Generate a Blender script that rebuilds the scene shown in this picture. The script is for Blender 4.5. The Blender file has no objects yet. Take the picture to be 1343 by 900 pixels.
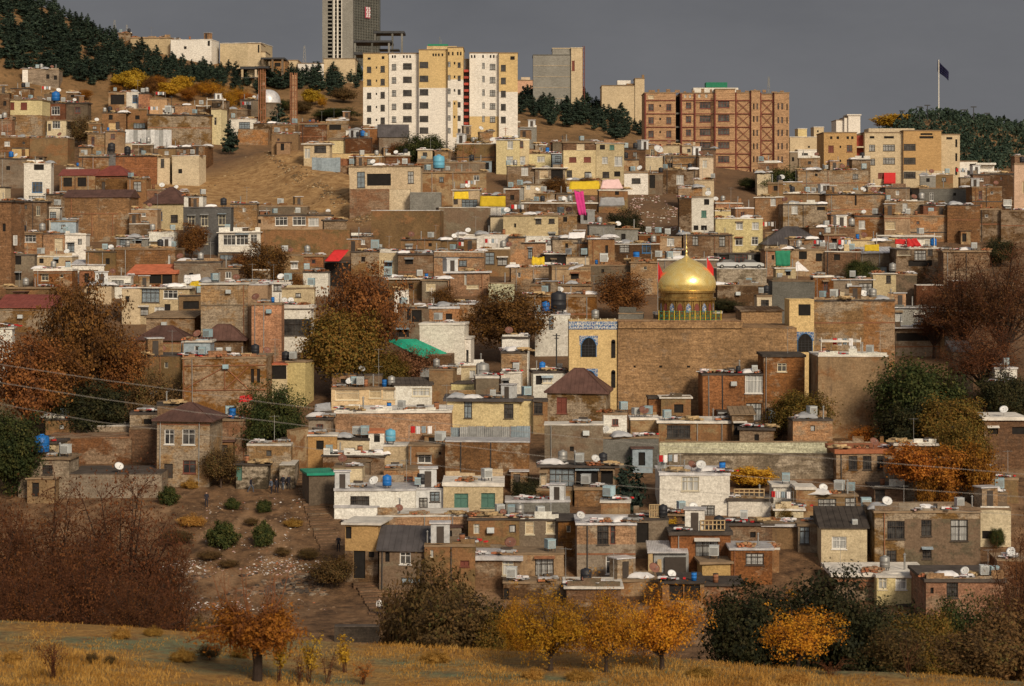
import bpy, bmesh, math, random
import numpy as np
from mathutils import Vector, Matrix, noise
R = random.Random(11)
F, CX, HY = 3000.0, 671.5, 300.0      # lens in photo pixels, optical axis in the photo
SC = bpy.context.scene
C = SC.collection
rad = math.radians

# ------------------------------------------------------------------ scene helpers
def link(o, parent=None):
    C.objects.link(o)
    if parent is not None: o.parent = parent
    return o

def empty(name, loc, rz=0.0, sc=None):
    o = bpy.data.objects.new(name, None); C.objects.link(o)
    o.location = loc; o.rotation_euler = (0, 0, rz); o.empty_display_size = 0.3
    if sc is not None: o.scale = sc
    return o

LABELS = {}
def tag(o, label, cat, group=None, kind=None):
    if label: o['label'] = label
    if cat: o['category'] = cat
    if group: o['group'] = group
    if kind: o['kind'] = kind
    if label:
        LABELS.setdefault(label, []).append(o)
    return o

class MB:
    """collects polygons, then links them as one mesh"""
    def __init__(s): s.v = []; s.f = []; s.m = []
    def poly(s, pts, m=0):
        n = len(s.v); s.v += [tuple(p) for p in pts]; s.f.append(tuple(range(n, n + len(pts)))); s.m.append(m)
    def box(s, x0, x1, y0, y1, z0, z1, m=0, rz=0.0, c=None):
        p = [(x0,y0,z0),(x1,y0,z0),(x1,y1,z0),(x0,y1,z0),(x0,y0,z1),(x1,y0,z1),(x1,y1,z1),(x0,y1,z1)]
        if rz:
            cx, cy = c if c else ((x0+x1)/2, (y0+y1)/2); ca, sa = math.cos(rz), math.sin(rz)
            p = [(cx+(a-cx)*ca-(b-cy)*sa, cy+(a-cx)*sa+(b-cy)*ca, z) for a, b, z in p]
        n = len(s.v); s.v += p
        for q in ((0,3,2,1),(4,5,6,7),(0,1,5,4),(1,2,6,5),(2,3,7,6),(3,0,4,7)):
            s.f.append(tuple(n+i for i in q)); s.m.append(m)
    def bar(s, a, b, w, m=0, h=None):
        """square bar from a to b"""
        s.tube([a, b], [w*.7, w*.7], 4, m)
    def tube(s, pts, rs, k=6, m=0, cap=True):
        pts = [Vector(p) for p in pts]; n0 = len(s.v); up0 = None
        for i, p in enumerate(pts):
            d = (pts[min(i+1, len(pts)-1)] - pts[max(i-1, 0)])
            if d.length < 1e-9: d = Vector((0,0,1))
            d.normalize()
            a = d.orthogonal().normalized() if up0 is None else (up0 - d*up0.dot(d))
            if a.length < 1e-6: a = d.orthogonal()
            a.normalize(); up0 = a; b = d.cross(a)
            for j in range(k):
                t = 2*math.pi*(j+.5)/k
                s.v.append(tuple(p + (a*math.cos(t)+b*math.sin(t))*rs[i]))
        for i in range(len(pts)-1):
            for j in range(k):
                s.f.append((n0+i*k+j, n0+i*k+(j+1)%k, n0+(i+1)*k+(j+1)%k, n0+(i+1)*k+j)); s.m.append(m)
        if cap:
            s.f.append(tuple(n0+j for j in reversed(range(k)))); s.m.append(m)
            e = n0+(len(pts)-1)*k; s.f.append(tuple(e+j for j in range(k))); s.m.append(m)
    def lathe(s, prof, k=16, m=0, c=(0,0,0)):
        n0 = len(s.v)
        for r, z in prof:
            for j in range(k):
                t = 2*math.pi*j/k; s.v.append((c[0]+r*math.cos(t), c[1]+r*math.sin(t), c[2]+z))
        for i in range(len(prof)-1):
            for j in range(k):
                s.f.append((n0+i*k+j, n0+i*k+(j+1)%k, n0+(i+1)*k+(j+1)%k, n0+(i+1)*k+j)); s.m.append(m)
    def mesh(s, name, mats, smooth=False):
        me = bpy.data.meshes.new(name); me.from_pydata(s.v, [], s.f)
        for m in (mats if isinstance(mats, (list, tuple)) else [mats]): me.materials.append(m)
        if len(set(s.m)) > 1: me.polygons.foreach_set('material_index', s.m)
        if smooth: me.polygons.foreach_set('use_smooth', [True]*len(s.f))
        me.update(); return me
    def build(s, name, mats, parent=None, smooth=False, loc=None, rz=0):
        o = bpy.data.objects.new(name, s.mesh(name, mats, smooth)); link(o, parent)
        if loc is not None: o.location = loc
        if rz: o.rotation_euler[2] = rz
        return o

def add(name, me, parent=None, loc=(0,0,0), rz=0.0, sc=None):
    o = bpy.data.objects.new(name, me); link(o, parent); o.location = loc; o.rotation_euler = (0,0,rz)
    if sc is not None: o.scale = sc
    return o

def copy_tree(o, parent=None):
    c = o.copy(); C.objects.link(c)
    if parent is not None: c.parent = parent
    for ch in list(o.children): copy_tree(ch, c)
    return c

# ------------------------------------------------------------------ terrain (camera at the origin, z up, looking along +Y)
PY = [-400,-40,0,30,60,80,90,110,150,200,215,230,245,260,300,340,375,420,460,500,540]
PZ = [12,-1.7,-1.7,-7.2,-14.6,-15.9,-16,-22,-33,-38,-37.6,-37.5,-34.2,-31,-24.5,-18,-12.5,-5.5,1,8,16.5]
RX = [-300,0,60,110,160,230,300,345,420,480,700,780,845,950,1040,1190,1343,1650]
RYP= [-120,-18,10,34,54,72,86,96,100,106,124,138,160,190,222,240,250,255]
DX = [850,1040,1343,1650]
DZ = [0,4.5,8,8.5]
def ip(x, xs, ys):
    if x <= xs[0]: return ys[0]
    for i in range(1, len(xs)):
        if x <= xs[i]:
            t = (x-xs[i-1])/(xs[i]-xs[i-1]); return ys[i-1]+(ys[i]-ys[i-1])*t
    return ys[-1]
def sstep(t):
    t = min(1, max(0, t)); return t*t*(3-2*t)
def zt(X, Y):
    if Y <= 540:
        z = ip(Y, PY, PZ)
        if -10 < Y < 125:
            w = sstep((Y+10)/70)*(1-sstep((Y-95)/30))
            z += w*(-0.059*X - 0.47)
            z += w*0.35*noise.noise(Vector((X*.11, Y*.08, 3)))
            if Y > 60: z += w*(.5*noise.noise(Vector((X*.05+7, Y*.03, 1))))
        elif Y > 180:
            z += 0.35*noise.noise(Vector((X*.06, Y*.06, 9)))
            if 430 < Y < 545 and -80 < X < 0:
                t = min(1, max(0, ((X+57)*31+(Y-538)*-73)/6290))
                dd = math.hypot(X+57-31*t, Y-538+73*t); z += 4.8*math.exp(-(dd/9)**2)*min(1, (545-Y)/15)*(.8+.5*noise.noise(Vector((X*.15,Y*.1,2))))
            if Y > 440: z -= ip(CX+F*X/Y, DX, DZ)*sstep((Y-440)/100)
        return z
    px = CX + F*X/Y
    rz = (HY - ip(px, RX, RYP))/F*680
    if Y <= 680:
        t = (Y-540)/140; t = 0.55*t+0.45*sstep(t)
        z0 = 16.5-ip(px, DX, DZ); z = z0+(rz-z0)*t
        return z + 0.8*noise.noise(Vector((X*.03, Y*.03, 5)))*sstep((Y-540)/40)
    k = sstep((Y-680)/250)
    z = rz*(1-k) + 22*k
    sx = 105 if X > 203 else 30
    hb = math.exp(-((X-203)/sx)**2)*math.exp(-((Y-1150)/130)**2)*33
    return z + hb

def atD(px, D):
    X = (px-CX)/F*D; return Vector((X, D, zt(X, D)))
def at(px, py, start=195.0):
    u = (px-CX)/F; w = (HY-py)/F
    Y = start; st = 3.0; prev = None
    while Y < 1400:
        g = w*Y - zt(u*Y, Y)
        if g <= 0 and prev is not None and prev > 0:
            a, b = Y-st, Y
            for _ in range(18):
                m = (a+b)/2
                if w*m - zt(u*m, m) > 0: a = m
                else: b = m
            return Vector((u*b, b, zt(u*b, b)))
        if prev is None and g <= 0: return Vector((u*Y, Y, zt(u*Y, Y)))
        prev = g; Y += st
    Y = 676.0
    return Vector((u*Y, Y, zt(u*Y, Y)))
TO = {'0': (0, 0), '1': (330, 220), '2': (660, 440), '3': (993, 665)}
K = 350/1340.0
def tx(t, x): return TO[t[0]][0] + x*K
def ty(t, y): return TO[t[1]][1] + y*K

# ------------------------------------------------------------------ materials
def new_mat(name):
    m = bpy.data.materials.new(name); m.use_nodes = True
    nt = m.node_tree; b = nt.nodes['Principled BSDF']
    b.inputs['Specular IOR Level'].default_value = 0.25
    return m, nt, b
def nd(nt, t, **kw):
    n = nt.nodes.new(t)
    for k, v in kw.items():
        if k in n.inputs.keys(): n.inputs[k].default_value = v
        else: setattr(n, k, v)
    return n
def mth(nt, op, a, b=None, c=None):
    n = nt.nodes.new('ShaderNodeMath'); n.operation = op
    for i, x in enumerate((a, b, c)):
        if x is None: continue
        if isinstance(x, (int, float)): n.inputs[i].default_value = x
        else: nt.links.new(x, n.inputs[i])
    return n.outputs[0]
def mixc(nt, f, a, b, mode='MIX'):
    n = nt.nodes.new('ShaderNodeMix'); n.data_type = 'RGBA'; n.blend_type = mode
    for i, x in ((0, f), (6, a), (7, b)):
        if isinstance(x, (int, float)): n.inputs[i].default_value = x
        elif isinstance(x, tuple): n.inputs[i].default_value = (*x[:3], 1)
        else: nt.links.new(x, n.inputs[i])
    return n.outputs[2]
def rng(nt, x, a, b, lo=0.0, hi=1.0):
    n = nt.nodes.new('ShaderNodeMapRange'); n.clamp = True
    nt.links.new(x, n.inputs[0])
    for i, v in enumerate((a, b, lo, hi)): n.inputs[i+1].default_value = v
    return n.outputs[0]
def noi(nt, vec, sc, det=3.0, rough=.55, mul=None):
    if mul:
        mp = nt.nodes.new('ShaderNodeVectorMath'); mp.operation = 'MULTIPLY'
        nt.links.new(vec, mp.inputs[0]); mp.inputs[1].default_value = mul; vec = mp.outputs[0]
    n = nt.nodes.new('ShaderNodeTexNoise'); nt.links.new(vec, n.inputs['Vector'])
    n.inputs['Scale'].default_value = sc; n.inputs['Detail'].default_value = det; n.inputs['Roughness'].default_value = rough
    return n.outputs['Fac']
def objvec(nt):
    tc = nt.nodes.new('ShaderNodeTexCoord'); oi = nt.nodes.new('ShaderNodeObjectInfo')
    s = nt.nodes.new('ShaderNodeVectorMath'); s.operation = 'ADD'
    m = mth(nt, 'MULTIPLY', oi.outputs['Random'], 173.0)
    nt.links.new(tc.outputs['Object'], s.inputs[0]); nt.links.new(m, s.inputs[1])
    return s.outputs[0], oi.outputs['Random'], tc.outputs['Object']

WARGS = {}
def even(key):
    k = key+'#'
    if k not in M:
        n = M[key].name
        if n not in WARGS: return key
        c, kw = WARGS[n]; M[k] = wall_mat(n, c, fixed=True, **{**kw, 'stainamt': kw['stainamt']*.6, 'var': kw['var']*.6})
    return k
def wall_mat(name, col, brick=0.0, stain=(.10,.07,.05), stainamt=.55, var=.25, rough=.9, patch=None, patchamt=0.0, streak=1.0, fixed=False):
    WARGS[name] = (col, dict(brick=brick, stain=stain, stainamt=stainamt, var=var, rough=rough, patch=patch, patchamt=patchamt))
    m, nt, b = new_mat(name + ('_even' if fixed else ''))
    v, rnd, ov = objvec(nt)
    if fixed: v = nt.nodes.new('ShaderNodeNewGeometry').outputs['Position']
    c = tuple(col)
    big = noi(nt, v, .22, 4, .6)
    lo = tuple(x*(1-var*1.1) for x in c); hi = tuple(min(.85, x*(1+var)) for x in c)
    col1 = mixc(nt, rng(nt, big, .3, .7), lo, hi)
    # per building tone
    r2 = nt.nodes.new('ShaderNodeTexWhiteNoise'); r2.noise_dimensions = '1D'; nt.links.new(rnd, r2.inputs['W'])
    tone = rng(nt, r2.outputs['Value'], 0, 1, *((.84, 1.06) if max(c) > .5 else (.40, 1.12)))
    hs = nt.nodes.new('ShaderNodeHueSaturation'); nt.links.new(col1, hs.inputs['Color']); cc = hs.outputs['Color']
    if not fixed:
        nt.links.new(tone, hs.inputs['Value'])
        nt.links.new(rng(nt, rnd, 0, 1, .492, .512), hs.inputs['Hue']); nt.links.new(rng(nt, r2.outputs['Value'], 0, 1, 1.08, .82), hs.inputs['Saturation'])
    if patch:
        pm = noi(nt, v, .28, 6, .72, (1,1,1.5))
        th_ = mth(nt, 'MULTIPLY', rnd, .16) if not fixed else .0
        cc = mixc(nt, rng(nt, mth(nt, 'ADD', pm, th_), .645-.2*patchamt, .73-.2*patchamt), cc, patch)
    # horizontal course unevenness and fine grain
    hb = noi(nt, v, 1.0, 3, .6, (.35,.35,5.0))
    cc = mixc(nt, .75, cc, mixc(nt, rng(nt, hb, .3, .7), (.62,.60,.58), (1.15,1.14,1.12)), 'MULTIPLY') if brick else cc
    fg = noi(nt, v, 5.0, 3, .7)
    cc = mixc(nt, .95 if brick else .6, cc, mixc(nt, rng(nt, fg, .3, .7), (.52,.49,.46), (1.34,1.34,1.33)), 'MULTIPLY')
    mg = noi(nt, v, 1.6, 4, .7, (.8,.8,1.6)); cc = mixc(nt, .8 if brick else .5, cc, mixc(nt, rng(nt, mg, .34, .66), (.68,.65,.62), (1.22,1.21,1.2)), 'MULTIPLY')
    if brick:
        sx = nt.nodes.new('ShaderNodeSeparateXYZ'); nt.links.new(ov, sx.inputs[0])
        cb = nt.nodes.new('ShaderNodeCombineXYZ'); nt.links.new(mth(nt, 'ADD', sx.outputs[0], sx.outputs[1]), cb.inputs[0]); nt.links.new(sx.outputs[2], cb.inputs[1])
        bk = nt.nodes.new('ShaderNodeTexBrick'); nt.links.new(cb.outputs[0], bk.inputs['Vector'])
        bk.inputs['Scale'].default_value = 1.0; bk.inputs['Brick Width'].default_value = .26; bk.inputs['Row Height'].default_value = .09
        bk.inputs['Mortar Size'].default_value = .012
        bk.inputs['Color1'].default_value = (1.25,1.2,1.15,1); bk.inputs['Color2'].default_value = (.62,.6,.6,1); bk.inputs['Mortar'].default_value = (1.1,1.12,1.15,1)
        cc = mixc(nt, brick, cc, bk.outputs['Color'], 'MULTIPLY')
    # run-off stains
    st = noi(nt, v, 1.0, 4, .65, (1.6,1.6,.16)); pt = noi(nt, v, .5, 3, .6)
    sf = mth(nt, 'MULTIPLY', rng(nt, st, .54, .74), rng(nt, pt, .4, .62, .1, 1))
    cc = mixc(nt, mth(nt, 'MULTIPLY', sf, stainamt*streak), cc, stain)
    gr = noi(nt, v, 1.3, 5, .7)
    cc = mixc(nt, mth(nt, 'MULTIPLY', rng(nt, gr, .58, .72), stainamt*.6), cc, stain)
    nt.links.new(cc, b.inputs['Base Color']); b.inputs['Roughness'].default_value = rough
    bp = nt.nodes.new('ShaderNodeBump'); bp.inputs['Strength'].default_value = .5; bp.inputs['Distance'].default_value = .06
    nt.links.new(mth(nt, 'ADD', hb, fg), bp.inputs['Height']); nt.links.new(bp.outputs[0], b.inputs['Normal'])
    return m

def simple(name, col, rough=.8, var=.25, metal=0.0, sc=2.0, spec=.25, tone=(.8,1.15)):
    m, nt, b = new_mat(name)
    v, rnd, ov = objvec(nt)
    n = noi(nt, v, sc, 4, .65)
    c = mixc(nt, rng(nt, n, .3, .7), tuple(x*(1-var) for x in col), tuple(min(.9, x*(1+var)) for x in col))
    c = mixc(nt, 1.0, c, mixc(nt, rnd, (tone[0],)*3, (tone[1],)*3), 'MULTIPLY')
    nt.links.new(c, b.inputs['Base Color']); b.inputs['Roughness'].default_value = rough
    b.inputs['Metallic'].default_value = metal; b.inputs['Specular IOR Level'].default_value = spec
    return m

M = {}
def build_materials():
    W = wall_mat
    tanp = (.40,.28,.17)
    M['bt'] = W('tan_brick', (.37,.205,.088), .5, patch=(.36,.29,.21), patchamt=.3, stainamt=.72)
    M['bo'] = W('orange_brick', (.42,.185,.065), .5, patch=(.36,.26,.17), patchamt=.22, stainamt=.7)
    M['br'] = W('red_brown_brick', (.28,.12,.055), .5, patch=(.30,.21,.14), patchamt=.3, stainamt=.7)
    M['bb'] = W('brown_brick', (.22,.125,.062), .5, patch=(.28,.21,.145), patchamt=.35, stainamt=.7)
    M['mp'] = W('mud_plaster', (.37,.24,.118), 0, patch=(.26,.135,.06), patchamt=.38, stainamt=.75)
    M['cg'] = W('cement_render', (.27,.21,.145), 0, stainamt=.72, patch=(.19,.13,.085), patchamt=.38)
    M['cr'] = W('cream_stucco', (.60,.48,.31), 0, stain=(.22,.15,.09), stainamt=.6, var=.12)
    M['py'] = W('pale_yellow_stucco', (.66,.54,.28), 0, stain=(.3,.2,.1), stainamt=.4, var=.10)
    M['ye'] = W('yellow_stucco', (.66,.48,.23), 0, stain=(.3,.17,.07), stainamt=.4, var=.12)
    M['og'] = W('ochre_stucco', (.51,.32,.14), 0, stain=(.3,.15,.06), stainamt=.4, var=.12)
    M['wh'] = W('white_plaster', (.80,.76,.69), 0, stain=(.32,.25,.17), stainamt=.7, var=.10)
    M['ww'] = W('white_render', (.81,.76,.68), 0, stain=(.35,.3,.25), stainamt=.35, var=.06)
    M['gr'] = W('grey_stucco', (.18,.175,.17), 0, stain=(.1,.1,.1), stainamt=.4, var=.12)
    M['gc'] = W('grey_concrete', (.27,.26,.23), 0, stain=(.12,.11,.1), stainamt=.55, var=.2)
    M['st'] = W('field_stone', (.27,.21,.145), .2, stain=(.09,.06,.04), stainamt=.7, var=.45, patch=(.42,.36,.28), patchamt=.2)
    M['lg'] = W('pale_green_tiles', (.58,.58,.40), .15, stain=(.3,.27,.18), stainamt=.35, var=.08)
    M['fb1'] = W('flats_brick', (.50,.315,.18), .4, stainamt=.35, var=.14)
    M['sd'] = W('dark_stone', (.085,.065,.05), .2, stainamt=.5, var=.4)
    M['bs'] = W('shrine_brick', (.36,.225,.115), .6, patch=(.29,.20,.125), patchamt=.4, stainamt=.8, fixed=True)
    M['pk'] = W('pink_stucco', (.60,.36,.24), 0, stainamt=.3, var=.1)
    M['dk'] = simple('dark_recess', (.02,.017,.015), .9)  # near-black colour paints the shade inside openings and recesses
    M['rdark'] = simple('bitumen_roof', (.075,.06,.05), .85, .4, sc=.8)
    M['rearth'] = simple('straw_clay_roof', (.26,.18,.11), .95, .3, sc=.8)
    M['rwhite'] = simple('lime_washed_roof', (.66,.61,.54), .8, .3, sc=.9)
    M['rfoil'] = simple('foil_roofing', (.62,.6,.6), .45, .3, metal=.3, sc=1.2)
    M['rbrown'] = simple('rusty_sheet_roof', (.105,.055,.043), .6, .35, sc=.6)
    M['rgrey'] = simple('dark_sheet_roof', (.085,.075,.075), .6, .3, sc=.6)
    M['rred'] = simple('red_sheet_roof', (.42,.07,.045), .55, .25, sc=.8)
    M['rmar'] = simple('maroon_sheet_roof', (.22,.06,.045), .55, .25, sc=.8)
    M['rtile'] = simple('orange_red_roof', (.5,.15,.075), .7, .25, sc=.8)
    M['rteal'] = simple('teal_sheet', (.02,.30,.19), .5, .25, sc=.8)
    M['fw'] = simple('white_frame', (.74,.72,.68), .5, .08)
    M['fc'] = simple('cream_frame', (.66,.58,.42), .6, .08)
    M['fr'] = simple('red_brown_frame', (.20,.06,.04), .6, .15)
    M['fk'] = simple('dark_steel_frame', (.07,.055,.045), .5, .15)
    M['ft'] = simple('teal_shutter', (.09,.19,.15), .6, .15)
    M['fb'] = simple('blue_paint', (.05,.17,.36), .5, .2)
    M['glass'], nt, b = new_mat('window_glass')
    v, rnd, ov = objvec(nt)
    n = noi(nt, v, .9, 2)
    nt.links.new(mixc(nt, rng(nt, n, .4, .6), (.025,.025,.027), (.09,.085,.08)), b.inputs['Base Color'])
    b.inputs['Roughness'].default_value = .12; b.inputs['Specular IOR Level'].default_value = .5
    M['curt'], nt, b = new_mat('curtained_glass')
    v, rnd, ov = objvec(nt); n = noi(nt, v, 1.0, 2, .5, (5,5,.3))
    nt.links.new(mixc(nt, rng(nt, n, .35, .65), (.28,.28,.27), (.58,.57,.54)), b.inputs['Base Color'])
    b.inputs['Roughness'].default_value = .25; b.inputs['Specular IOR Level'].default_value = .5
    M['metal'] = simple('grey_corrugated_iron', (.33,.33,.32), .5, .25, metal=.2)
    M['mwhite'] = simple('white_corrugated_iron', (.62,.62,.61), .5, .25, metal=.1)
    M['mblue'] = simple('blue_grey_sheet', (.30,.36,.40), .5, .25, metal=.1)
    M['mrust'] = simple('rusted_iron', (.28,.12,.06), .8, .35)
    M['steel'] = simple('red_oxide_steel', (.20,.062,.045), .7, .25)
    M['dsteel'] = simple('dark_steel', (.05,.05,.052), .6, .25)
    M['mast'] = simple('galvanised_pipe', (.36,.35,.33), .5, .2, metal=.4)
    M['cool'] = simple('pale_cooler_paint', (.55,.57,.56), .5, .15)
    M['coolb'] = simple('blue_cooler_paint', (.34,.47,.52), .5, .15)
    M['dish'] = simple('dish_white', (.72,.71,.69), .45, .06)
    M['dishr'] = simple('dish_rust', (.22,.10,.07), .7, .15)
    M['blue'] = simple('blue_plastic', (.02,.16,.50), .45, .12)
    M['lblue'] = simple('light_blue_plastic', (.12,.36,.50), .45, .12)
    M['black'] = simple('black_plastic', (.03,.03,.035), .5, .15)
    M['yel'] = simple('yellow_cloth', (.68,.47,.03), .8, .12)
    M['pink'] = simple('pink_cloth', (.62,.05,.24), .8, .12)
    M['lpink'] = simple('pale_pink_cloth', (.68,.46,.44), .8, .1)
    M['red'] = simple('red_cloth', (.55,.03,.03), .75, .12)
    M['whitec'] = simple('white_tarpaulin', (.78,.75,.74), .6, .08)
    M['greyc'] = simple('grey_tarpaulin', (.40,.40,.41), .6, .15)
    M['greenc'] = simple('green_cloth', (.025,.20,.11), .75, .15)
    M['wood'] = simple('weathered_wood', (.26,.16,.09), .85, .3)
    M['pale_wood'] = simple('pale_planks', (.48,.34,.18), .85, .25)
    M['terra'] = simple('terracotta', (.42,.15,.07), .8, .2)
    M['navy'] = simple('navy_flag', (.012,.012,.045), .7, .1)
    M['skin'] = simple('skin', (.42,.25,.17), .6, .05)
    M['hair'] = simple('dark_hair', (.02,.015,.012), .6, .1)
    M['cloth1'] = simple('dark_jacket', (.025,.025,.035), .85, .15)
    M['cloth2'] = simple('grey_jeans', (.10,.12,.16), .85, .15)
    M['cloth3'] = simple('white_shirt', (.70,.68,.65), .8, .08)
    M['rubber'] = simple('tyre_rubber', (.02,.02,.02), .85, .1)
    M['carp'] = simple('silver_car_paint', (.55,.56,.57), .3, .05, metal=.3)
    M['carw'] = simple('pale_car_paint', (.66,.66,.64), .3, .05)
    # gold
    m, nt, b = new_mat('gilded_copper'); v, rnd, ov = objvec(nt)
    n = noi(nt, ov, 1.4, 4, .6)
    nt.links.new(mixc(nt, rng(nt, n, .3, .7), (.98,.68,.20), (1.0,.80,.34)), b.inputs['Base Color'])
    b.inputs['Metallic'].default_value = .6
    nt.links.new(rng(nt, n, .3, .7, .20, .32), b.inputs['Roughness'])
    
    M['gold'] = m
    m2 = m.copy(); m2.name = 'shaded_gilding'; M['gold_shade'] = m2  # darker gold copy: shadow beneath the dome put into the drum's colour
    for x in m2.node_tree.nodes:
        if x.type == 'MIX': x.inputs[6].default_value = (.30,.18,.06,1); x.inputs[7].default_value = (.52,.34,.12,1)
    m2.node_tree.nodes['Principled BSDF'].inputs['Metallic'].default_value = .75
    # blue tile panels with white arabesque marks
    m, nt, b = new_mat('blue_mosaic_tiles'); v, rnd, ov = objvec(nt)
    vo = nt.nodes.new('ShaderNodeTexVoronoi'); vo.feature = 'DISTANCE_TO_EDGE'; vo.inputs['Scale'].default_value = 2.4; nt.links.new(ov, vo.inputs['Vector'])
    n = noi(nt, ov, 3.0, 3)
    c = mixc(nt, rng(nt, n, .35, .65), (.05,.09,.24), (.16,.24,.36))
    c = mixc(nt, rng(nt, vo.outputs['Distance'], .03, .09, .8, 0), c, (.62,.58,.50))
    nt.links.new(c, b.inputs['Base Color']); b.inputs['Roughness'].default_value = .35
    M['mosaic'] = m
build_materials()
SUN_E, SKY_S, EXPO = 2.7, 0.1, 0.0
# ------------------------------------------------------------------ facades with real openings
REV = 0.22
def face_grid(mb, org, ux, width, z0, z1, holes, nin, mats=None, step=1.6, jit=.09, seed=0):
    """a wall face: org = left end at z 0, ux = unit vector along it, nin = inward normal; holes (x0,x1,z0,z1); mats (x0,x1,z0,z1,slot)"""
    mats = mats or []
    holes = [(max(.02,a), min(width-.02,b), max(z0+.02,c), min(z1-.06,d)) for a, b, c, d in holes]
    holes = [q for q in holes if q[1]-q[0] > .05 and q[3]-q[2] > .05]
    xs = {0.0, width}; zs = {z0, z1}
    n = max(1, int(width/step))
    for i in range(1, n): xs.add(width*i/n)
    for a, b, c, d in holes: xs |= {a, b}; zs |= {c, d}
    for a, b, c, d, s in mats:
        for q in (a, b):
            if 0 < q < width: xs.add(q)
        for q in (c, d):
            if z0 < q < z1: zs.add(q)
    def clean(s):
        s = sorted(s); o = [s[0]]
        for q in s[1:]:
            if q-o[-1] > 1e-4: o.append(q)
        return o
    xs, zs = clean(xs), clean(zs)
    P = lambda x, z, dn=0.0: (org[0]+ux[0]*x+nin[0]*dn, org[1]+ux[1]*x+nin[1]*dn, z)
    tj = [jit*noise.noise(Vector((x*.7+seed, seed*1.7, .3))) if 0 < i < len(xs)-1 else 0 for i, x in enumerate(xs)]
    for i in range(len(xs)-1):
        for k in range(len(zs)-1):
            xc, zc = (xs[i]+xs[i+1])/2, (zs[k]+zs[k+1])/2
            if any(a-1e-4 < xc < b+1e-4 and c-1e-4 < zc < d+1e-4 for a, b, c, d in holes): continue
            sl = 0
            for a, b, c, d, s in mats:
                if a <= xc <= b and c <= zc <= d: sl = s
            top = k == len(zs)-2
            mb.poly([P(xs[i], zs[k]), P(xs[i+1], zs[k]), P(xs[i+1], zs[k+1]+(tj[i+1] if top else 0)), P(xs[i], zs[k+1]+(tj[i] if top else 0))], sl)
    for a, b, c, d in holes:
        mb.poly([P(a,c), P(b,c), P(b,c,REV), P(a,c,REV)]); mb.poly([P(a,d,REV), P(b,d,REV), P(b,d), P(a,d)])
        mb.poly([P(a,c), P(a,c,REV), P(a,d,REV), P(a,d)]); mb.poly([P(b,c,REV), P(b,c), P(b,d), P(b,d,REV)])
    return holes

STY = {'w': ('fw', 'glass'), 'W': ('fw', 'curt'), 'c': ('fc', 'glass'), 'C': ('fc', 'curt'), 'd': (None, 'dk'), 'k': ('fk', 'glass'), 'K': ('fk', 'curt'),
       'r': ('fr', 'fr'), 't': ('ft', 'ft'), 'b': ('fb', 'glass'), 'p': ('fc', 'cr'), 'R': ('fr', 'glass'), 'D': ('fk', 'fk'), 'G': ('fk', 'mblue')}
WCACHE = {}
def window_meshes(sty, w, h):
    w, h = round(w, 1), round(h, 1); key = (sty, w, h)
    if key in WCACHE: return WCACHE[key]
    fm, pm = STY[sty]
    pane = MB(); y = REV-.03
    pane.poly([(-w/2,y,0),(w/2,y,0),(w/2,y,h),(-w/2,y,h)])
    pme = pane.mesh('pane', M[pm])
    fme = None
    if fm:
        f = MB(); t = min(.09, w*.12); y0, y1 = REV-.12, REV-.035
        f.box(-w/2, -w/2+t, y0, y1, 0, h); f.box(w/2-t, w/2, y0, y1, 0, h)
        f.box(-w/2+t, w/2-t, y0, y1, 0, t); f.box(-w/2+t, w/2-t, y0, y1, h-t, h)
        nm = 0 if sty in 'Dp' else max(1, int(round(w/.75))-1) if w > .75 else 0
        for i in range(nm):
            x = -w/2+w*(i+1)/(nm+1); f.box(x-t*.35, x+t*.35, y0+.01, y1, t, h-t)
        if h > 1.0 and sty not in 'D':
            z = h*.68; f.box(-w/2+t, w/2-t, y0+.012, y1-.003, z-t*.3, z+t*.3)
        if w > .7 and sty not in 'D': f.box(-w/2-.08, w/2+.08, -.09, REV-.125, -.1, -.004)
        if sty in 'kKG' and h > .8:
            k = int(w/.22)
            for i in range(1, k): f.box(-w/2+w*i/k-.012, -w/2+w*i/k+.012, -.06, -.035, .02, h-.02)
            f.box(-w/2, w/2, -.062, -.034, h*.33, h*.33+.03); f.box(-w/2, w/2, -.062, -.034, h*.7, h*.7+.03)
        fme = f.mesh('window_frame', M[fm])
    WCACHE[key] = (fme, pme, w, h)
    return WCACHE[key]

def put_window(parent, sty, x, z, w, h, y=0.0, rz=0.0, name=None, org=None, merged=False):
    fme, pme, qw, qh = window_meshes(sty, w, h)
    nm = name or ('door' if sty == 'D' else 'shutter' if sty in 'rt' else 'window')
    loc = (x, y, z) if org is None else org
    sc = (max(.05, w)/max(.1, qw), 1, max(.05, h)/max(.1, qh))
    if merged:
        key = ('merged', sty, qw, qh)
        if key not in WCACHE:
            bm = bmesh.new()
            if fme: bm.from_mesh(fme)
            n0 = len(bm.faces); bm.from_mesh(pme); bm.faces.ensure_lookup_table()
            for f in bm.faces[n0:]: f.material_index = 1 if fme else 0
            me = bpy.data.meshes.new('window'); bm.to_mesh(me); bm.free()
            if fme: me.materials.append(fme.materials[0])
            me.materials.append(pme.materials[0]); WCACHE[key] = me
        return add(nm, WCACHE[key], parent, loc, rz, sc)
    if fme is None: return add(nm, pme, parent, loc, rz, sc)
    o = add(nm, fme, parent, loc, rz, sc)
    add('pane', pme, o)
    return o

HOUSES = []
def pick_roof(mat):
    return R.choices(['rdark','rearth','rwhite','rfoil'], [4,4,2.2,.8])[0]

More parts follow.
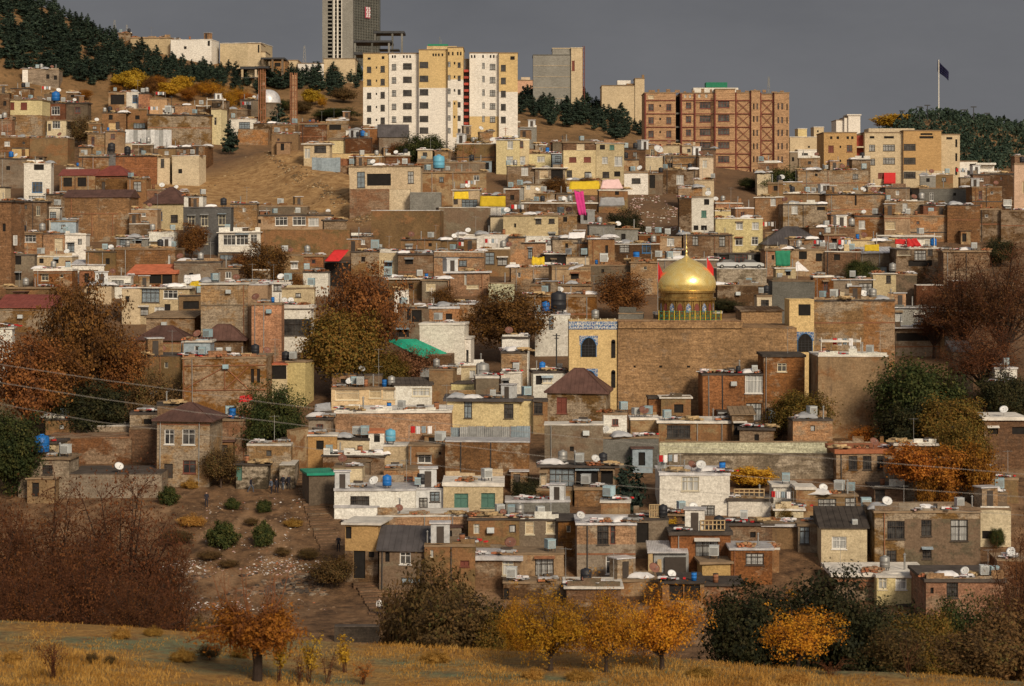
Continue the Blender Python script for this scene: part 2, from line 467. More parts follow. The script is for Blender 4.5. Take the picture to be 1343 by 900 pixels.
def roof_slab(x0, x1, d, h, ov, th, mat, seed, parent, name='roof', bev=.0):
    mb = MB(); n = max(2, int((x1-x0)/1.1))
    rows = [(-ov, 0), (d+ov, 0)]
    xs = [x0-ov+(x1-x0+2*ov)*i/n for i in range(n+1)]
    j = lambda x, k: .12*noise.noise(Vector((x*.9+seed, k*3.1, seed*.37)))
    jy = lambda x: .17*noise.noise(Vector((x*1.3-seed, 4.4, seed)))
    for i in range(n):
        a, b = xs[i], xs[i+1]
        fa, fb = -ov+jy(a), -ov+jy(b)
        ta, tb = h+th+j(a,0), h+th+j(b,0); ua, ub = h+.004+j(a,2)*.3, h+.004+j(b,2)*.3
        mb.poly([(a,fa,ua),(b,fb,ub),(b,fb,tb),(a,fa,ta)])
        mb.poly([(a,fa,ta),(b,fb,tb),(b,d+ov,h+th),(a,d+ov,h+th)])
        mb.poly([(a,d+ov,ua),(b,d+ov,ub),(b,fb,ub),(a,fa,ua)])
        mb.poly([(b,d+ov,ub),(a,d+ov,ua),(a,d+ov,h+th),(b,d+ov,h+th)])
    for x, s in ((xs[0], 1), (xs[-1], -1)):
        f = -ov+jy(x); p = [(x,f,h+.004+j(x,2)*.3),(x,f,h+th+j(x,0)),(x,d+ov,h+th),(x,d+ov,h+.004)]
        mb.poly(p if s > 0 else p[::-1])
    return mb.build(name, M[mat], parent)

def hip_roof(x0, x1, d, h, rh, ov, mat, parent, ridge=.35):
    mb = MB(); a, b, c, e = x0-ov, x1+ov, -ov, d+ov
    th = .14; L = b-a; D = e-c
    if L >= D: r0, r1 = (a+L*.5-max(.15,(L-D)*.5+ridge), (c+e)/2), (a+L*.5+max(.15,(L-D)*.5+ridge), (c+e)/2)
    else: r0 = r1 = None; r0, r1 = ((a+b)/2-ridge, (c+e)/2), ((a+b)/2+ridge, (c+e)/2)
    z0, z1 = h+th, h+rh
    A, B, Cc, Dd = (a,c,z0), (b,c,z0), (b,e,z0), (a,e,z0); P, Q = (*r0, z1), (*r1, z1)
    mb.poly([A,B,Q,P]); mb.poly([B,Cc,Q]); mb.poly([Cc,Dd,P,Q]); mb.poly([Dd,A,P])
    for p, q in ((A,B),(B,Cc),(Cc,Dd),(Dd,A)):
        mb.poly([(p[0],p[1],h+.004),(q[0],q[1],h+.004),q,p])
    mb.poly([(a,e,h+.004),(b,e,h+.004),(b,c,h+.004),(a,c,h+.004)])
    # standing seams and ridge caps
    n = int(L/.55)
    for i in range(1, n):
        x = a+L*i/n
        if x < r0[0]: t = (x-a)/max(.01, r0[0]-a)
        elif x > r1[0]: t = (b-x)/max(.01, b-r1[0])
        else: t = 1
        yy, zz = c+(r0[1]-c)*t, z0+(z1-z0)*t
        mb.tube([(x,c,z0+.02),(x,yy,zz+.02)], [.03,.03], 4)
    for p, q in ((A,P),(B,Q),(P,Q),(Cc,Q),(Dd,P)): mb.tube([Vector(p)+Vector((0,0,.03)), Vector(q)+Vector((0,0,.03))], [.07,.07], 5)
    return mb.build('roof', M[mat], parent)

def gable_roof(x0, x1, d, h, rh, ov, mat, parent, front_only=False):
    mb = MB(); a, b, c, e = x0-ov, x1+ov, -ov, d+ov; y = d*.5; th = .12
    if front_only: y = e
    for s in ((c, y),):
        mb.poly([(a,c,h+th),(b,c,h+th),(b,y,h+rh),(a,y,h+rh)])
    if not front_only: mb.poly([(b,e,h+th),(a,e,h+th),(a,y,h+rh),(b,y,h+rh)])
    mb.poly([(a,c,h+.004),(b,c,h+.004),(b,c,h+th),(a,c,h+th)])
    mb.poly([(a,e,h+.004),(b,e,h+.004),(b,c,h+.004),(a,c,h+.004)])
    for x, q in ((a, 1), (b, -1)):
        p = [(x,c,h+.004),(x,c,h+th),(x,y,h+rh),(x,e,h+th),(x,e,h+.004)]
        if front_only: p = [(x,c,h+.004),(x,c,h+th),(x,e,h+rh),(x,e,h+.004)]
        mb.poly(p if q > 0 else p[::-1])
    n = int((b-a)/.6)
    for i in range(n+1):
        x = a+(b-a)*i/n; mb.tube([(x,c,h+th+.02),(x,y,h+rh+.02)], [.03,.03], 4)
    return mb.build('roof', M[mat], parent)

def frame_of(t, x0, x1, yt, yb, yaw=0.0, D=None):
    """anchor point and the pixel -> facade coordinate map of a wall that spans those pixels"""
    px0, px1, pyt, pyb = tx(t,x0), tx(t,x1), ty(t,yt), ty(t,yb)
    if D is None and 120 < pyb < 660: pyb += 7
    pc = (px0+px1)/2
    a = atD(pc, D) if D else at(pc, pyb)
    psi = rad(yaw); cs, sn = math.cos(psi), math.sin(psi)
    def S(px):
        u = (px-CX)/F
        return (u*a.y-a.x)/(cs-u*sn)
    def Zl(px, py): return (HY-py)/F*(a.y+S(px)*sn) - a.z
    return a, psi, S, Zl, (px0, px1, pyt, pyb)

def house(t, x0, x1, yt, yb, mat, label, wins='', roof=None, yaw=None, d=None, D=None, name='house', cat='house', ov=None, th=None, rh=None,
          paints=None, clutter=1.0, merged=False, group=None, swins='', rmat=None, holes=True, found=5.0, short=None, base=None):
    seed = len(HOUSES)*1.37+.5
    if yaw is None: yaw = R.uniform(-7, 7)
    a, psi, S, Zl, (px0, px1, pyt, pyb) = frame_of(t, x0, x1, yt, yb, yaw, D)
    s0, s1 = S(px0), S(px1); W = s1-s0; h = Zl((px0+px1)/2, pyt)
    if d is None: d = min(9.5, max(4.0, W*.8)) if h > 1.6 else 1.2
    if roof is None: roof = 'f'
    if rmat is None: rmat = pick_roof(mat)
    th = th if th is not None else R.uniform(.14, .3)
    ov = ov if ov is not None else R.choice([.06,.08,.12,.25])
    if roof == 'f': h -= th
    root = empty(name, (a.x, a.y, a.z), psi); tag(root, label, cat, group)
    if cat == 'house': root.rotation_euler[1] = R.uniform(-.011,.011)
    wl = []
    for w in [q for q in wins.split(';') if q.strip()]:
        p = w.split(','); cx, cy, ww, wh = map(float, p[:4]); sty = p[4].strip() if len(p) > 4 else 'w'
        X, Y = tx(t, cx), ty(t, cy); hw, hh = ww*K/2, wh*K/2
        wl.append((S(X-hw)-s0, S(X+hw)-s0, Zl(X, Y+hh), Zl(X, Y-hh), sty))
    if not wl and roof in 'fp' and W > 3.2 and h > 2.2 and clutter > 0 and not any(q in label for q in ('blank','windowless','wall house','shed')) and R.random() < .6:
        for i in range(1 if W < 6 else R.choice([1,2,2])):
            ww_, wh_ = R.choice([(.6,.6),(.9,1.1),(1.2,1.1),(.5,.8),(.8,1.9)]); xx = W*(i+R.uniform(.3,.7))/(1 if W < 6 else 2); zt_ = h-R.uniform(.5,.9)
            if xx-ww_ > .3 and xx+ww_ < W-.3: wl.append((xx-ww_/2, xx+ww_/2, zt_-wh_, zt_, R.choice('wkKWddcRG')))
    pts = []; mlist = [M[mat]]
    for p in (paints or []):
        if M[p[4]] not in mlist: mlist.append(M[p[4]])
        X = (tx(t,p[0])+tx(t,p[1]))/2
        pts.append((S(tx(t,p[0]))-s0, S(tx(t,p[1]))-s0, Zl(X, ty(t,p[3])), Zl(X, ty(t,p[2])), mlist.index(M[p[4]])))
    mb = MB()
    hl = face_grid(mb, (s0,0), (1,0), W, -found, h, [q[:4] for q in wl] if holes else [], (0,1), pts, seed=seed)
    # side walls: optional side windows "u,v,w,h,s": metres along the side, metres up
    def sidepaint(edge):
        return [(0, d, p[2], p[3], p[4]) for p in pts if (p[0] <= .05 if edge == 0 else p[1] >= W-.05)]
    face_grid(mb, (s1,0), (0,1), d, -found, h, [], (-1,0), sidepaint(1), seed=seed+1)
    face_grid(mb, (s0,d), (0,-1), d, -found, h, [], (1,0), [(0,d,*p[2:]) for p in sidepaint(0)], seed=seed+2)
    face_grid(mb, (s1,d), (-1,0), W, -found, h, [], (0,-1), seed=seed+3)
    mb.build('wall', mlist, root)
    for (wa, wb, wc, wd, sty) in wl:
        wc = max(wc, -.05); 
        if wb-wa < .06 or wd-wc < .06: continue
        put_window(root, sty, s0+(wa+wb)/2, wc, wb-wa, wd-wc, merged=merged)
        if pyb > 330 and .7 < wb-wa < 3 and cat == 'house' and R.random() < .4:
            q_ = MB(); e_ = R.uniform(.3,.6); u0, u1, zz = s0+wa-.12, s0+wb+.12, wd+R.uniform(.08,.2); dr = R.uniform(.05,.25)
            if zz < h-.1:
                q_.poly([(u0,-e_,zz-dr),(u1,-e_,zz-dr+R.uniform(-.04,.04)),(u1,-.004,zz+.06),(u0,-.004,zz+.06)]); q_.poly([(u0,-e_,zz-dr-.05),(u0,-.004,zz),(u1,-.004,zz),(u1,-e_,zz-dr-.05)]); q_.poly([(u0,-e_,zz-dr-.05),(u1,-e_,zz-dr-.05),(u1,-e_,zz-dr),(u0,-e_,zz-dr)])
                q_.build('window_hood', M[R.choice(['metal','mrust','rearth','rwhite','mblue'])], root)
    if mat in ('bt','bo','bb','br','mp','cg') and h > 2.6 and W > 4 and cat == 'house':
        fz = lambda z: not any(q[2]-.1 < z < q[3]+.1 for q in wl)
        if R.random() < .5:
            bm_ = MB(); zz = h-R.choice([.35,.9,2.7,3.0]) if h > 3.4 else h-.4
            if fz(zz): bm_.box(s0+.004, s1-.004, -.035, -.003, zz-.09, zz+.09); bm_.build('ring_beam', M[R.choice(['mrust','mrust','cg','dsteel'])], root)
        if pyb > 400 and R.random() < .45:
            k_ = MB(); x_ = s0+W*R.uniform(.2,.75); z_ = h-R.uniform(.5,1.1)
            if not any(q[0]-.6 < x_-s0 < q[1]+.6 and q[3] > z_-.7 for q in wl): k_.box(x_-.38,x_+.38,-.55,-.01,z_-.55,z_); k_.box(x_-.3,x_+.3,-.57,-.552,z_-.48,z_-.08); k_.build('wall_cooler', M[R.choice(['cool','coolb','mrust'])], root)
        if R.random() < .5:
            for x in (s0+W*R.uniform(.05,.2), s0+W*R.uniform(.4,.6), s1-W*R.uniform(.05,.2))[:R.choice([1,2,3])]:
                if not any(q[0]-.2 < x-s0 < q[1]+.2 for q in wl):
                    pp = MB(); pp.tube([(x,-.10,-1),(x,-.10,h-.02)], [.055,.055], 6); pp.build('drainpipe', M[R.choice(['mrust','mast','dsteel','mast'])], root)
    if roof == 'f' and W > 3 and R.random() < .55 and clutter > 0:
        pr_ = MB(); x = s0+.05; yq = R.choice([.08, .08, d-.35]) if d > 2 else .08; zq = h+th+.012; pf = [(x, zq)]
        while x < s1-.4:
            l = min(R.uniform(.5,2.6), s1-.05-x); q = zq+R.choice([.08,.08,.15,.25,.35,.5,.8]); pf += [(x, q), (x+l, q+R.uniform(-.04,.04))]; x += l
        pf.append((x, zq)); A_ = [(x_, yq, z_) for x_, z_ in pf]; B_ = [(x_, yq+.2, z_) for x_, z_ in pf]; pr_.poly(A_[::-1]); pr_.poly(B_)
        for k in range(len(pf)): q = (k+1) % len(pf); pr_.poly([A_[k], A_[q], B_[q], B_[k]])
        pr_.build('parapet', M[R.choice([mat, mat, 'bt', 'cg', 'wh'])], root)
    top = h
    if roof == 'f': roof_slab(s0, s1, d, h, ov, th, rmat, seed, root); top = h+th
    elif roof == 'p':   # flat roof behind a parapet
        roof_slab(s0+.22, s1-.22, d-.44, h-.55, 0, .12, rmat, seed, root)
        q = root.children[-1]; q.location = (0, .22, 0)
        cp = MB(); cp.box(s0-.04, s1+.04, -.05, .24, h+.004, h+.09); cp.box(s0-.04, s0+.24, .244, d+.03, h+.004, h+.088); cp.box(s1-.24, s1+.04, .244, d+.03, h+.004, h+.088)
        cp.build('coping', M[rmat], root); top = h
    elif roof == 'h': hip_roof(s0, s1, d, h, rh or 1.8, ov if ov > .2 else .5, rmat, root)
    elif roof == 'g': gable_roof(s0, s1, d, h, rh or 1.5, .3, rmat, root)
    elif roof == 's': gable_roof(s0, s1, d, h, rh or 1.0, .25, rmat, root, True)
    elif roof == 'n':
        cp = MB(); n = max(1, int(W/.9))
        for i in range(n):
            q = s0+W*i/n; dz = .05*noise.noise(Vector((i*.8, seed, 2)))
            cp.box(q+.002, q+W/n-.002, -.05, d+.05, h-.05, h+.06+dz)
        cp.build('coping', M[mat if R.random() < .6 else rmat], root)
    rec = dict(root=root, label=short or label, px0=px0, px1=px1, pyt=pyt, pyb=pyb, s0=s0, s1=s1, W=W, d=d, top=top, a=a, psi=psi, roof=roof, clutter=clutter, S=S, Zl=Zl, used=[], wins=len(wins) > 2)
    HOUSES.append(rec)
    return rec

# ------------------------------------------------------------------ things that stand on the roofs
PROTO = {}
def proto(kind, root):
    """remembers a finished prototype (removed at the end if it was never placed)"""
    PROTO[kind] = [root, False]
    return root
def place(kind, loc, rz, label, cat, sc=1.0, group=None):
    r, used = PROTO[kind]
    o = copy_tree(r) if used else r
    PROTO[kind][1] = True
    o.location = loc; o.rotation_euler = (0, 0, rz); o.scale = (sc, sc, sc) if isinstance(sc, (int, float)) else sc
    for k in ('label', 'category', 'group'):
        if k in o: del o[k]
    tag(o, label, cat, group)
    return o

def make_cooler(kind, mat):
    r = empty('evaporative_cooler', (0,0,-500))
    b = MB(); b.box(-.45,.45,-.45,.45,.35,1.25); b.box(-.48,.48,-.48,.48,1.254,1.31); b.build('casing', M[mat], r)
    l = MB()
    for i in range(6): l.box(-.38,.38,-.49,-.452,.45+i*.12,.51+i*.12)
    l.build('louver_panel', M['mast'], r)
    g = MB()
    for x in (-.4,.4):
        for y in (-.4,.4): g.box(x-.03,x+.03,y-.03,y+.03,0,.346)
    g.build('stand', M['dsteel'], r); proto(kind, r)
make_cooler('cooler', 'cool'); make_cooler('coolerb', 'coolb')
def make_dish(kind, mat, tilt=50):
    r = empty('satellite_dish', (0,0,-500))
    b = MB(); k = 14; prof = [(.01,0),(.2,.02),(.4,.08),(.55,.16),(.56,.17),(.4,.1),(.2,.04),(.01,.02)]
    b.lathe(prof, k)
    me = b.mesh('bowl', M[mat], True); me.transform(Matrix.Translation((0,0,.75)) @ Matrix.Rotation(rad(tilt), 4, 'X')); add('bowl', me, r)
    s = MB(); s.tube([(0,.12,0),(0,.12,.75)], [.035,.035], 6); s.build('mast', M['mast'], r)
    a = MB(); a.tube([(0,-.02,.45),(0,-.55,.95)], [.018,.018], 5); a.box(-.05,.05,-.6,-.5,.92,1.0); a.build('feed_arm', M['mast'], r)
    proto(kind, r)
make_dish('dish', 'dish'); make_dish('dishr', 'dishr')
def make_tank(kind, mat, lying=False):
    r = empty('water_tank', (0,0,-500)); b = MB()
    b.lathe([(.01,.32),(.5,.32),(.53,.36),(.53,.6),(.55,.63),(.53,.66),(.53,.95),(.55,.98),(.53,1.01),(.53,1.3),(.46,1.42),(.2,1.5),(.01,1.5)], 18)
    b.build('tank_body', M[mat], r, True)
    c = MB(); c.lathe([(.01,1.58),(.17,1.57),(.18,1.49),(.01,1.485)], 12); c.build('lid', M[mat], r, True)
    s = MB()
    for i in range(4):
        t = math.pi/4+i*math.pi/2; s.box(.4*math.cos(t)-.03,.4*math.cos(t)+.03,.4*math.sin(t)-.03,.4*math.sin(t)+.03,0,.31)
    s.box(-.45,.45,-.45,.45,.27,.315); s.build('stand', M['dsteel'], r); proto(kind, r)
make_tank('tankb', 'blue'); make_tank('tankl', 'lblue'); make_tank('tankk', 'black'); make_tank('tankm', 'mast')
def make_antenna():
    r = empty('roof_aerial', (0,0,-500)); b = MB(); b.tube([(0,0,0),(0,0,3.0)], [.03,.022], 5); b.build('mast', M['mast'], r)
    e = MB(); e.tube([(-.6,0,2.85),(.6,0,2.85)], [.015,.015], 4)
    for i in range(6): x = -.55+i*.22; e.tube([(x,-.3+i*.025,2.86),(x,.3-i*.025,2.86)], [.012,.012], 4)
    e.build('aerial_head', M['mast'], r); proto('aerial', r)
make_antenna()
def make_chimney():
    r = empty('stove_pipe', (0,0,-500)); b = MB(); b.tube([(0,0,0),(0,0,1.3)], [.09,.09], 8); b.build('pipe', M['mast'], r)
    c = MB(); c.lathe([(.16,1.34),(.02,1.5)], 8); c.lathe([(.02,1.33),(.16,1.338)], 8); c.build('cowl', M['mast'], r); proto('pipe', r)
make_chimney()
def make_heap(kind, mats, n, seed, sx=1.2, big=.5):
    q = random.Random(seed); r = MB(); 
    for i in range(n):
        x, y = q.gauss(0, sx*.45), q.gauss(0, .35); z = max(0, .4-.25*abs(x)/sx)*q.random()
        l, w, t = q.uniform(.15,big), q.uniform(.08,.3), q.uniform(.04,.22)
        r.box(x-l, x+l, y-w, y+w, z, z+t, q.randrange(len(mats)), rz=q.uniform(0, 3.1))
    root = add(kind, r.mesh('heap', [M[m] for m in mats])); root.location = (0,0,-500); proto(kind, root)
make_heap('scrap_heap', ['wood','fk','mast','terra','greyc'], 26, 1)
make_heap('plank_pile', ['wood','pale_wood','pale_wood'], 16, 2, 1.0, 1.0)
make_heap('brick_pile', ['bo','terra','bt'], 40, 3, .9, .16)
make_heap('sack_heap', ['whitec','greyc','whitec','lpink'], 18, 4, 1.0, .35)
make_heap('junk_heap', ['whitec','fk','red','wood','mblue','greyc'], 26, 5, 1.3, .4)
def make_tarp(kind, mat, w, d, seed):
    n, m = 12, 8; q = MB(); V = []
    for j in range(m+1):
        for i in range(n+1):
            x, y = (i/n-.5)*w, (j/m-.5)*d
            e = max(abs(i/n-.5), abs(j/m-.5))*2
            z = .55*(1-e**3) + .22*noise.noise(Vector((x*1.4+seed, y*1.4, seed))) + .03
            V.append((x + .12*noise.noise(Vector((y*2, seed, 1))), y, max(.02, z)))
    q.v = V
    for j in range(m):
        for i in range(n):
            a = j*(n+1)+i; q.f.append((a, a+1, a+n+2, a+n+1)); q.m.append(0)
    o = add('tarpaulin', q.mesh('tarpaulin', M[mat], True)); o.location = (0,0,-500)
    md = o.modifiers.new('thick', 'SOLIDIFY'); md.thickness = .03; proto(kind, o)
make_tarp('tarpw', 'whitec', 2.6, 2.0, 1); make_tarp('tarpg', 'greyc', 2.4, 2.0, 2)
def make_laundry():
    r = empty('washing_line', (0,0,-500)); b = MB()
    for x in (-1.4, 1.4): b.tube([(x,0,0),(x,0,1.9)], [.03,.03], 5)
    b.build('post', M['mast'], r); l = MB(); l.tube([(-1.4,0,1.85),(0,0,1.78),(1.4,0,1.85)], [.012]*3, 4); l.build('line', M['mast'], r)
    for i, (x, mt) in enumerate(((-1.0,'red'),(-.45,'whitec'),(.15,'mblue'),(.8,'whitec'))):
        c = MB(); w = .22; hh = .7+.1*(i%2)
        for k in range(4):
            c.poly([(x-w+k*w/2, .03*(-1)**k, 1.8),(x-w+(k+1)*w/2, -.03*(-1)**k, 1.8),(x-w+(k+1)*w/2, -.05*(-1)**k, 1.8-hh),(x-w+k*w/2, .05*(-1)**k, 1.8-hh)])
        o = c.build('garment', M[mt], r); o.modifiers.new('t', 'SOLIDIFY').thickness = .02
    proto('laundry', r)
make_laundry()
def make_hut(kind, mat):
    r = empty('roof_hut', (0,0,-500)); b = MB(); b.box(-.9,.9,-.8,.8,0,1.9); b.build('wall', M[mat], r)
    t = MB(); t.box(-1.05,1.05,-.95,.95,1.904,2.02); t.build('roof', M['rfoil'], r)
    d = MB(); d.box(-.35,.35,-.84,-.804,.02,1.65); d.build('door', M['fk'], r); proto(kind, r)
make_hut('hutw', 'wh'); make_hut('hutb', 'bt'); make_hut('hutm', 'mwhite')
def make_parabin(kind, mat):
    r = empty('storage_barrel', (0,0,-500)); b = MB(); b.lathe([(.01,0),(.28,0),(.29,.3),(.31,.32),(.29,.34),(.29,.6),(.31,.62),(.29,.64),(.28,.9),(.01,.9)], 14)
    b.build('barrel_body', M[mat], r, True); c = MB(); c.lathe([(.3,.88),(.3,.94),(.01,.95)], 14); c.build('lid', M['black'], r); proto(kind, r)
make_parabin('barrelb', 'blue'); make_parabin('barrelr', 'mrust')

CL = {'cooler': ('white box cooler','cooler'), 'coolerb': ('pale blue box cooler','cooler'), 'dish': ('white satellite dish','satellite dish'), 'dishr': ('rust brown dish','satellite dish'),
      'tankm': ('grey metal tank','water tank'), 'tankb': ('blue water tank','water tank'), 'tankk': ('black water tank','water tank'), 'tankl': ('light blue water tank','water tank'), 'aerial': ('thin aerial mast','aerial'),
      'pipe': ('metal stove pipe','stove pipe'), 'scrap_heap': ('mixed scrap heap','scrap heap'), 'plank_pile': ('loose plank pile','plank pile'), 'brick_pile': ('spare brick pile','brick pile'),
      'sack_heap': ('pale sack heap','sacks'), 'junk_heap': ('colourful junk heap','junk heap'), 'tarpw': ('crumpled white tarpaulin','tarpaulin'), 'tarpg': ('crumpled grey tarpaulin','tarpaulin'),
      'laundry': ('washing line','washing line'), 'hutw': ('small white hut','roof hut'), 'hutb': ('small brick hut','roof hut'), 'hutm': ('small tin hut','roof hut'),
      'barrelb': ('blue barrel','barrel'), 'barrelr': ('rusty barrel','barrel')}
CW = {'cooler':3,'coolerb':3,'dish':1.5,'dishr':1.5,'tankm':1.2,'tankb':.15,'tankk':1,'aerial':3,'pipe':5,'scrap_heap':5,'plank_pile':4,'brick_pile':4,'sack_heap':4,'junk_heap':3.5,'tarpw':2.2,'tarpg':1.6,'laundry':.6,'hutw':.12,'hutb':.8,'hutm':.6,'barrelb':.3,'barrelr':1}
def on_roof(rec, kind, x, y, label=None, rz=None, sc=1.0, z=None):
    c, s = math.cos(rec['psi']), math.sin(rec['psi'])
    loc = (rec['a'].x + x*c - y*s, rec['a'].y + x*s + y*c, rec['a'].z + (rec['top'] if z is None else z) + .02)
    d, cat = CL[kind]
    lab = label or f"{d} on roof of {rec['label']}"
    if label is None:
        if len(lab.split()) > 16: lab = f"{d} on {rec['label']}"
        if len(lab.split()) > 16: lab = f"{cat} on {rec['label']}"
        if lab in LABELS or len(lab.split()) > 16: return None
    rec['used'].append(kind)
    return place(kind, loc, rec['psi'] + (R.uniform(-.5,.5) if rz is None else rz), lab, cat, sc)
def roof_clutter():
    for rec in HOUSES:
        if rec['roof'] != 'f' or rec['clutter'] <= 0 or rec['W'] < 2.2: continue
        n = int(rec['W']/1.6*(rec['clutter']+.2) + R.random())
        n = min(n, 13)
        kinds = [k for k in CW if k not in rec['used']]
        xs = [rec['s0']+rec['W']*(i+.5+R.uniform(-.3,.3))/max(1,n) for i in range(n)]
        for x in xs:
            if not kinds: break
            k = R.choices(kinds, [CW[q] for q in kinds])[0]; kinds.remove(k)
            if k.startswith('hut') and rec['d'] < 4: continue
            y = R.uniform(1.1, 2.0) if k.startswith('hut') else R.uniform(.45, min(2.2, rec['d']-.3))
            on_roof(rec, k, x, y, sc=R.uniform(.85, 1.15))

ADJ = {'bt':'tan brick','bo':'orange brick','bb':'brown brick','br':'red brick','mp':'mud','cg':'grey','wh':'whitewashed','cr':'cream','mblue':'tin','gc':'concrete'}
def covered(px, py, skip=None):
    return any(r is not skip and r['px0']-1 <= px <= r['px1']+1 and r['pyt'] <= py <= r['pyb'] for r in HOUSES)
def fill_gaps():
    """small annexes behind the houses where bare ground would show between one roof and the next wall"""
    ban = [(262,505,192,296),(812,898,248,312),(150,345,60,138),(860,1015,640,692),(395,480,85,160),(684,845,110,185)]
    for rec in sorted(HOUSES[:], key=lambda r: r['pyt']):
        if rec['root'].get('category') not in ('house','wall','shrine') or rec['pyt'] < 112 or rec['pyt'] > 700: continue
        k = F/rec['a'].y; x = rec['px0']+1; done = 0
        if rec['px1'] < 0 or rec['px0'] > 1343: continue
        while x < rec['px1']-2.2*k and done < 3:
            w = R.uniform(2.6,5.2)*k; xc = x+w/2; top = rec['pyt']-R.uniform(1.5,2.9)*k
            hit = covered(xc, rec['pyt']-1.0*k, rec) or covered(xc, top+2, rec)
            if hit or any(c[0]-6 < xc < c[1]+6 and c[2] < rec['pyt']-4 < c[3] for c in ban): x += 1.2*k; continue
            m = R.choices(list(ADJ), [4,3,4,2,5,3,1.6,1.4,1,1.2])[0]; cx, cy = xc/K, 0
            kind = ['small','low','narrow'][done]
            win = f"{xc/K},{(top+1.1*k)/K},{R.uniform(.5,1.0)*k/K},{R.uniform(.6,1.0)*k/K},{R.choice('dkKWdRw')}" if R.random() < .6 else ''
            lb = f"{kind} {ADJ[m]} annex behind {rec['label']}"
            if len(lb.split()) > 16: lb = f"{kind} annex behind {rec['label']}"
            house('00', x/K, (x+w)/K, top/K, (rec['pyt']+2)/K, m, lb, win, D=rec['a'].y+min(rec['d'],7)+R.uniform(.3,1.5), yaw=R.uniform(-8,8), name='annex', cat='annex', d=R.uniform(3,5), clutter=.9, found=7, short=f"{kind} annex behind {rec['label']}")
            done += 1; x += w+R.uniform(-.3,2.2)*k
def lean_tos():
    """small sheds standing against the fronts of the houses"""
    for rec in HOUSES[:]:
        if rec['root'].get('category') != 'house' or rec['pyt'] < 120 or rec['W'] < 5 or rec['px0'] < 4 or rec['wins'] or R.random() > .75: continue
        k = F/rec['a'].y; hpx = rec['pyb']-rec['pyt']
        if hpx < 2.6*k: continue
        w = R.uniform(1.8,3.4)*k; x = R.choice([rec['px0']+R.uniform(0,2)*k, rec['px1']-w-R.uniform(0,2)*k]); bot = rec['pyb']-R.uniform(0,.3)*k; top = bot-R.uniform(1.7,2.3)*k
        if any(r is not rec and r['a'].y < rec['a'].y-.5 and r['px0'] < x+w and r['px1'] > x and r['pyt'] < top < r['pyb'] for r in HOUSES): continue
        m = R.choice(['mblue','bb','mp','mrust','wood','metal','cg'])
        house('00', x/K, (x+w)/K, top/K, bot/K, m, f"{dict(mblue='blue grey tin',bb='brown brick',mp='mud',mrust='rusty tin',wood='plank',metal='grey tin',cg='cement')[m]} lean to against {rec['label']}", f"{(x+w*R.uniform(.3,.7))/K},{(top+bot)/2/K+.2*k/K},{.8*k/K},{1.6*k/K},{R.choice('dDdG')}",
              D=rec['a'].y-1.9, yaw=math.degrees(rec['psi']), name='lean_to', cat='lean-to', d=1.85, rmat=R.choice(['rfoil','rdark','rbrown','rearth']), clutter=0, ov=.2, th=.1)
H = house
# ---- ridge and far houses (row 0, column 0)
H('00',595,655,165,225,'bt','small ruddy house at the end of the ridge wall',D=672,yaw=3)
H('00',655,855,188,262,'cr','long creamy plain building on the ridge beside the pines',D=672,yaw=-4,rmat='rearth',clutter=.2)
H('00',857,1062,198,268,'ww','long white building alone on the bare ridge','930,240,14,14,d;1048,218,12,26,d',D=668,yaw=-6,rmat='rwhite',clutter=.2)
H('00',1105,1310,215,345,'cr','big windowless cream block on the ridge',D=672,yaw=-8,rmat='rwhite',clutter=0,d=14)
H('00',112,295,348,430,'st','tumbledown stone house under the pine slope','240,385,16,22,d;278,390,16,22,d',paints=[(112,140,348,430,'ww')],rmat='rearth')
H('00',50,210,500,690,'bt','tall house with yellow top floor over tan brick','60,533,20,36,r;118,533,32,36,r;70,608,16,40,D',paints=[(40,215,490,578,'py')],yaw=-6,rmat='rearth')
H('00',217,328,518,602,'br','red brick upper house with one white window','280,556,42,42,w',rmat='rdark',yaw=0)
H('00',235,332,602,690,'cr','cream house below the red brick upper house','282,626,40,40,w;248,640,14,36,D',yaw=2,rmat='rearth',clutter=0)
H('00',330,440,515,604,'cg','pale grey house with one small square window','390,553,28,30,R',rmat='rdark',ov=.3)
H('00',332,420,604,690,'cg','grey house with a dark ground floor opening','356,630,44,38,d',clutter=0,rmat='rearth')
H('00',545,632,462,540,'mp','open fronted shed gaping dark under autumn trees','590,500,70,50,d',clutter=.5)
H('00',634,698,462,545,'wh','pale blue white hut with round topped window','678,497,26,40,b',rmat='rwhite')
H('00',697,752,470,560,'bo','narrow orange brick house below the yellow trees',)
H('00',752,838,495,566,'og','lit orange brick piece above the long brick wall',rmat='rearth',clutter=.3)  # brighter ochre puts the sunlight on this brick into its colour
H('00',740,1060,575,700,'bt','long tan brick house with dark eaves and blank wall',rmat='rdark',yaw=0,d=11,clutter=.4)
H('00',1060,1110,545,700,'py','narrow tall lit side face ending the long wall','1080,610,14,40,c',yaw=-14,clutter=0)  # side face of the long wall, its sunlight put into pale yellow
H('00',640,742,545,660,'mp','mud house left of the long tan brick house','700,632,60,26,G;690,590,22,20,d',yaw=4)
H('00',512,632,566,664,'bt','shabby tan house with yellow patch beside the sapling','555,590,20,24,d;590,632,20,40,D',paints=[(545,582,620,664,'ye')])
H('00',0,48,470,690,'bb','dark brick tower house cut by the picture edge','25,520,16,24,d')
H('00',440,525,670,790,'bt','plain tan box house below the russet sapling',yaw=-5)
H('00',528,625,660,790,'mp','mud house with two openings over the brick row','565,686,22,26,R;556,758,40,34,D')
H('00',620,672,715,776,'cr','tiny cream box beside the silver sheet fence',clutter=0)
H('00',0,150,690,800,'bt','low tan house with rubble on its roof','',yaw=3,rmat='rearth')
H('00',150,340,692,800,'mp','long mud wall house with collapsed shed on top',yaw=-2,rmat='rearth')
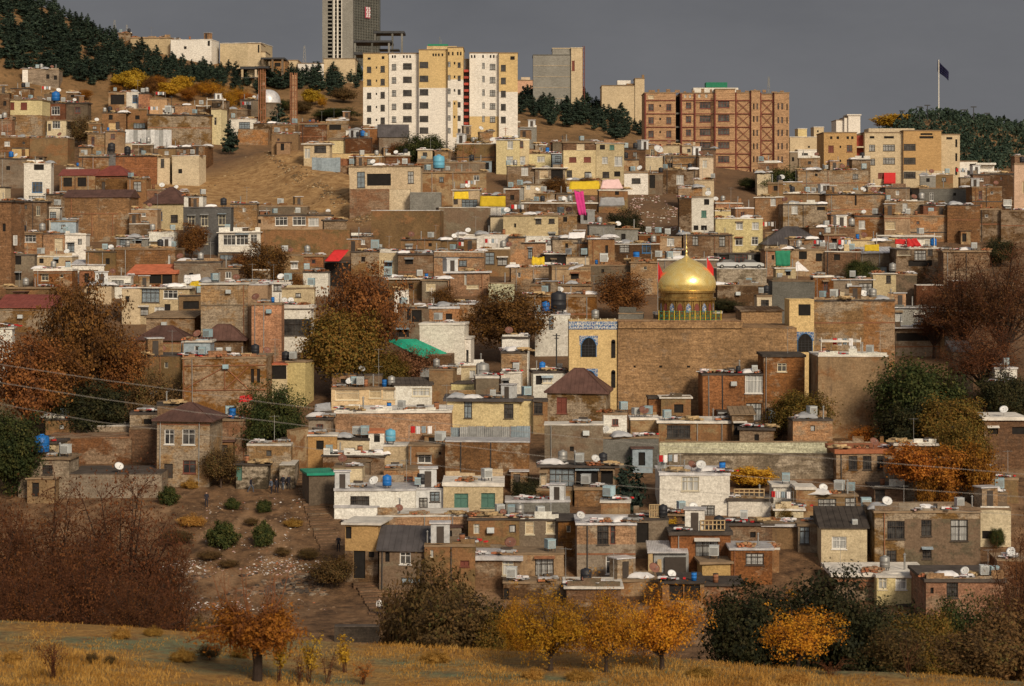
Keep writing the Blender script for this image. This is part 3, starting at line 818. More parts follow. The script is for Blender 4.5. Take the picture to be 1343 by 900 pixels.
H('00',60,145,742,800,'og','little ochre hut with a dark doorway','118,770,18,40,D',rmat='rdark',clutter=.3)
H('00',395,545,786,900,'bo','orange brick block left of the dark stair gap',rmat='rdark',yaw=0)
H('00',578,795,782,900,'bo','orange brick block right of the dark stair gap',rmat='rdark',yaw=0)
H('00',545,580,770,900,'gr','dark narrow stair tower between two orange blocks',clutter=0,yaw=0)
H('00',790,852,790,900,'cr','cream house with a tall barred window','815,820,18,44,k')
H('00',0,148,795,920,'cg','grey rendered house low on the west terrace','40,845,20,20,d',rmat='rdark')
H('00',865,1000,780,905,'cr','cream house on the lip of the dirt slope','905,860,20,22,d',yaw=-10,rmat='rwhite')
H('00',945,1042,735,820,'bt','tan house at the top of the dirt slope',yaw=-12)
H('00',1195,1345,650,700,'bo','low orange brick wall below the dark conifer',roof='n',name='garden_wall',cat='wall',clutter=0)
H('00',1150,1300,597,655,'ww','low white house with blue grey shuttered front','1228,630,55,34,G',rmat='rwhite',yaw=0)
H('00',1205,1300,500,600,'cg','grey ruined house beside the first brick shaft','1250,540,20,26,d')
H('00',-40,60,600,700,'br','red brick house below the dark tower house')
# ---- row 0 column 1
H('10',375,490,600,690,'bt','tan house with timber posts under the wooded knoll','420,640,60,26,d',rmat='rfoil')
H('10',240,375,620,690,'br','red brown house behind the small fir','300,625,70,22,G',rmat='rearth',clutter=1.5)
H('10',100,235,672,730,'mp','low mud house beside the dark conifer','',clutter=.6)
H('10',262,392,720,815,'cr','cream house with white eaves above the dirt slope','345,750,60,34,k;280,770,30,50,C',rmat='rwhite',ov=.5,yaw=-3)
H('10',392,470,705,770,'py','yellow house with sloping stair wall',roof='s',rmat='rearth',rh=.8,yaw=0)
H('10',300,645,772,800,'ye','long yellow parapet wall above the sheet fence',roof='n',name='parapet_wall',cat='wall',clutter=0,yaw=0)
H('10',490,655,785,850,'mp','mud house with white corner post','540,812,40,30,d;600,812,40,30,K',rmat='rwhite',clutter=.6)
H('10',488,645,832,870,'cr','cream parapet wall under the white post house',roof='n',name='parapet_wall',cat='wall',clutter=0,yaw=0)
H('10',470,600,690,775,'br','low red brown house with rooftop junk',clutter=1.6)
H('10',640,785,690,760,'cg','house with dark grey gable under the white flats','',roof='g',rmat='rgrey',rh=3.2,yaw=5)
H('10',560,640,645,730,'bo','orange brick house at the foot of the white flats',)
H('10',1228,1345,700,850,'py','yellow house at the corner of the white flats','1298,728,28,40,W;1296,805,34,40,W',rmat='rfoil',yaw=-8,paints=[])
H('10',830,1172,815,900,'cg','long grey parapet house below the green trees','',rmat='rearth',yaw=0,clutter=.5)
H('10',1030,1220,720,830,'mp','mud house half hidden by the yellow green tree','')
# ---- row 0 column 2
H('20',0,168,640,720,'gc','grey slab roofed house behind the yellow house',rmat='rgrey',clutter=.2,yaw=0)
H('20',0,130,700,850,'py','pale yellow two storey house beside the white flats','35,725,24,34,C;88,725,24,34,R;30,803,30,36,W;95,803,30,36,W',rmat='rwhite',yaw=0)
H('20',130,240,770,850,'py','yellow wing with a rooftop terrace','190,800,40,30,C',rmat='rearth')
H('20',245,310,770,850,'mblue','narrow blue grey sheet clad house','275,800,30,30,G',rmat='rfoil',clutter=.3)
H('20',20,160,835,920,'bb','dark brick house with one white window','108,860,34,42,W',rmat='rdark',yaw=2)
H('20',160,312,842,920,'cg','porch house with a white roof line and posts','205,875,44,44,p;270,878,60,50,d',rmat='rwhite',ov=.6,yaw=0,clutter=.3)
H('20',303,470,712,900,'py','yellow house with two red brown shutters','350,802,36,26,r;423,802,36,26,r;390,738,40,32,p;332,872,28,34,k;425,878,34,30,k',paints=[(303,470,700,755,'bb')],rmat='rearth',yaw=2,clutter=.5)
H('20',466,606,718,900,'cr','cream three storey house with stacked windows','497,740,26,24,d;545,740,24,24,t;510,805,28,34,W;578,810,40,48,W;515,878,34,30,k;572,874,30,26,d',rmat='rwhite',yaw=-3,clutter=.5)
H('20',680,800,786,870,'cr','small cream house before the brick flats','692,826,16,28,d',yaw=-4)
H('20',800,985,780,870,'bt','tan brick house with crossed steel bracing','840,830,20,24,d;905,850,30,26,W',rmat='rearth')
H('20',985,1055,785,900,'cr','slim cream house leaning on the brick flats','1012,825,24,40,C')
H('20',605,680,800,900,'mp','mud house on the brown bank','640,850,20,24,d')
# ---- row 0 column 3
H('30',205,560,855,1000,'bt','wide tan house below the orange flats','',rmat='rearth',yaw=0,clutter=1.2)
H('30',0,70,870,960,'cr','pale house behind the green bush at the brick flats','',yaw=0)
# ---- row 1 column 0
H('01',120,256,-22,168,'ww','tall white house with one green tinted window','187,98,52,52,b;195,-5,50,34,d;190,152,90,20,K',rmat='rwhite',yaw=4)
H('01',300,478,40,110,'mp','house with dark windows under a red sheet roof','340,72,44,46,d;412,72,44,46,d',roof='s',rmat='rmar',rh=1.6,yaw=2)
H('01',482,640,42,150,'bt','brick house under a broad maroon hip roof','655,95,30,46,W;520,95,16,50,D',roof='h',rmat='rmar',rh=2.2,yaw=-6)
H('01',640,735,55,170,'mp','mud house hung with pale junk','690,95,40,50,K')
H('01',325,650,150,345,'bt','tall blank brick house under a dark sagging roof','',roof='g',rmat='rbrown',rh=1.6,yaw=-2,d=9)
H('01',80,235,168,300,'bb','dim brick house beneath the tall white house','',rmat='rdark',yaw=2)
H('01',158,216,197,262,'ww','first small white clad room with arched opening','200,238,34,34,G',rmat='rwhite',clutter=0)
H('01',222,300,197,290,'ww','second white clad room with square window','265,240,32,36,G',rmat='rwhite',clutter=.4)
H('01',-60,56,165,620,'bt','tall shadowy brick house at the west edge','75,365,20,50,W;20,300,16,40,d',yaw=-6,rmat='rdark',d=7)
H('01',55,218,325,440,'bo','orange brick house with white round windows','75,366,30,50,W;152,356,56,36,w',rmat='rearth',clutter=.8)
H('01',218,328,330,445,'bt','tan brick house left of the white cladding','295,385,40,60,p')
H('01',326,430,332,445,'ww','white clad upper room with grey door','355,400,36,46,G;400,372,20,30,K',rmat='rwhite',clutter=.4,yaw=0)
H('01',650,748,280,360,'bb','low brown brick house above the tin sheds','')
H('01',735,922,182,285,'cr','cream house under a wide brown hip roof','800,242,30,44,b;875,256,36,38,k;740,262,10,20,d',roof='h',rmat='rbrown',rh=3.4,yaw=-5,d=11)
H('01',920,1160,197,410,'gr','grey stucco house with five cream framed windows','962,268,36,56,c;1027,265,36,56,c;1115,262,36,52,c;962,358,36,50,c;1027,358,36,52,c',rmat='rgrey',yaw=3,clutter=.3,ov=.1)
H('01',1158,1290,180,320,'bt','tall brick house beside the grey stucco house','',rmat='rdark')
H('01',1098,1308,322,425,'ww','white glazed sunroom house in front of grey stucco','1152,363,62,52,w;1217,363,62,52,w;1275,360,34,50,w',rmat='rwhite',yaw=0,ov=.35,clutter=.4)
H('01',1095,1210,425,480,'cg','dark fronted house under the glazed sunroom','1148,450,90,26,G',rmat='rdark',yaw=0,clutter=0)
H('01',585,742,352,410,'gc','row of grey tin sheds with dark doors','625,380,50,36,G;690,382,40,30,d',rmat='rfoil',ov=.3,clutter=1.4)
H('01',748,874,322,410,'wh','small white cluttered shed house','780,385,50,24,p;830,372,40,30,G',rmat='rwhite',clutter=1.0)
H('01',580,880,405,560,'bt','brick house with stepped roof above the red roof','850,465,12,50,W',rmat='rearth',yaw=-3,clutter=1.2)
H('01',430,580,420,560,'mp','mud house crowded with roof coolers','540,470,20,30,d',rmat='rdark',clutter=1.6)
H('01',172,362,443,510,'cr','cream bungalow with three tiny windows','208,468,22,24,d;283,468,22,24,d;340,482,26,30,R',rmat='rwhite',clutter=.4)
H('01',55,172,436,610,'cg','grey stair house with dark recess','85,462,40,50,d;85,545,40,40,d')
H('01',170,362,510,640,'bo','orange brick house behind the russet grove','')
H('01',362,522,490,560,'wh','low house under a white tin sheet roof','',roof='s',rmat='rfoil',rh=.9,clutter=0)
H('01',645,880,535,600,'mp','mud house under a bright orange red roof','780,560,60,44,d;840,560,50,60,d',roof='s',rmat='rtile',rh=1.6,yaw=-4)
H('01',752,808,462,520,'ww','white chimney hut on the orange red roof','782,488,30,26,d',rmat='rwhite',clutter=0,d=2)
H('01',875,1110,470,590,'cg','grey cement house below the dark fronted house','960,540,20,24,d',rmat='rdark')
H('01',530,655,545,630,'wh','white walled yard house with a railing','590,580,60,30,K',clutter=1.2)
H('01',700,950,600,760,'cr','house with a blue balcony screen','755,642,90,72,G;855,636,72,42,w;722,720,46,44,K;800,722,50,44,W;840,715,30,60,d',rmat='rwhite',ov=.4,yaw=0,clutter=.8)
H('01',425,560,592,660,'cr','pale house poking above the russet grove','445,620,20,30,d')
H('01',612,705,600,760,'cr','cream house left of the blue balcony','640,660,20,30,d')
H('01',900,1010,640,760,'mp','dark terrace house below the yellow awning','960,690,80,40,d',rmat='rdark',clutter=1.4)
H('01',1010,1245,578,930,'bt','great blank tan brick wall house','',rmat='rwhite',yaw=0,d=10,clutter=1.2)
H('01',1245,1345,585,930,'mp','plaster wing of the great blank brick house','',rmat='rfoil',yaw=-3,clutter=1)
H('01',735,978,755,900,'bo','orange brick gable house below the blue balcony','',roof='s',rmat='rearth',rh=.9,yaw=-10)
H('01',690,935,868,960,'mp','mud house under a low dark hip roof','',roof='h',rmat='rbrown',rh=2.0)
H('01',1010,1220,868,960,'bb','brown house under a round shouldered dark roof','',roof='h',rmat='rbrown',rh=2.2)
H('01',-20,250,705,800,'bt','tan house under a long maroon roof','',roof='s',rmat='rmar',rh=1.9,yaw=-2)
H('01',30,245,600,660,'mp','mud house above the long maroon roof','')
# ---- row 1 column 1
H('11',25,280,190,245,'cg','upper cement parapet house on the dirt mound','',rmat='rearth',clutter=.3,yaw=2)
H('11',20,402,236,312,'mp','low house with four white framed windows','40,268,16,20,d;150,268,62,44,w;240,268,66,44,w;312,274,52,40,W;385,274,34,36,W',rmat='rdark',yaw=2,clutter=.3)
H('11',0,492,312,420,'mp','long bare retaining wall under the dirt mound','',roof='n',name='retaining_wall',cat='wall',clutter=0,yaw=2)
H('11',330,495,-10,170,'br','red brick retaining wall beside the dirt mound','',roof='n',name='retaining_wall',cat='wall',clutter=0,yaw=-6,D=514)
H('11',492,690,110,205,'br','red brick garden wall with cream pier','',roof='n',name='garden_wall',cat='wall',clutter=0,yaw=0)
H('11',682,795,108,205,'cr','cream garden wall with a notch','',roof='n',name='garden_wall',cat='wall',clutter=0,yaw=0)
H('11',492,850,-10,120,'cr','cream house with a planted yard and grey awning','550,60,40,80,G;640,60,120,60,d;800,50,30,60,K',rmat='rearth',yaw=0)
H('11',850,1180,20,160,'mp','mud house with a dark drainpipe','',rmat='rearth',yaw=3,clutter=.5)
H('11',795,950,125,260,'gc','dark grey retaining wall with bushes on top','',roof='n',name='retaining_wall',cat='wall',clutter=0,yaw=0)
H('11',600,945,215,380,'mp','stained concrete retaining wall in the middle slope','',roof='n',name='retaining_wall',cat='wall',clutter=0,yaw=-3)
H('11',940,1200,200,340,'cg','sloping grey wall below the yellow sheets','',roof='n',name='garden_wall',cat='wall',clutter=0,yaw=6)
H('11',1010,1145,110,210,'cr','house wrapped with yellow sheet and grey panels','1050,135,78,40,p;1095,180,80,40,G;1025,165,22,40,D',rmat='rwhite',clutter=1.2)
H('11',1130,1275,195,260,'ww','white wall house under the yellow tarp','',rmat='rwhite',yaw=0)
H('11',1275,1345,105,300,'bb','brown house right of the yellow tarp','1310,150,20,24,d')
H('11',1200,1345,240,345,'cr','stacked cream house in the middle of the slope','1190,280,14,40,d')
H('11',1028,1292,336,410,'wh','white house with a small black window','1050,366,34,28,k',rmat='rwhite',yaw=0)
H('11',750,950,360,440,'mp','mud house under the stained concrete wall','',rmat='rdark',clutter=1)
H('11',1290,1345,345,430,'bo','orange brick house beside the white stacked house','')
H('11',500,640,420,520,'bt','tan brick house behind the tall russet tree','560,460,20,24,d',clutter=1.6)
H('11',638,735,420,520,'cr','cream fronted house with a roof tank','685,485,40,26,b',clutter=1.4)
H('11',735,915,430,530,'bb','dark brick house with coolers crowding the roof','790,470,40,30,d',rmat='rdark',clutter=2)
H('11',915,1165,420,530,'bt','tan house with an outside stair','1000,468,14,20,d;1060,480,40,30,G',rmat='rwhite',clutter=1.5)
H('11',1160,1300,410,520,'mp','mud house with tall tin shutters','1195,455,50,60,G;1260,470,50,40,K',rmat='rearth',clutter=1.6)
H('11',128,292,435,530,'mp','mud house with a white paper window','215,490,36,34,W',rmat='rearth',clutter=.6)
H('11',258,384,522,620,'wh','streaked whitewashed wall house','',rmat='rdark',clutter=.8,yaw=0)
H('11',365,492,470,570,'dk','shade block under the tilted red awning','',rmat='rdark',clutter=0)  # near-black walls paint the shade beneath the awning
H('11',975,1195,522,620,'bt','tan house with a foil roof edge','1075,560,12,60,C;1110,598,60,20,p',rmat='rfoil',ov=.4,yaw=0,clutter=.6)
H('11',690,860,555,630,'mp','mud house with white eaves behind the russet tree','760,595,20,26,d;800,595,20,26,d',rmat='rwhite',ov=.4,clutter=1.2)
H('11',855,980,560,650,'cg','grey house with pale roof boards','900,600,50,40,p',rmat='rearth')
H('11',1190,1320,578,650,'lg','low green wall house beside the russet crown','',rmat='rearth',clutter=.2)
H('11',718,790,615,700,'ww','small white house front between russet trees','',rmat='rwhite',clutter=.5)
H('11',735,925,700,870,'cg','unfinished concrete frame house','830,745,50,60,d;790,735,20,60,d;760,830,60,40,d',rmat='rdark',clutter=1)
H('11',0,150,680,960,'bo','orange brick wall house beside the black glazed house','',rmat='rearth',yaw=0,clutter=1.2)
H('11',148,300,690,900,'ww','black glazed house with white bands','228,802,140,84,k',rmat='rwhite',th=.5,ov=.4,yaw=0,clutter=.5)
H('11',0,190,575,690,'wh','white cluttered house above the orange brick wall','130,600,40,40,K;60,610,50,30,p',rmat='rwhite',clutter=1.5)
H('11',845,1070,780,1010,'ww','white house with dark slatted band','930,945,90,40,d',rmat='rwhite',yaw=-6,clutter=.3,short='white house with dark slatted band')
H('11',1070,1100,850,1010,'ww','slim white annex with a tall window','1083,950,12,70,k',rmat='rwhite',clutter=0,yaw=-6)
H('11',1025,1120,680,760,'bo','small brick house between two russet crowns','',clutter=1.2)
# ---- row 1 column 2
H('21',608,728,22,108,'ww','white cube house with a wide dark window','668,66,44,26,k',rmat='rearth',yaw=-3,clutter=.6)
H('21',726,800,30,108,'cg','grey house with a black doorway','748,70,28,66,d',rmat='rearth')
H('21',795,975,10,110,'bb','brown brick house below the braced house','888,60,36,46,W',rmat='rearth',yaw=-4)
H('21',960,1058,60,150,'cr','cream corner house behind the white tower house','1030,120,20,40,C')
H('21',880,1000,100,180,'bo','orange house with a white roof line','',rmat='rwhite')
H('21',320,490,62,110,'og','yellow and orange terrace house','400,85,60,30,p',rmat='rearth')
H('21',480,625,110,200,'mp','mud house with a pale grey skirt wall','570,125,20,24,d',paints=[(480,600,145,200,'cg')])
H('21',945,1057,152,335,'ww','white tower house with four dark windows','1022,170,26,34,d;1008,232,26,34,t;968,302,24,24,d;1008,302,30,24,d',rmat='rwhite',yaw=0,d=8,clutter=.4)
H('21',885,947,152,335,'bb','brown brick side of the white tower house','',rmat='rdark',yaw=0,clutter=.3)
H('21',1065,1302,252,425,'py','pale yellow house with paired white windows','1185,292,34,36,W;1265,292,34,36,W;1183,370,38,40,w;1263,367,34,40,w',rmat='rwhite',yaw=-4,clutter=.8,d=9)
H('21',1064,1152,215,262,'py','attic room on the pale yellow house','',rmat='rwhite',clutter=.8)
H('21',905,1042,337,440,'bb','brown brick house behind the gold dome','965,365,30,50,K',rmat='rdark')
H('21',1040,1152,337,440,'bb','dark brick house under the yellow house','1100,370,30,50,K',rmat='rdark',clutter=.3)
H('21',1075,1310,428,500,'gr','dark garage row with one white bay','1110,460,50,50,d;1195,460,60,50,R;1240,460,16,50,C;1280,460,40,50,d',rmat='rdark',yaw=0,clutter=.2)
H('21',0,276,237,395,'cr','wide white house with three black windows','177,270,30,24,k;243,268,30,24,k;245,338,34,22,k;60,290,10,20,d',rmat='rearth',yaw=0,clutter=1.2)
H('21',100,300,345,420,'wh','long white yard wall below the wide white house','240,375,40,24,K',roof='n',name='garden_wall',cat='wall',clutter=0)
H('21',275,370,235,330,'bt','brick house with a round vent','310,260,20,24,d',rmat='rearth')
H('21',95,470,175,245,'bb','brown house row behind the pink cloth','',rmat='rwhite',clutter=1.3,yaw=0)
H('21',0,100,95,200,'gc','grey house beside the small russet tree','60,130,30,26,d;20,120,24,24,W')
H('21',96,200,80,180,'cr','cream house behind the small russet tree','125,98,20,20,W')
H('21',555,785,382,480,'bb','brown brick house with one blue window','610,406,50,40,K;720,404,44,50,b',rmat='rwhite',yaw=-3,clutter=1)
H('21',780,895,345,440,'mp','mud house left of the blue capped pole','840,370,36,44,W',rmat='rearth')
H('21',428,560,352,490,'mp','mud house with a tall pale pipe','520,420,14,60,d',clutter=1.3)
H('21',820,890,420,490,'wh','small white house behind the dome','',rmat='rfoil')
H('21',316,430,447,500,'cr','tan cream house with a striped roof','',rmat='rearth',clutter=1)
H('21',28,106,345,480,'bo','orange brick tower by the white yard wall','',rmat='rdark',clutter=.4)
H('21',100,215,375,480,'bt','brick house behind the yellow bundle','',clutter=1.2)
H('21',210,320,430,500,'dk','dark hut with a white roof edge','',rmat='rwhite',clutter=.5)
H('21',40,252,502,595,'bo','long orange brick house below the yellow bundle','',rmat='rearth',yaw=3,clutter=.8)
H('21',245,440,490,640,'mp','mud house with a white tin lean to','360,545,40,30,d',rmat='rearth',clutter=.6)
H('21',438,648,488,600,'cg','grey cement house left of the dome','500,520,14,20,d',rmat='rearth',clutter=1)
H('21',640,775,472,610,'bt','tan plastered house just left of the dome','',rmat='rearth',clutter=.8)
H('21',770,1075,460,560,'cg','grey house hidden behind the gold dome','',rmat='rwhite',clutter=.8)
H('21',140,440,585,680,'mp','low mud house below the tin lean to','240,605,20,20,d',rmat='rearth',clutter=1)
H('21',120,470,640,760,'bo','orange walled terrace above the white annex','',rmat='rearth',clutter=2.2)
H('21',160,335,735,920,'wh','whitewashed house left of the yellow portal','240,780,24,70,G;190,790,24,40,d',rmat='rfoil',clutter=1.4,yaw=0)
H('21',1075,1330,590,680,'bb','brown house below the stone bank','1290,600,20,24,d',rmat='rearth')
# ---- row 1 column 3
H('31',-10,132,145,285,'bt','tan brick house with one white window and foil edge','82,172,26,38,W',rmat='rwhite',yaw=-4,clutter=.4)
H('31',130,350,183,300,'bt','brick house with a dark lean to roof','188,212,30,40,W;320,205,40,16,d',rmat='rdark',yaw=3)
H('31',345,640,132,250,'bt','long tan brick house with a row of coolers','495,165,10,50,d',rmat='rdark',yaw=0,clutter=1.6)
H('31',105,348,130,195,'mp','long mud house below the green bush','',rmat='rearth',clutter=1.6)
H('31',372,492,236,330,'br','red brown brick house under the long tan house','',rmat='rdark',yaw=2,clutter=.3)
H('31',490,645,240,335,'bo','orange house with one white shuttered window','527,286,32,42,W',rmat='rdark',yaw=2,clutter=.8)
H('31',815,1085,100,190,'gc','long grey concrete house under the cream flats','',rmat='rearth',yaw=0,clutter=.2)
H('31',1080,1230,95,220,'bt','tan brick house right of the grey concrete house','',rmat='rearth',yaw=3,clutter=.4)
H('31',640,838,168,260,'bt','tan house with a white blind at the cream flats','742,198,24,40,W',rmat='rearth')
H('31',835,960,185,270,'br','dark red brick house in the east terrace','',rmat='rdark',yaw=0,clutter=.3)
H('31',955,1118,187,350,'bt','tall tan plastered house in the east terrace','',rmat='rdark',yaw=-3,clutter=.3)
H('31',1112,1228,205,345,'bb','brown brick house in the east terrace','',rmat='rearth',yaw=-4,clutter=.5)
H('31',760,960,240,345,'bo','orange tan house below the dark red house','',rmat='rearth',yaw=0,clutter=.4)
H('31',1225,1360,215,350,'bb','long brown house at the east edge','1258,175,40,30,W',rmat='rearth')
H('31',1290,1345,-20,185,'pk','pink house at the east edge','1335,100,10,60,p',yaw=-4,rmat='rearth',clutter=.2)
H('31',640,770,240,345,'mp','cluttered mud house with a tin hut','670,290,50,40,p',clutter=2)
H('31',262,490,300,400,'bb','brown brick house right of the dark slate roof','',rmat='rearth',clutter=1.4)
H('31',38,332,388,450,'cr','cream house under a dark slate hip roof','',roof='h',rmat='rgrey',rh=3.3,yaw=0,d=9)
H('31',338,445,335,430,'br','small red brick house beyond the slate roof','',rmat='rearth',clutter=.8)
H('31',436,615,362,450,'ye','yellow walled roof terrace','580,395,60,40,p',rmat='rearth',clutter=.8)
H('31',600,700,370,470,'mp','mud house left of the red cloth','',rmat='rearth')
H('31',698,935,402,560,'bb','brown house with wide windows under the red cloth','738,426,66,26,p;820,440,60,50,K;870,422,26,40,k;820,480,120,30,d',rmat='rwhite',yaw=0,clutter=.6)
H('31',690,900,342,420,'wh','white canopied roof room','860,385,40,40,C',rmat='rwhite',ov=.8,yaw=0,clutter=.3)
H('31',936,1168,416,610,'bb','big brown brick house behind the bare trees','',rmat='rearth',yaw=-2,clutter=.8)
H('31',40,165,410,520,'bt','brick house hung with green cloth','',rmat='rearth',clutter=1)
H('31',160,345,410,520,'mp','mud house jumbled with pipes and cans','230,440,40,40,d;310,450,30,40,d',clutter=2)
H('31',340,520,420,530,'bb','brown house left of the olive bush','400,450,30,30,d',rmat='rwhite',clutter=1.4)
H('31',510,700,430,520,'cg','grey house with a broken tin roof','',roof='s',rmat='rfoil',rh=1.1)
H('31',95,195,502,575,'cr','tiny cream house with a dark window','157,530,24,24,d',rmat='rwhite',clutter=.6)
H('31',75,288,568,760,'gc','blank grey cement house behind the yellow block','',rmat='rearth',yaw=0,clutter=.3)
H('31',285,385,542,690,'bo','orange brick stub tower','',rmat='rwhite',yaw=0,clutter=.3)
H('31',380,585,560,690,'cg','porch house with pink panel and white railing','398,635,34,44,R;430,640,26,40,p;545,610,70,60,K',rmat='rfoil',clutter=.6)
H('31',583,698,530,690,'cr','cream house corner with one narrow window','660,560,24,38,k',rmat='rwhite',yaw=-2,clutter=.8)
H('31',695,800,535,690,'cg','grey flank of the cream corner house','745,640,14,20,d',rmat='rearth',yaw=-6,clutter=.6)
H('31',0,75,640,760,'cr','small cream house with a barred window','40,686,40,44,k',yaw=0,rmat='rearth',clutter=.6)
H('31',800,935,590,720,'br','red brown wall in shade of the bare trees','',roof='n',name='garden_wall',cat='wall',clutter=0)
H('31',693,935,700,830,'gc','grey house with a long foil roof edge','712,748,34,50,W;815,756,50,44,K',rmat='rfoil',ov=.4,yaw=0,clutter=.5)
H('31',695,925,800,920,'cg','cement house with a deep dark awning','800,850,200,40,d',rmat='rfoil',ov=.7,yaw=0,clutter=.6)
H('31',920,1060,800,920,'mp','mud house at the edge of the bare trees','970,870,60,50,K',rmat='rearth')
# ---- row 2 column 0
H('02',655,920,100,320,'mp','mud plastered house with a rain pipe','',rmat='rdark',yaw=3,d=8,clutter=1.2)
H('02',918,1340,108,400,'bo','orange brick house with a rusty steel frame','1270,205,16,70,d;1300,205,16,70,d',rmat='rearth',yaw=0,d=9,clutter=1.4,short='orange brick house with rusty steel frame')
H('02',786,1050,432,735,'bt','brick house with a brown hip roof beside the yard','848,510,50,76,w;945,510,66,78,w;845,682,44,74,D;950,660,66,66,R',roof='h',rmat='rbrown',rh=1.9,yaw=-5,d=7,ov=.55,clutter=0)
H('02',1050,1345,420,600,'br','long low brick house right of the hip roof','',rmat='rearth',yaw=0,clutter=.9)
H('02',375,650,455,540,'st','pale stone terrace wall under the grove','',roof='n',name='terrace_wall',cat='wall',clutter=0,yaw=2)
H('02',648,792,470,610,'bb','crumbling brick wall joined to the hip roofed house','',roof='n',name='terrace_wall',cat='wall',clutter=0,yaw=0)
H('02',225,660,515,620,'br','low red brick terrace wall under the stone wall','',roof='n',name='terrace_wall',cat='wall',clutter=0,yaw=2)
H('02',90,345,612,790,'st','ruined yard room heaped with rubble','',rmat='rearth',yaw=-3,clutter=1.4)
H('02',338,812,695,790,'cg','low cement yard wall before the heaped junk','',roof='n',name='yard_wall',cat='wall',clutter=0,yaw=0)
H('02',1185,1345,645,745,'st','stone hut with a green door','1200,690,30,80,t',rmat='rdark',ov=.3,yaw=0,clutter=.8,d=3)
H('02',0,150,310,400,'ye','yellow hut under an old brown roof at the grove','',roof='s',rmat='rearth',rh=2.0)
H('02',150,260,240,400,'bb','dark brick house deep behind the grove','200,300,40,60,d',rmat='rdark')
H('02',480,640,280,420,'bb','shaded brick house behind the russet grove','530,390,30,60,b;570,350,16,60,C',rmat='rdark')
H('02',-30,60,-40,240,'wh','white yard house glimpsed left of the grove','',rmat='rwhite')
# ---- row 2 column 1
H('12',-2,78,110,300,'bo','orange brick corner house above the small green tree','20,190,14,80,d;45,190,14,80,d',rmat='rtile',yaw=0,clutter=1)
H('12',78,180,140,330,'cr','plaster porch house with a plant on the sill','130,185,90,70,d',rmat='rtile',yaw=0,clutter=1)
H('12',172,268,130,330,'py','narrow cream plaster wall above the stair lane','',rmat='rearth',yaw=-12,clutter=.4,d=4)
H('12',400,720,262,350,'ye','row of yellow sheet metal cabins','480,300,120,50,p;620,290,60,50,p;690,290,60,60,p',rmat='rearth',yaw=0,clutter=1.6,d=3)
H('12',715,905,250,350,'wh','tarpaulin roofed shed beside the yellow cabins','850,285,90,40,C',roof='s',rmat='rdark',rh=.8,clutter=0)
H('12',890,1010,170,330,'mp','mud terrace behind the cream house','',rmat='rearth',clutter=1.2)
H('12',422,1000,378,560,'bt','long tan brick house with whitewashed roof rim','',rmat='rwhite',yaw=0,d=9,ov=.15,clutter=.9,th=.3)
H('12',1003,1172,236,330,'py','attic hut on the cream barred house','1155,268,24,50,b',rmat='rdark',yaw=0,clutter=.3,d=4)
H('12',980,1345,318,470,'py','cream house with grey slab roof and barred window','1086,372,40,90,G;1290,380,48,74,k',rmat='rgrey',yaw=0,d=8,ov=.5,th=.35,clutter=.4)
H('12',893,972,442,560,'ww','small white box house beside the grey sheeting','',rmat='rwhite',yaw=0,clutter=.6,d=4)
H('12',970,1393,530,740,'bt','stained plaster wall house under the grey sheeting','',rmat='rfoil',yaw=0,d=5,clutter=0,ov=.03)
H('12',788,972,550,700,'mp','brown house with one bright white window','868,618,70,46,w;945,592,12,14,d',rmat='rearth',yaw=0,clutter=.5)
H('12',662,790,550,690,'cr','white cube draped with a white sheet','',rmat='rwhite',yaw=-3,clutter=0)
H('12',586,664,480,620,'ww','small white hut with an orange crate on top','628,510,30,52,d',rmat='terra',yaw=2,clutter=0)
H('12',282,426,500,640,'og','olive plastered house beside the stair lane','',rmat='rwhite',yaw=2,clutter=.5)
H('12',426,590,515,620,'cr','low cream house with a dark broken roof','',rmat='rdark',clutter=1.2)
H('12',358,664,602,700,'br','red brick wall house with junk along its top','',rmat='rdark',yaw=-3,clutter=1.2)
H('12',664,858,668,760,'bo','orange brick house under the white cube','',rmat='rearth',yaw=0,clutter=.3)
H('12',415,556,660,800,'cr','upper cream room of the long white house','',rmat='rearth',yaw=0,clutter=.8,d=5)
H('12',415,822,770,920,'wh','long white house with a black barred window','543,840,96,66,k',rmat='rfoil',yaw=0,d=7,clutter=.7)
H('12',820,968,765,900,'mwhite','silver sheet clad house with a cooler','862,840,44,50,K;920,810,50,50,G',rmat='rfoil',yaw=0,clutter=1,d=5)
H('12',962,1262,738,915,'cr','cream house with two teal shutters','1052,830,70,72,t;1187,828,70,74,t',rmat='rwhite',yaw=0,th=.45,ov=.15,clutter=.4,d=7)
H('12',288,418,690,850,'cg','grey shed beside the stairs with teal roof','',rmat='rteal',yaw=14,clutter=0,d=5)
# ---- row 2 column 2
H('22',-6,152,320,460,'py','pale yellow house end left of the hip roofed house','20,380,50,80,k',rmat='rgrey',yaw=0,clutter=.5,d=6)
H('22',150,222,325,470,'mp','narrow mud house with one barred window','175,365,44,60,k',rmat='rdark',yaw=0,clutter=.3)
H('22',218,515,292,445,'bt','tan brick house under a rusty hip roof','293,352,52,82,r',roof='h',rmat='rbrown',rh=3.0,yaw=-7,d=7,ov=.35,clutter=0)
H('22',208,502,445,640,'cg','grey block wall below the rusty hip roof','345,570,20,24,d',rmat='rwhite',yaw=-2,clutter=.2,d=4)
H('22',500,782,510,640,'gc','low grey block wall house behind the conifer','',rmat='rearth',yaw=0,clutter=.7,d=5)
H('22',150,330,180,330,'wh','white house with one dark door behind the pole','180,225,34,46,d;220,225,50,30,C',rmat='rdark',clutter=1)
H('22',-10,120,80,300,'bt','brick house below the broad russet tree','60,150,30,34,G',rmat='rdark',clutter=1)
H('22',-10,90,185,330,'ww','white arched house below the broad russet tree','15,245,30,50,d',rmat='rwhite',clutter=.5)
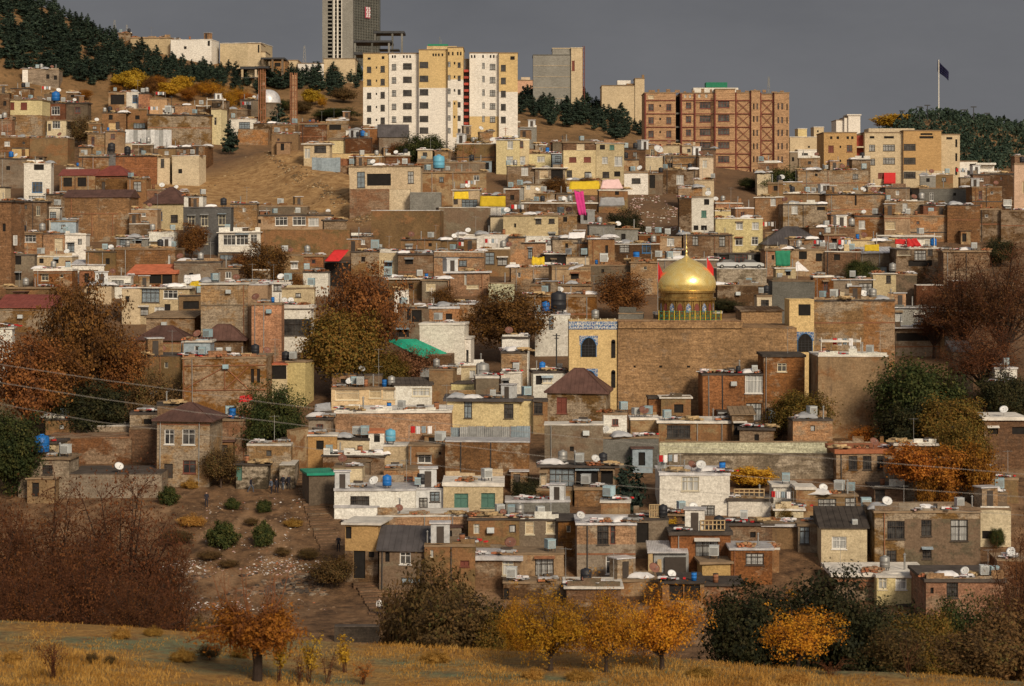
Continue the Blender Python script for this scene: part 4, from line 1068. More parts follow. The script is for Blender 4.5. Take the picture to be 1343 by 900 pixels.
H('22',640,785,415,530,'mp','mud house with a red brown stain','',rmat='rwhite',yaw=0,clutter=.6,d=5)
H('22',780,1155,430,545,'mp','pale house with a wide barred window','880,484,118,66,k',rmat='rwhite',yaw=0,ov=.25,th=.3,clutter=.7,d=7)
H('22',793,942,310,430,'mp','stained plaster box room under the shrine wall','',rmat='rwhite',yaw=0,d=4,clutter=.3)
H('22',730,800,310,420,'bo','low orange brick room under the shrine wall','',rmat='rdark',yaw=0,clutter=.2)
H('22',1150,1260,400,560,'bb','dark passage house with sloped brown roof','1190,470,60,60,d',roof='s',rmat='rearth',rh=.8,yaw=0)
H('22',785,1669,535,610,'lg','long pale green balcony wall','',roof='n',name='balcony_wall',cat='wall',clutter=0,yaw=0,d=.6)
H('22',1003,1215,192,420,'bo','orange brick house with cluttered black roof','',rmat='rdark',yaw=0,d=7,ov=.1,clutter=1.6)
H('22',1213,1310,192,420,'bo','narrow brick house with a white curtained window','1258,245,88,92,W;1258,385,80,90,K',rmat='rdark',yaw=0,d=7,ov=.1,clutter=.8)
H('22',188,560,655,790,'bb','black balcony house with grey screens','295,715,128,90,G;420,715,110,80,d;520,715,60,80,d;200,720,34,70,p',rmat='rdark',yaw=0,d=6,ov=.5,clutter=1.2)
H('22',358,518,765,860,'bt','tan brick wall under the black balcony house','',rmat='rearth',yaw=0,clutter=.5,d=3)
H('22',785,1137,690,905,'ww','big white house with a grey shuttered window','938,746,88,72,C;1028,878,68,50,K',rmat='rfoil',yaw=0,d=8,ov=.1,th=.3,clutter=1.6)
H('22',1130,1345,820,910,'ww','white annex with a railed terrace','',rmat='rdark',yaw=0,d=6,clutter=.6)
H('22',830,1669,600,700,'st','rough stone bank wall under the pale green wall','',roof='n',name='bank_wall',cat='wall',clutter=0,yaw=0,d=1.5)
H('22',12,335,830,915,'gc','grey concrete parapet house above the dish row','',rmat='rfoil',yaw=0,clutter=.5,d=5)
H('22',165,350,770,850,'mp','earth roofed hut by the dark bush','',rmat='rearth',clutter=.4,d=4)
# ---- row 2 column 3
H('32',32,238,95,420,'bo','tall orange brick house before the shrine wall','',rmat='rdark',yaw=0,d=7,ov=.18,th=.35,clutter=.2)
H('32',305,655,100,490,'mp','great blank mud plastered house','',rmat='rwhite',yaw=0,d=9,ov=.05,clutter=1.2,swins='')
H('32',398,692,572,720,'bo','brown house with three barred windows','482,640,44,70,k;553,640,44,70,k;622,640,38,70,k',rmat='terra',yaw=0,d=8,ov=.2,th=.5,clutter=.6)
H('32',690,1125,640,870,'st','vine hung stone wall below the green tree','',roof='n',name='vine_wall',cat='wall',clutter=0,yaw=0)
H('32',590,745,760,880,'bb','brown brick house with one tall barred window','618,812,50,82,k',rmat='rdark',yaw=0,clutter=.5,d=5)
H('32',285,505,800,920,'mp','mud house with curtained windows and a cooler','352,858,92,76,K;470,855,56,80,K',rmat='rearth',yaw=0,clutter=1.8,d=5)
H('32',195,292,762,920,'mp','narrow mud hut with a yellow crate','',rmat='ye' if False else 'rwhite',yaw=0,clutter=.4,d=4)
H('32',82,202,750,860,'wh','dirty white hut beside the yellow vine','',rmat='rwhite',yaw=0,clutter=.8,d=4)
H('32',1190,1350,240,420,'mp','tan plastered house at the far east','1200,380,20,80,C',rmat='rdark',yaw=0,clutter=1,d=6)
H('32',1140,1350,410,640,'bb','long brown house with a strip of dark windows','1185,478,50,36,d;1315,478,70,36,d',rmat='rwhite',yaw=0,ov=.3,th=.4,d=7,clutter=.3)
H('32',985,1085,85,260,'cg','small grey gabled house above the green tree','',roof='s',rmat='rgrey',rh=1.4,yaw=0)
H('32',1135,1255,790,920,'bb','dim brown house in the east thicket','1215,885,60,34,p',rmat='rearth',d=5)
# ---- row 3
H('13',630,1085,40,200,'bt','tan brick house with whitewashed roof rim below the white house','',rmat='rwhite',yaw=0,d=6,clutter=.4,short='tan brick house under the white house')
H('13',415,640,-8,60,'wh','white lower storey beside the stairs','',rmat='rfoil',yaw=0,d=6,clutter=0)
H('13',468,634,80,380,'og','ochre timber hut on a dark base','485,130,30,60,d;540,290,60,140,d;600,240,30,30,d',paints=[(460,640,222,400,'bb')],rmat='rwhite',yaw=-10,d=5,clutter=0,ov=.35)
H('13',640,880,222,420,'cg','grey house under a dark sagging gable','770,257,56,62,w;680,252,22,50,d;800,370,100,30,G',roof='g',rmat='rgrey',rh=2.2,yaw=-4,d=7)
H('13',868,1122,188,440,'mp','mud house behind the scrubby brown tree','1070,284,46,30,r;905,235,16,40,C',rmat='rearth',yaw=0,d=6,clutter=1.4)
H('13',1088,1345,56,240,'mp','brown house with dishes along its rim','1130,110,30,50,C;1310,110,34,40,K',rmat='rdark',yaw=0,d=6,clutter=1.2)
H('13',1120,1345,245,410,'bb','brick house under a row of foil sheets','1287,305,58,80,C',rmat='rfoil',yaw=0,d=6,ov=.35,th=.45,clutter=.6)
H('23',8,280,62,230,'cg','grey brown house with two blank cream panels','133,105,46,66,p;237,100,46,66,p',rmat='rdark',yaw=0,d=6,clutter=1.2)
H('23',-5,305,232,400,'mp','mud house with a wide curtained window','207,302,94,88,K;20,308,46,66,C',rmat='rearth',yaw=0,d=5,clutter=.3)
H('23',275,372,62,250,'bo','orange brick bay with a tiny window','327,110,20,34,c',rmat='rdark',yaw=0,d=5,clutter=.5)
H('23',370,664,80,360,'bt','brick house with a red curtained window','500,142,58,96,k;550,142,26,92,R;540,292,50,90,w',paints=[(370,664,188,360,'cg')],rmat='rfoil',yaw=0,d=7,ov=.15,clutter=1.3)
H('23',0,330,375,470,'bb','low brick terrace house at the valley bottom','15,440,24,60,d',rmat='rearth',yaw=0,d=5,clutter=1)
H('23',318,590,400,500,'bb','terrace house with a white ragged roof rim','520,470,30,40,d',rmat='rwhite',yaw=0,d=6,ov=.3,clutter=1)
H('23',842,1142,125,330,'bo','orange house with a wide white curtained window','1022,212,116,92,K',rmat='rdark',yaw=0,d=6,ov=.25,th=.35,clutter=.6)
H('23',825,988,35,140,'bb','upper brick room with a dark square opening','922,52,46,40,d',rmat='rearth',yaw=-3,d=4,clutter=1.3)
H('23',664,830,60,260,'cg','dim house behind the orange vine','700,130,60,100,d',rmat='rdark',yaw=0,d=5,clutter=.6)
H('23',1000,1142,275,400,'og','small orange plastered lean to','',rmat='rearth',yaw=3,d=4,clutter=.4,ov=.3)
H('23',1142,1350,205,390,'bo','brick house with a pale blind','1262,262,92,60,K',rmat='rfoil',yaw=0,d=5,ov=.2,clutter=.6)
H('23',1130,1350,85,210,'bb','brown terrace house below the white annex','',rmat='rdark',yaw=0,d=5,clutter=.8)
H('23',800,1010,375,520,'mp','dark porch house with a white dish','870,430,70,80,d;950,430,80,80,d',rmat='rdark',yaw=0,d=6,ov=.2,clutter=.8)
H('23',1010,1205,385,500,'br','red brick house behind the dark thicket','',rmat='rdark',yaw=0,d=5,clutter=.6)
H('23',560,800,365,450,'mp','mud terrace above the golden trees','',rmat='rearth',yaw=0,d=6,clutter=.7)
H('33',30,212,85,210,'mp','tan house with a blue white door','235,140,60,100,G;8,115,30,50,d',rmat='rfoil',yaw=0,d=5,clutter=.8)
H('33',205,330,85,230,'cg','narrow grey house with pale blue door','238,140,50,96,G',rmat='rearth',yaw=0,d=5,clutter=.4)
H('33',322,552,108,310,'cr','cream house under a dark overhanging roof','412,180,74,62,W',roof='s',rmat='rdark',rh=1.6,yaw=-2,d=6,clutter=0)
H('33',590,1122,20,300,'bt','large brown house with three barred windows','697,116,88,92,k;850,106,52,82,k;1015,118,88,108,K;675,248,50,60,k;853,236,46,50,k',paints=[(740,1122,60,300,'cg')],rmat='rearth',yaw=0,d=8,clutter=1.1,ov=.1)
H('33',848,1242,362,560,'br','red brick house with a wet black roof','980,415,58,82,k;878,420,16,30,d',rmat='rdark',yaw=0,d=9,ov=.2,th=.3,clutter=.7)
H('33',385,852,330,480,'bb','long house under a whitewashed concrete roof','',rmat='rwhite',yaw=0,d=7,ov=.3,th=.4,clutter=.5)
H('33',600,852,345,490,'py','yellow tiled balcony room','630,385,44,60,C;722,385,56,60,W;810,455,16,24,d',rmat='rwhite',yaw=0,d=7.6,ov=.1,clutter=0,D=228)
H('33',715,850,490,620,'mp','mud ground floor below the yellow balcony room','750,530,30,40,d;818,540,32,80,C',rmat='rdark',yaw=0,d=4,clutter=0,D=227.5)
H('33',1120,1275,5,200,'cr','cream stepped house beside the large brown house','1160,140,60,40,d',rmat='rearth',yaw=-4,d=5,clutter=.6)
H('33',1205,1350,265,400,'br','red brick house at the east end of the valley','',rmat='rearth',yaw=-3,d=5,clutter=.5)
H('33',0,110,205,330,'mp','terrace with a rusty railing','',rmat='rwhite',yaw=0,d=5,clutter=1)

def framing(label, t, lines, mat='mrust', w=.085, name='steel_frame'):
    """flat steel sections let into a facade: tile pixel lines"""
    r = next(q for q in HOUSES if q['root'].get('label') == label); mb = MB()
    for x0, y0, x1, y1 in lines:
        A = (r['S'](tx(t,x0)), -.03, r['Zl'](tx(t,x0), ty(t,y0))); B = (r['S'](tx(t,x1)), -.03, r['Zl'](tx(t,x1), ty(t,y1))); mb.tube([A,B], [w,w], 4)
    mb.build(name, M[mat], r['root'])
framing('orange brick house with a rusty steel frame','02',[(922,152,1336,152),(922,275,1336,275),(1130,112,1130,275),(924,112,924,390),(924,270,1128,160),(1132,160,1250,272),(1132,270,1250,160)])
framing('tall blank brick house under a dark sagging roof','01',[(362,232,592,232),(462,232,462,344),(566,232,566,344),(358,155,358,344)])
framing('orange brick house with cluttered black roof','22',[(1102,196,1102,400)],'dsteel'); framing('orange brick block left of the dark stair gap','00',[(470,790,470,860)])
framing('tan brick house with crossed steel bracing','20',[(806,784,806,868),(850,784,850,868),(806,868,850,784),(806,784,850,868),(806,826,980,826)],'dsteel',.07)
framing('great blank tan brick wall house','01',[(1225,590,1225,900)],'mrust',.06)
M['flank'] = simple('green_grey_netting', (.12,.13,.115), .6, .3, sc=.3)
M['banner'] = simple('pink_banner', (.55,.12,.16), .8, .1)
M['stepa'] = simple('trodden_earth', (.15,.09,.05), .95, .35)
# ------------------------------------------------------------------ large buildings (each wing one part, its windows sub-parts)
def plain_mesh_box(mb, x0, x1, y0, y1, z0, z1, m=0): mb.box(x0, x1, y0, y1, z0, z1, m)

class Big:
    """a tall building seen from the front: wings given in picture pixels at one distance"""
    def __init__(s, t, xc, D, name, label, cat, yb=None):
        s.t = t; s.D = D; px = tx(t, xc); s.X = (px-CX)/F*D
        s.z = zt(s.X, D) if yb is None else (HY-ty(t, yb))/F*D
        s.root = empty(name, (s.X, D, s.z)); tag(s.root, label, cat); s.n = 0
    def lx(s, x, dy=0.0): return (tx(s.t, x)-CX)/F*(s.D+dy) - s.X
    def lz(s, y, dy=0.0): return (HY-ty(s.t, y))/F*(s.D+dy) - s.z
    def wing(s, x0, x1, yt, yb, mat, wins=(), paints=(), dy=0.0, depth=12.0, roof='rearth', par=.0, name='wing', sideh=()):
        mat = even(mat); paints = [(*p[:4], even(p[4])) for p in paints]
        s.n += 1; a, b = s.lx(x0, dy), s.lx(x1, dy); h, z0 = s.lz(yt, dy), s.lz(yb, dy)-8
        ml = [M[mat]]; pts = []
        for p in paints:
            if M[p[4]] not in ml: ml.append(M[p[4]])
            pts.append((s.lx(p[0],dy)-a, s.lx(p[1],dy)-a, s.lz(p[3],dy), s.lz(p[2],dy), ml.index(M[p[4]])))
        ws = [(s.lx(w[0]-w[2]/2,dy)-a, s.lx(w[0]+w[2]/2,dy)-a, s.lz(w[1]+w[3]/2,dy), s.lz(w[1]-w[3]/2,dy), w[4]) for w in wins]
        mb = MB(); W = b-a
        face_grid(mb, (a,dy), (1,0), W, z0, h, [w[:4] for w in ws], (0,1), pts, step=6, jit=0)
        face_grid(mb, (b,dy), (0,1), depth, z0, h, [], (-1,0), [(0,depth,*p[2:]) for p in pts if p[1] > W-.1], step=6, jit=0)
        face_grid(mb, (a,dy+depth), (0,-1), depth, z0, h, [], (1,0), [(0,depth,*p[2:]) for p in pts if p[0] < .1], step=6, jit=0)
        face_grid(mb, (b,dy+depth), (-1,0), W, z0, h, [], (0,-1), step=6, jit=0)
        o = mb.build(name, ml, s.root)
        r = MB(); r.box(a-.12, b+.12, dy-.12, dy+depth+.1, h+.004, h+.22); r.build('roof_edge', M[roof], o)
        for w in ws: put_window(o, w[4], a+(w[0]+w[1])/2, w[2], w[1]-w[0], w[3]-w[2], y=dy, merged=True)
        return o
    def boxes(s, name, mat, items, parent=None, dy0=0.0):
        """items: (x0,x1,yt,yb,front,back) picture pixels and metres"""
        mb = MB()
        for x0, x1, yt, yb, f, k in items: mb.box(s.lx(x0,f), s.lx(x1,f), f, k, s.lz(yb,f), s.lz(yt,f))
        return mb.build(name, M[mat], parent or s.root)
    def beam(s, mb, x0, y0, x1, y1, f, w=.22): mb.tube([(s.lx(x0,f), f, s.lz(y0,f)), (s.lx(x1,f), f, s.lz(y1,f))], [w*.7, w*.7], 4)

def rows(xs, ys, w, h, s): return [(x, y, w, h, s) for x in xs for y in ys]

# the white and yellow flats
B = Big('10', 950, 562, 'apartment_block', 'white and yellow apartment block on the ridge with a red stair between its wings', 'apartment block', yb=690)
ry = [335,400,467,535,600]
B.wing(560,690,270,690,'ww', rows([590],[350,414,481,545,606],22,30,'k')+rows([658],[347,412,478,542,606],22,32,'k')+rows([627],[340,406,472,538,603],7,11,'d')+[(590,295,16,12,'d'),(660,290,14,14,'d')], [(560,690,270,438,'ye')], dy=.4)
B.wing(690,840,270,690,'ww', rows([715],[337,403,468,536,600],22,30,'K')+rows([782],[333,400,467,533,598],44,30,'k')+rows([708,720,764,780,796],[285],8,14,'d'), dy=0)
B.wing(840,985,252,690,'ww', rows([865],[326,395,463,529,597,655],44,30,'k')+rows([912,925,940,958],[276],8,14,'d'), [(840,985,252,442,'ye')], dy=-1.8, depth=14)
B.wing(985,1062,240,690,'ww', rows([992],[324,391,459,525,594,657],14,28,'K')+rows([1042],[328,394,463,527,595,660],15,28,'k')+rows([1019],[318,386,454,520,588],8,13,'d')+rows([990,1010,1035,1050],[270],8,18,'d'), [(985,1062,240,400,'ye'),(1010,1034,505,690,'ye')], dy=-3.0, depth=15)
B.wing(1094,1242,268,690,'wh', rows([1164],[332,398,466,531,598],13,32,'K')+rows([1210],[336,402,468,534,600],28,30,'K')+rows([1105,1120,1162,1200,1216],[284],8,15,'d'), [(1094,1242,585,690,'ye')], dy=.6)
B.wing(1242,1336,268,690,'ww', rows([1264],[342,406,472,538,602],25,32,'k')+[(1310,292,22,18,'d')], [(1242,1336,268,462,'ye')], dy=-.8)
B.wing(1062,1094,300,690,'gr', dy=3.0, depth=8, name='stairwell')
for i in range(10): B.boxes('stair_flight', 'rred', [(1066,1090,350+i*33,362+i*33,1.2,2.9)])
B.boxes('roof_room', 'ye', [(880,1030,232,252,2,9)]); B.boxes('roof_cap', 'greenc', [(885,985,222,231,2,9)])
mb = MB(); B.beam(mb, 945, 225, 945, 185, 5, .12); B.beam(mb, 952, 225, 952, 200, 5, .1); mb.build('aerial', M['mast'], B.root)

# the brick flats with steel bracing (two picture tiles share their coordinates: 30 = 20 + 1274.8)
B = Big('20', 1060, 548, 'brick_apartment_block', 'large unplastered brick apartment block with red steel bracing on its front', 'apartment block', yb=910)
ry = [540,606,674,741]
B.wing(710,866,468,910,'fb1', rows([742],ry,28,34,'R')+rows([831],ry,26,34,'R')+rows([788],[532,598,664,730],8,12,'d')+[(742,487,26,18,'p')], dy=0)
B.wing(890,960,470,910,'fb1', rows([930],[531,600,667,735],27,32,'R')+[(915,484,10,16,'C'),(938,484,10,16,'C')], dy=-.5)
B.wing(960,1066,470,910,'fb1', rows([1014],[529,597,664,732],56,34,'R')+[(985,482,12,18,'C'),(1020,482,12,18,'C')], dy=0)
B.wing(1066,1164,450,910,'fb1', rows([1107],[525,594,661,730,800,868],58,33,'R'), dy=-1.2, depth=14)
B.wing(1164,1246,468,910,'fb1', [], dy=0)
B.wing(1246,1290,458,910,'fb1', rows([1258],[535,598,668,735,800,865],7,30,'d')+rows([1275],[535,598,668,735,800,865],8,30,'R'), dy=-.8)
B.wing(1290,1362,474,910,'fb1', [], dy=.3)
B.wing(1362,1436,468,910,'fb1', rows([1381],[535,604,668,735,802],9,32,'R')+rows([1400],[535,604,668,735,802],9,32,'R')+rows([1425],[538,604,668,735],6,32,'d'), dy=-.6)
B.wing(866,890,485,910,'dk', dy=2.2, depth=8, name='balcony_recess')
B.boxes('balcony_slab', 'gc', [(866,890,566+i*68,574+i*68,.2,2.1) for i in range(4)])
fr = MB()
for x in (713, 894, 962, 1063): B.beam(fr, x, 470, x, 905, -.75 if x != 1063 else -1.5, .30)
for x in (1168, 1243, 1292, 1358): B.beam(fr, x, 465, x, 905, -.25 if x < 1290 else 0.0, .30)
for i in range(6):
    y = 505+i*67
    for a, b, f in ((712,864,-.15),(892,1062,-.7),(1066,1163,-1.35),(1167,1244,-.2),(1291,1360,.1)): B.beam(fr, a, y, b, y, f, .17)
fr.build('steel_frame', M['steel'], B.root)
br = MB()
for i in range(6):
    y = 505+i*67
    for a, b, f in ((1168,1243,-.28),(1292,1358,.02)): B.beam(br, a, y, b, y+67, f, .11); B.beam(br, a, y+67, b, y, f, .11)
br.build('cross_brace', M['steel'], B.root)
B.boxes('roof_room', 'ww', [(955,1180,441,468,3,9)]); B.boxes('roof_tank', 'greenc', [(1018,1125,414,440,4,8)])
ds = MB()
for i in range(16):
    x = 730+i*44; ds.box(B.lx(x), B.lx(x)+R.uniform(.4,1.6), -.1, .3, B.lz(470)+.2, B.lz(470)+R.uniform(.4,1.2))
ds.build('roof_upstand', M['fb1'], B.root)

# the orange and cream flats
B = Big('30', 680, 520, 'apartment_block', 'orange and cream apartment block with a red balcony awning', 'apartment block', yb=1040)
B.wing(335,500,668,1040,'og', rows([371],[748,820],27,34,'r')+rows([464],[746,818],29,34,'R')+rows([418],[738,808],8,12,'d')+rows([372,405,455,478],[692],12,14,'d'), dy=.3)
B.wing(540,735,668,1040,'cr', rows([577],[743,813],30,32,'K')+rows([662],[742,808],60,32,'K')+[(662,690,50,12,'d'),(577,690,24,12,'d'),(622,882,30,28,'r'),(685,960,30,44,'K')], dy=0)
B.wing(735,925,658,1040,'cr', rows([766],[739,808,879,960],60,32,'k')+[(850,690,70,12,'d'),(850,674,60,10,'d')], [(735,925,658,858,'og')], dy=-1.0)
B.wing(925,1018,678,1040,'cr', rows([1000],[720,790,860],10,40,'d')+[(965,695,30,12,'d')], dy=3)
B.wing(500,540,680,1040,'rred', dy=2.5, depth=8, name='stairwell')
B.boxes('balcony_slab', 'cr', [(500,540,735,742,.4,2.4),(500,540,802,809,.4,2.4),(500,540,870,877,.4,2.4)])
B.boxes('roof_room', 'cr', [(560,790,645,667,3,10)])
aw = MB(); f = -1.9
P = lambda x, y, f: (B.lx(x,f), f, B.lz(y,f))
aw.poly([P(637,868,-.1),P(695,868,-.1),P(695,915,-1.6),P(637,915,-1.6)]); aw.poly([P(637,915,-1.6),P(695,915,-1.6),P(695,922,-1.6),P(637,922,-1.6)])
o = aw.build('awning', M['red'], B.root); o.modifiers.new('t','SOLIDIFY').thickness = .05
dr = MB(); dr.box(B.lx(640,-.5), B.lx(690,-.5), -.5, -.35, B.lz(1000,-.5), B.lz(930,-.5)); dr.build('balcony_panel', M['mblue'], B.root)

# concrete slab blocks on the skyline
B = Big('20', 270, 640, 'concrete_building', 'unfinished grey concrete block with pale right edge on the skyline', 'building', yb=560)
B.wing(150,340,278,560,'gc', dy=0, depth=12, roof='gc'); B.wing(247,341,245,560,'gc', dy=.2, depth=10, roof='cr')
B.wing(341,398,243,560,'cr', [(352,330,14,50,'r')], dy=-.6, depth=10, roof='cr')  # right face catches more light, which is put into its cream colour
hb = MB()
for x in (400, 408): B.beam(hb, x, 232, x, 545, .3, .14)
for i in range(14): B.beam(hb, 400, 245+i*21, 408, 245+i*21, .3, .09)
hb.build('hoist_mast', M['steel'], B.root)
ls = MB()
for i in range(4): B.beam(ls, 151, 330+i*55, 340, 330+i*55, -.04, .1)
ls.build('floor_line', M['cr'], B.root)
B = Big('20', 600, 640, 'concrete_building', 'tan slab building with a taller end tower and white roof box', 'building', yb=640)
B.wing(495,662,432,640,'cr', dy=0, depth=12, paints=[]); B.wing(662,709,396,640,'cr', dy=-.4, depth=8, paints=[])
B.boxes('roof_box', 'ww', [(573,640,404,426,3,8)]); B.boxes('roof_upstand', 'mp', [(620,660,420,431,1,3), (696,708,376,395,1,2)])
B = Big('20', 105, 690, 'low_building', 'ruddy low building peeping out left of the grey concrete block', 'building', yb=470)
B.wing(60,150,405,470,'pk', [(100,440,12,14,'d')], dy=0); B.boxes('roof_room', 'cr', [(90,135,388,404,2,6)])

# the unfinished tower behind the ridge
B = Big('10', 480, 900, 'tower', 'very tall unfinished concrete tower with a pink banner and white strips', 'tower', yb=330)
B.wing(355,382,-70,330,'gc', dy=.2, depth=26); B.wing(405,412,-70,330,'gc', dy=.0, depth=26); B.wing(456,512,-70,330,'gc', dy=-.3, depth=26)
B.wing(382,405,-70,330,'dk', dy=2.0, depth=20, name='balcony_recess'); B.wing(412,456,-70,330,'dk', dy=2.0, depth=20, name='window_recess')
B.boxes('floor_slab', 'gc', [(382,405,-60+i*19.5,-54+i*19.5,.3,2.0) for i in range(20)])
B.boxes('white_strip', 'ww', [(410,418,-70,330,-.1,.5),(428,436,-70,330,-.1,.5),(450,457,-70,330,-.1,.5)])
B.boxes('spandrel', 'gc', [(418,450,-60+i*19.5,-55+i*19.5,.3,2.0) for i in range(20)])
gl = MB(); x0, x1 = B.lx(512), B.lx(625)
yy0, yy1 = -.3, 14.0
def gp(u, z, off=0.0): return (x0+(x1-x0)*u+off*.45, yy0+(yy1-yy0)*u-off*.9, z)
z0, z1 = B.lz(330), B.lz(-70)
gl.poly([gp(0,z0),gp(1,z0),gp(1,z1),gp(0,z1)]); gl.poly([gp(1,z0),(x1,30,z0),(x1,30,z1),gp(1,z1)]); gl.build('glass_flank', M['flank'], B.root)
sc = MB()
for i in range(16): u = i/15; sc.tube([gp(u,z0,.5), gp(u,z1,.5)], [.14]*2, 4)
for i in range(30): z = z0+(z1-z0)*i/29; sc.tube([gp(0,z,.5), gp(1,z,.5)], [.10]*2, 4)
sc.build('scaffolding', M['gc'], B.root)
bn = MB(); za, zb = B.lz(84), B.lz(28)
bn.poly([gp(.43,za,.9),gp(.64,za,.9),gp(.64,zb,.9),gp(.43,zb,.9)]); o = bn.build('banner', M['banner'], B.root); o.modifiers.new('t','SOLIDIFY').thickness = .06
bm_ = MB()
for k in range(5):
    zc = zb-(zb-za)*(k+.6)/5.4
    for j in range(2):
        u = .47+.09*j+.02*(k%2); bm_.poly([gp(u,zc-.35,1.05),gp(u+.055,zc-.25,1.05),gp(u+.06,zc+.35,1.05),gp(u+.01,zc+.45,1.05)])
bm_.build('banner_marks', M['whitec'], o)

# steel skeletons
def skeleton(t, D, yb, label, posts, beams, slabs, mat='dsteel', pm='gc'):
    B = Big(t, (posts[0][0]+posts[-1][0])/2, D, 'building_frame', label, 'building frame', yb=yb)
    for x, y0, y1, f in posts: p = MB(); p.box(B.lx(x,f)-.28, B.lx(x,f)+.28, f-.28, f+.28, B.lz(y1,f), B.lz(y0,f)); p.build('column', M[pm], B.root)
    s = MB()
    for x0, x1, y0, y1, f, k in slabs: s.box(B.lx(x0,f), B.lx(x1,f), f, k, B.lz(y1,f)+.004, B.lz(y0,f))
    s.build('floor_slab', M[mat], B.root); return B
skeleton('10', 690, 330, 'dark steel building skeleton beside the tall tower', [(519,212,320,.6),(605,212,300,.6),(690,212,300,.6),(707,165,300,6),(755,165,300,6),(620,165,210,6)],
  None, [(512,702,203,213,0,14),(612,766,156,167,5.5,16),(512,560,262,275,0,14),(640,740,246,252,5,12)], pm='gc')
skeleton('00', 640, 420, 'concrete frame storey beside the big cream block', [(1217,345,400,0),(1285,345,400,0)], None, [(1205,1345,334,347,-.5,10),(1210,1345,388,392,-.5,10)], pm='cr')
skeleton('10', 640, 400, 'rusty building frame behind the second brick shaft', [(55,296,360,0),(105,296,360,0),(155,292,400,0)], None, [(45,165,289,297,-.4,9)], pm='cg')
B = Big('10', 90, 655, 'low_building', 'brown storey hall on the ridge behind the brick shafts', 'building', yb=400)
B.wing(45,168,300,400,'bt', [(80,325,30,20,'d'),(130,325,30,20,'d')])
B = Big('10', 370, 665, 'low_building', 'long cream walled compound stepping along the ridge', 'building', yb=420)
B.wing(165,232,305,400,'cr', [(185,320,10,12,'d')], dy=1); B.wing(232,362,320,420,'wh', [(300,345,10,14,'d'),(345,335,10,14,'d')]); B.wing(362,520,297,420,'cr', dy=.8)
B = Big('10', 24, 642, 'low_building', 'cream stepped annex of the big cream block', 'building', yb=330)
B.wing(-20,45,220,330,'cr', [(35,245,8,40,'d')]); B.wing(45,70,262,330,'cr', dy=.5)

# white tall building far behind and hazy distant houses
B = Big('30', 455, 800, 'far_building', 'bright white stepped building rising behind the orange flats', 'building', yb=700)
B.wing(397,440,605,700,'ww', dy=1.2); B.wing(438,462,592,700,'ww', dy=0); B.wing(458,518,578,700,'ww', dy=-.8); B.boxes('roof_cap','ww',[(452,524,574,580,-1.2,8)])
for (x0,x1,yt,yb,mt,lab,ww) in ((165,235,690,800,'cr','pale hazy house beside the brick flats',[(200,760,20,18,'d')]),(205,250,648,700,'py','distant pale yellow house above the hazy houses',[]),
      (232,335,690,760,'cr','wide hazy house with white dome roof',[(260,738,10,10,'d')]),(205,335,755,830,'wh','hazy white house with black windows',[(240,775,30,12,'k'),(300,790,20,14,'d')]),
      (285,335,640,695,'cr','distant cream house left of the white stepped building',[(305,660,8,10,'d')]),(165,205,765,850,'cg','hazy grey house at the foot of the brick flats',[(180,800,12,20,'d')]),
      (250,345,808,870,'cg','grey yard house before the orange flats',[(320,828,34,24,'b')])):
    B = Big('30', (x0+x1)/2, (700 if yb < 780 else 600)+(x0*7+yt*3)%40, 'far_house', lab, 'house', yb=yb+20); B.wing(x0,x1,yt,yb+20,mt,ww, depth=8, roof='rwhite')
# ruined white building
B = Big('30', 1115, 560, 'ruined_building', 'ruined white apartment building with ragged floors and empty openings', 'building', yb=960)
B.wing(1018,1105,812,960,'wh', [(1080,836,26,26,'d'),(1075,872,40,26,'d'),(1075,915,40,24,'d')], depth=9)
B.wing(1105,1190,832,960,'wh', [(1150,870,40,20,'d'),(1150,910,50,24,'d')], dy=.8, depth=8); B.wing(1188,1226,862,960,'wh', [(1205,905,20,20,'d')], dy=1.4, depth=7)
B.boxes('floor_slab', 'wh', [(1100,1200,818,828,-.8,3),(1105,1226,858,866,-.9,3),(1100,1226,892,900,-1.2,3),(1018,1100,850,856,-.7,1)])

# ------------------------------------------------------------------ the unfinished mosque: two brick shafts, a tin dome
def shaft(t, xc, w, yt, yb, label):
    p = at(tx(t,xc), ty(t,yb)); k = p.y/F; r = empty('minaret_shaft', p); tag(r, label, 'minaret')
    ww = w*K*k/2; h = (HY-ty(t,yt))*k-p.z
    b = MB(); b.tube([(0,0,-3),(0,0,h)], [ww*1.08, ww*1.04], 8); b.build('brick_shaft', M['bt'], r)
    c = MB()
    for j in range(8):
        a = 2*math.pi*(j+.5)/8; q = ww*1.1; c.box(q*math.cos(a)-.09, q*math.cos(a)+.09, q*math.sin(a)-.09, q*math.sin(a)+.09, 0, h+.6)
    c.build('corner_post', M['mrust'], r)
    g = MB()
    for i in range(int(h/1.5)): g.tube([(0,0,1+i*1.5),(0,0,1.12+i*1.5)], [ww*1.16]*2, 8)
    g.build('ring_band', M['mrust'], r)
    return r, ww, h, p
r, ww, h, p = shaft('00', 1316, 32, 345, 690, 'first brick minaret shaft, taller and carrying a dark platform')
b = MB(); b.box(-ww*2.1, ww*2.2, -ww*1.8, ww*1.8, h, h+.5); b.build('platform', M['dsteel'], r)
shaft('10', 211, 32, 378, 690, 'second brick minaret shaft, bare topped and a little shorter')
p = at(tx('10',70), ty('10',600)); p.y += 6; k = p.y/F; r = empty('mosque_dome', p); tag(r, 'silvery white unfinished dome between the two brick shafts', 'dome')
R0 = 64*K*k; zb = (HY-ty('10',520))*k-p.z; zt_ = (HY-ty('10',450))*k-p.z; hh = zt_-zb
b = MB(); b.lathe([(R0*math.cos(a)**.9, zb+hh*(math.sin(a)**.85)) for a in [i*math.pi/2/10*.99 for i in range(11)]], 20); b.build('dome_shell', M['rfoil'], r, True)
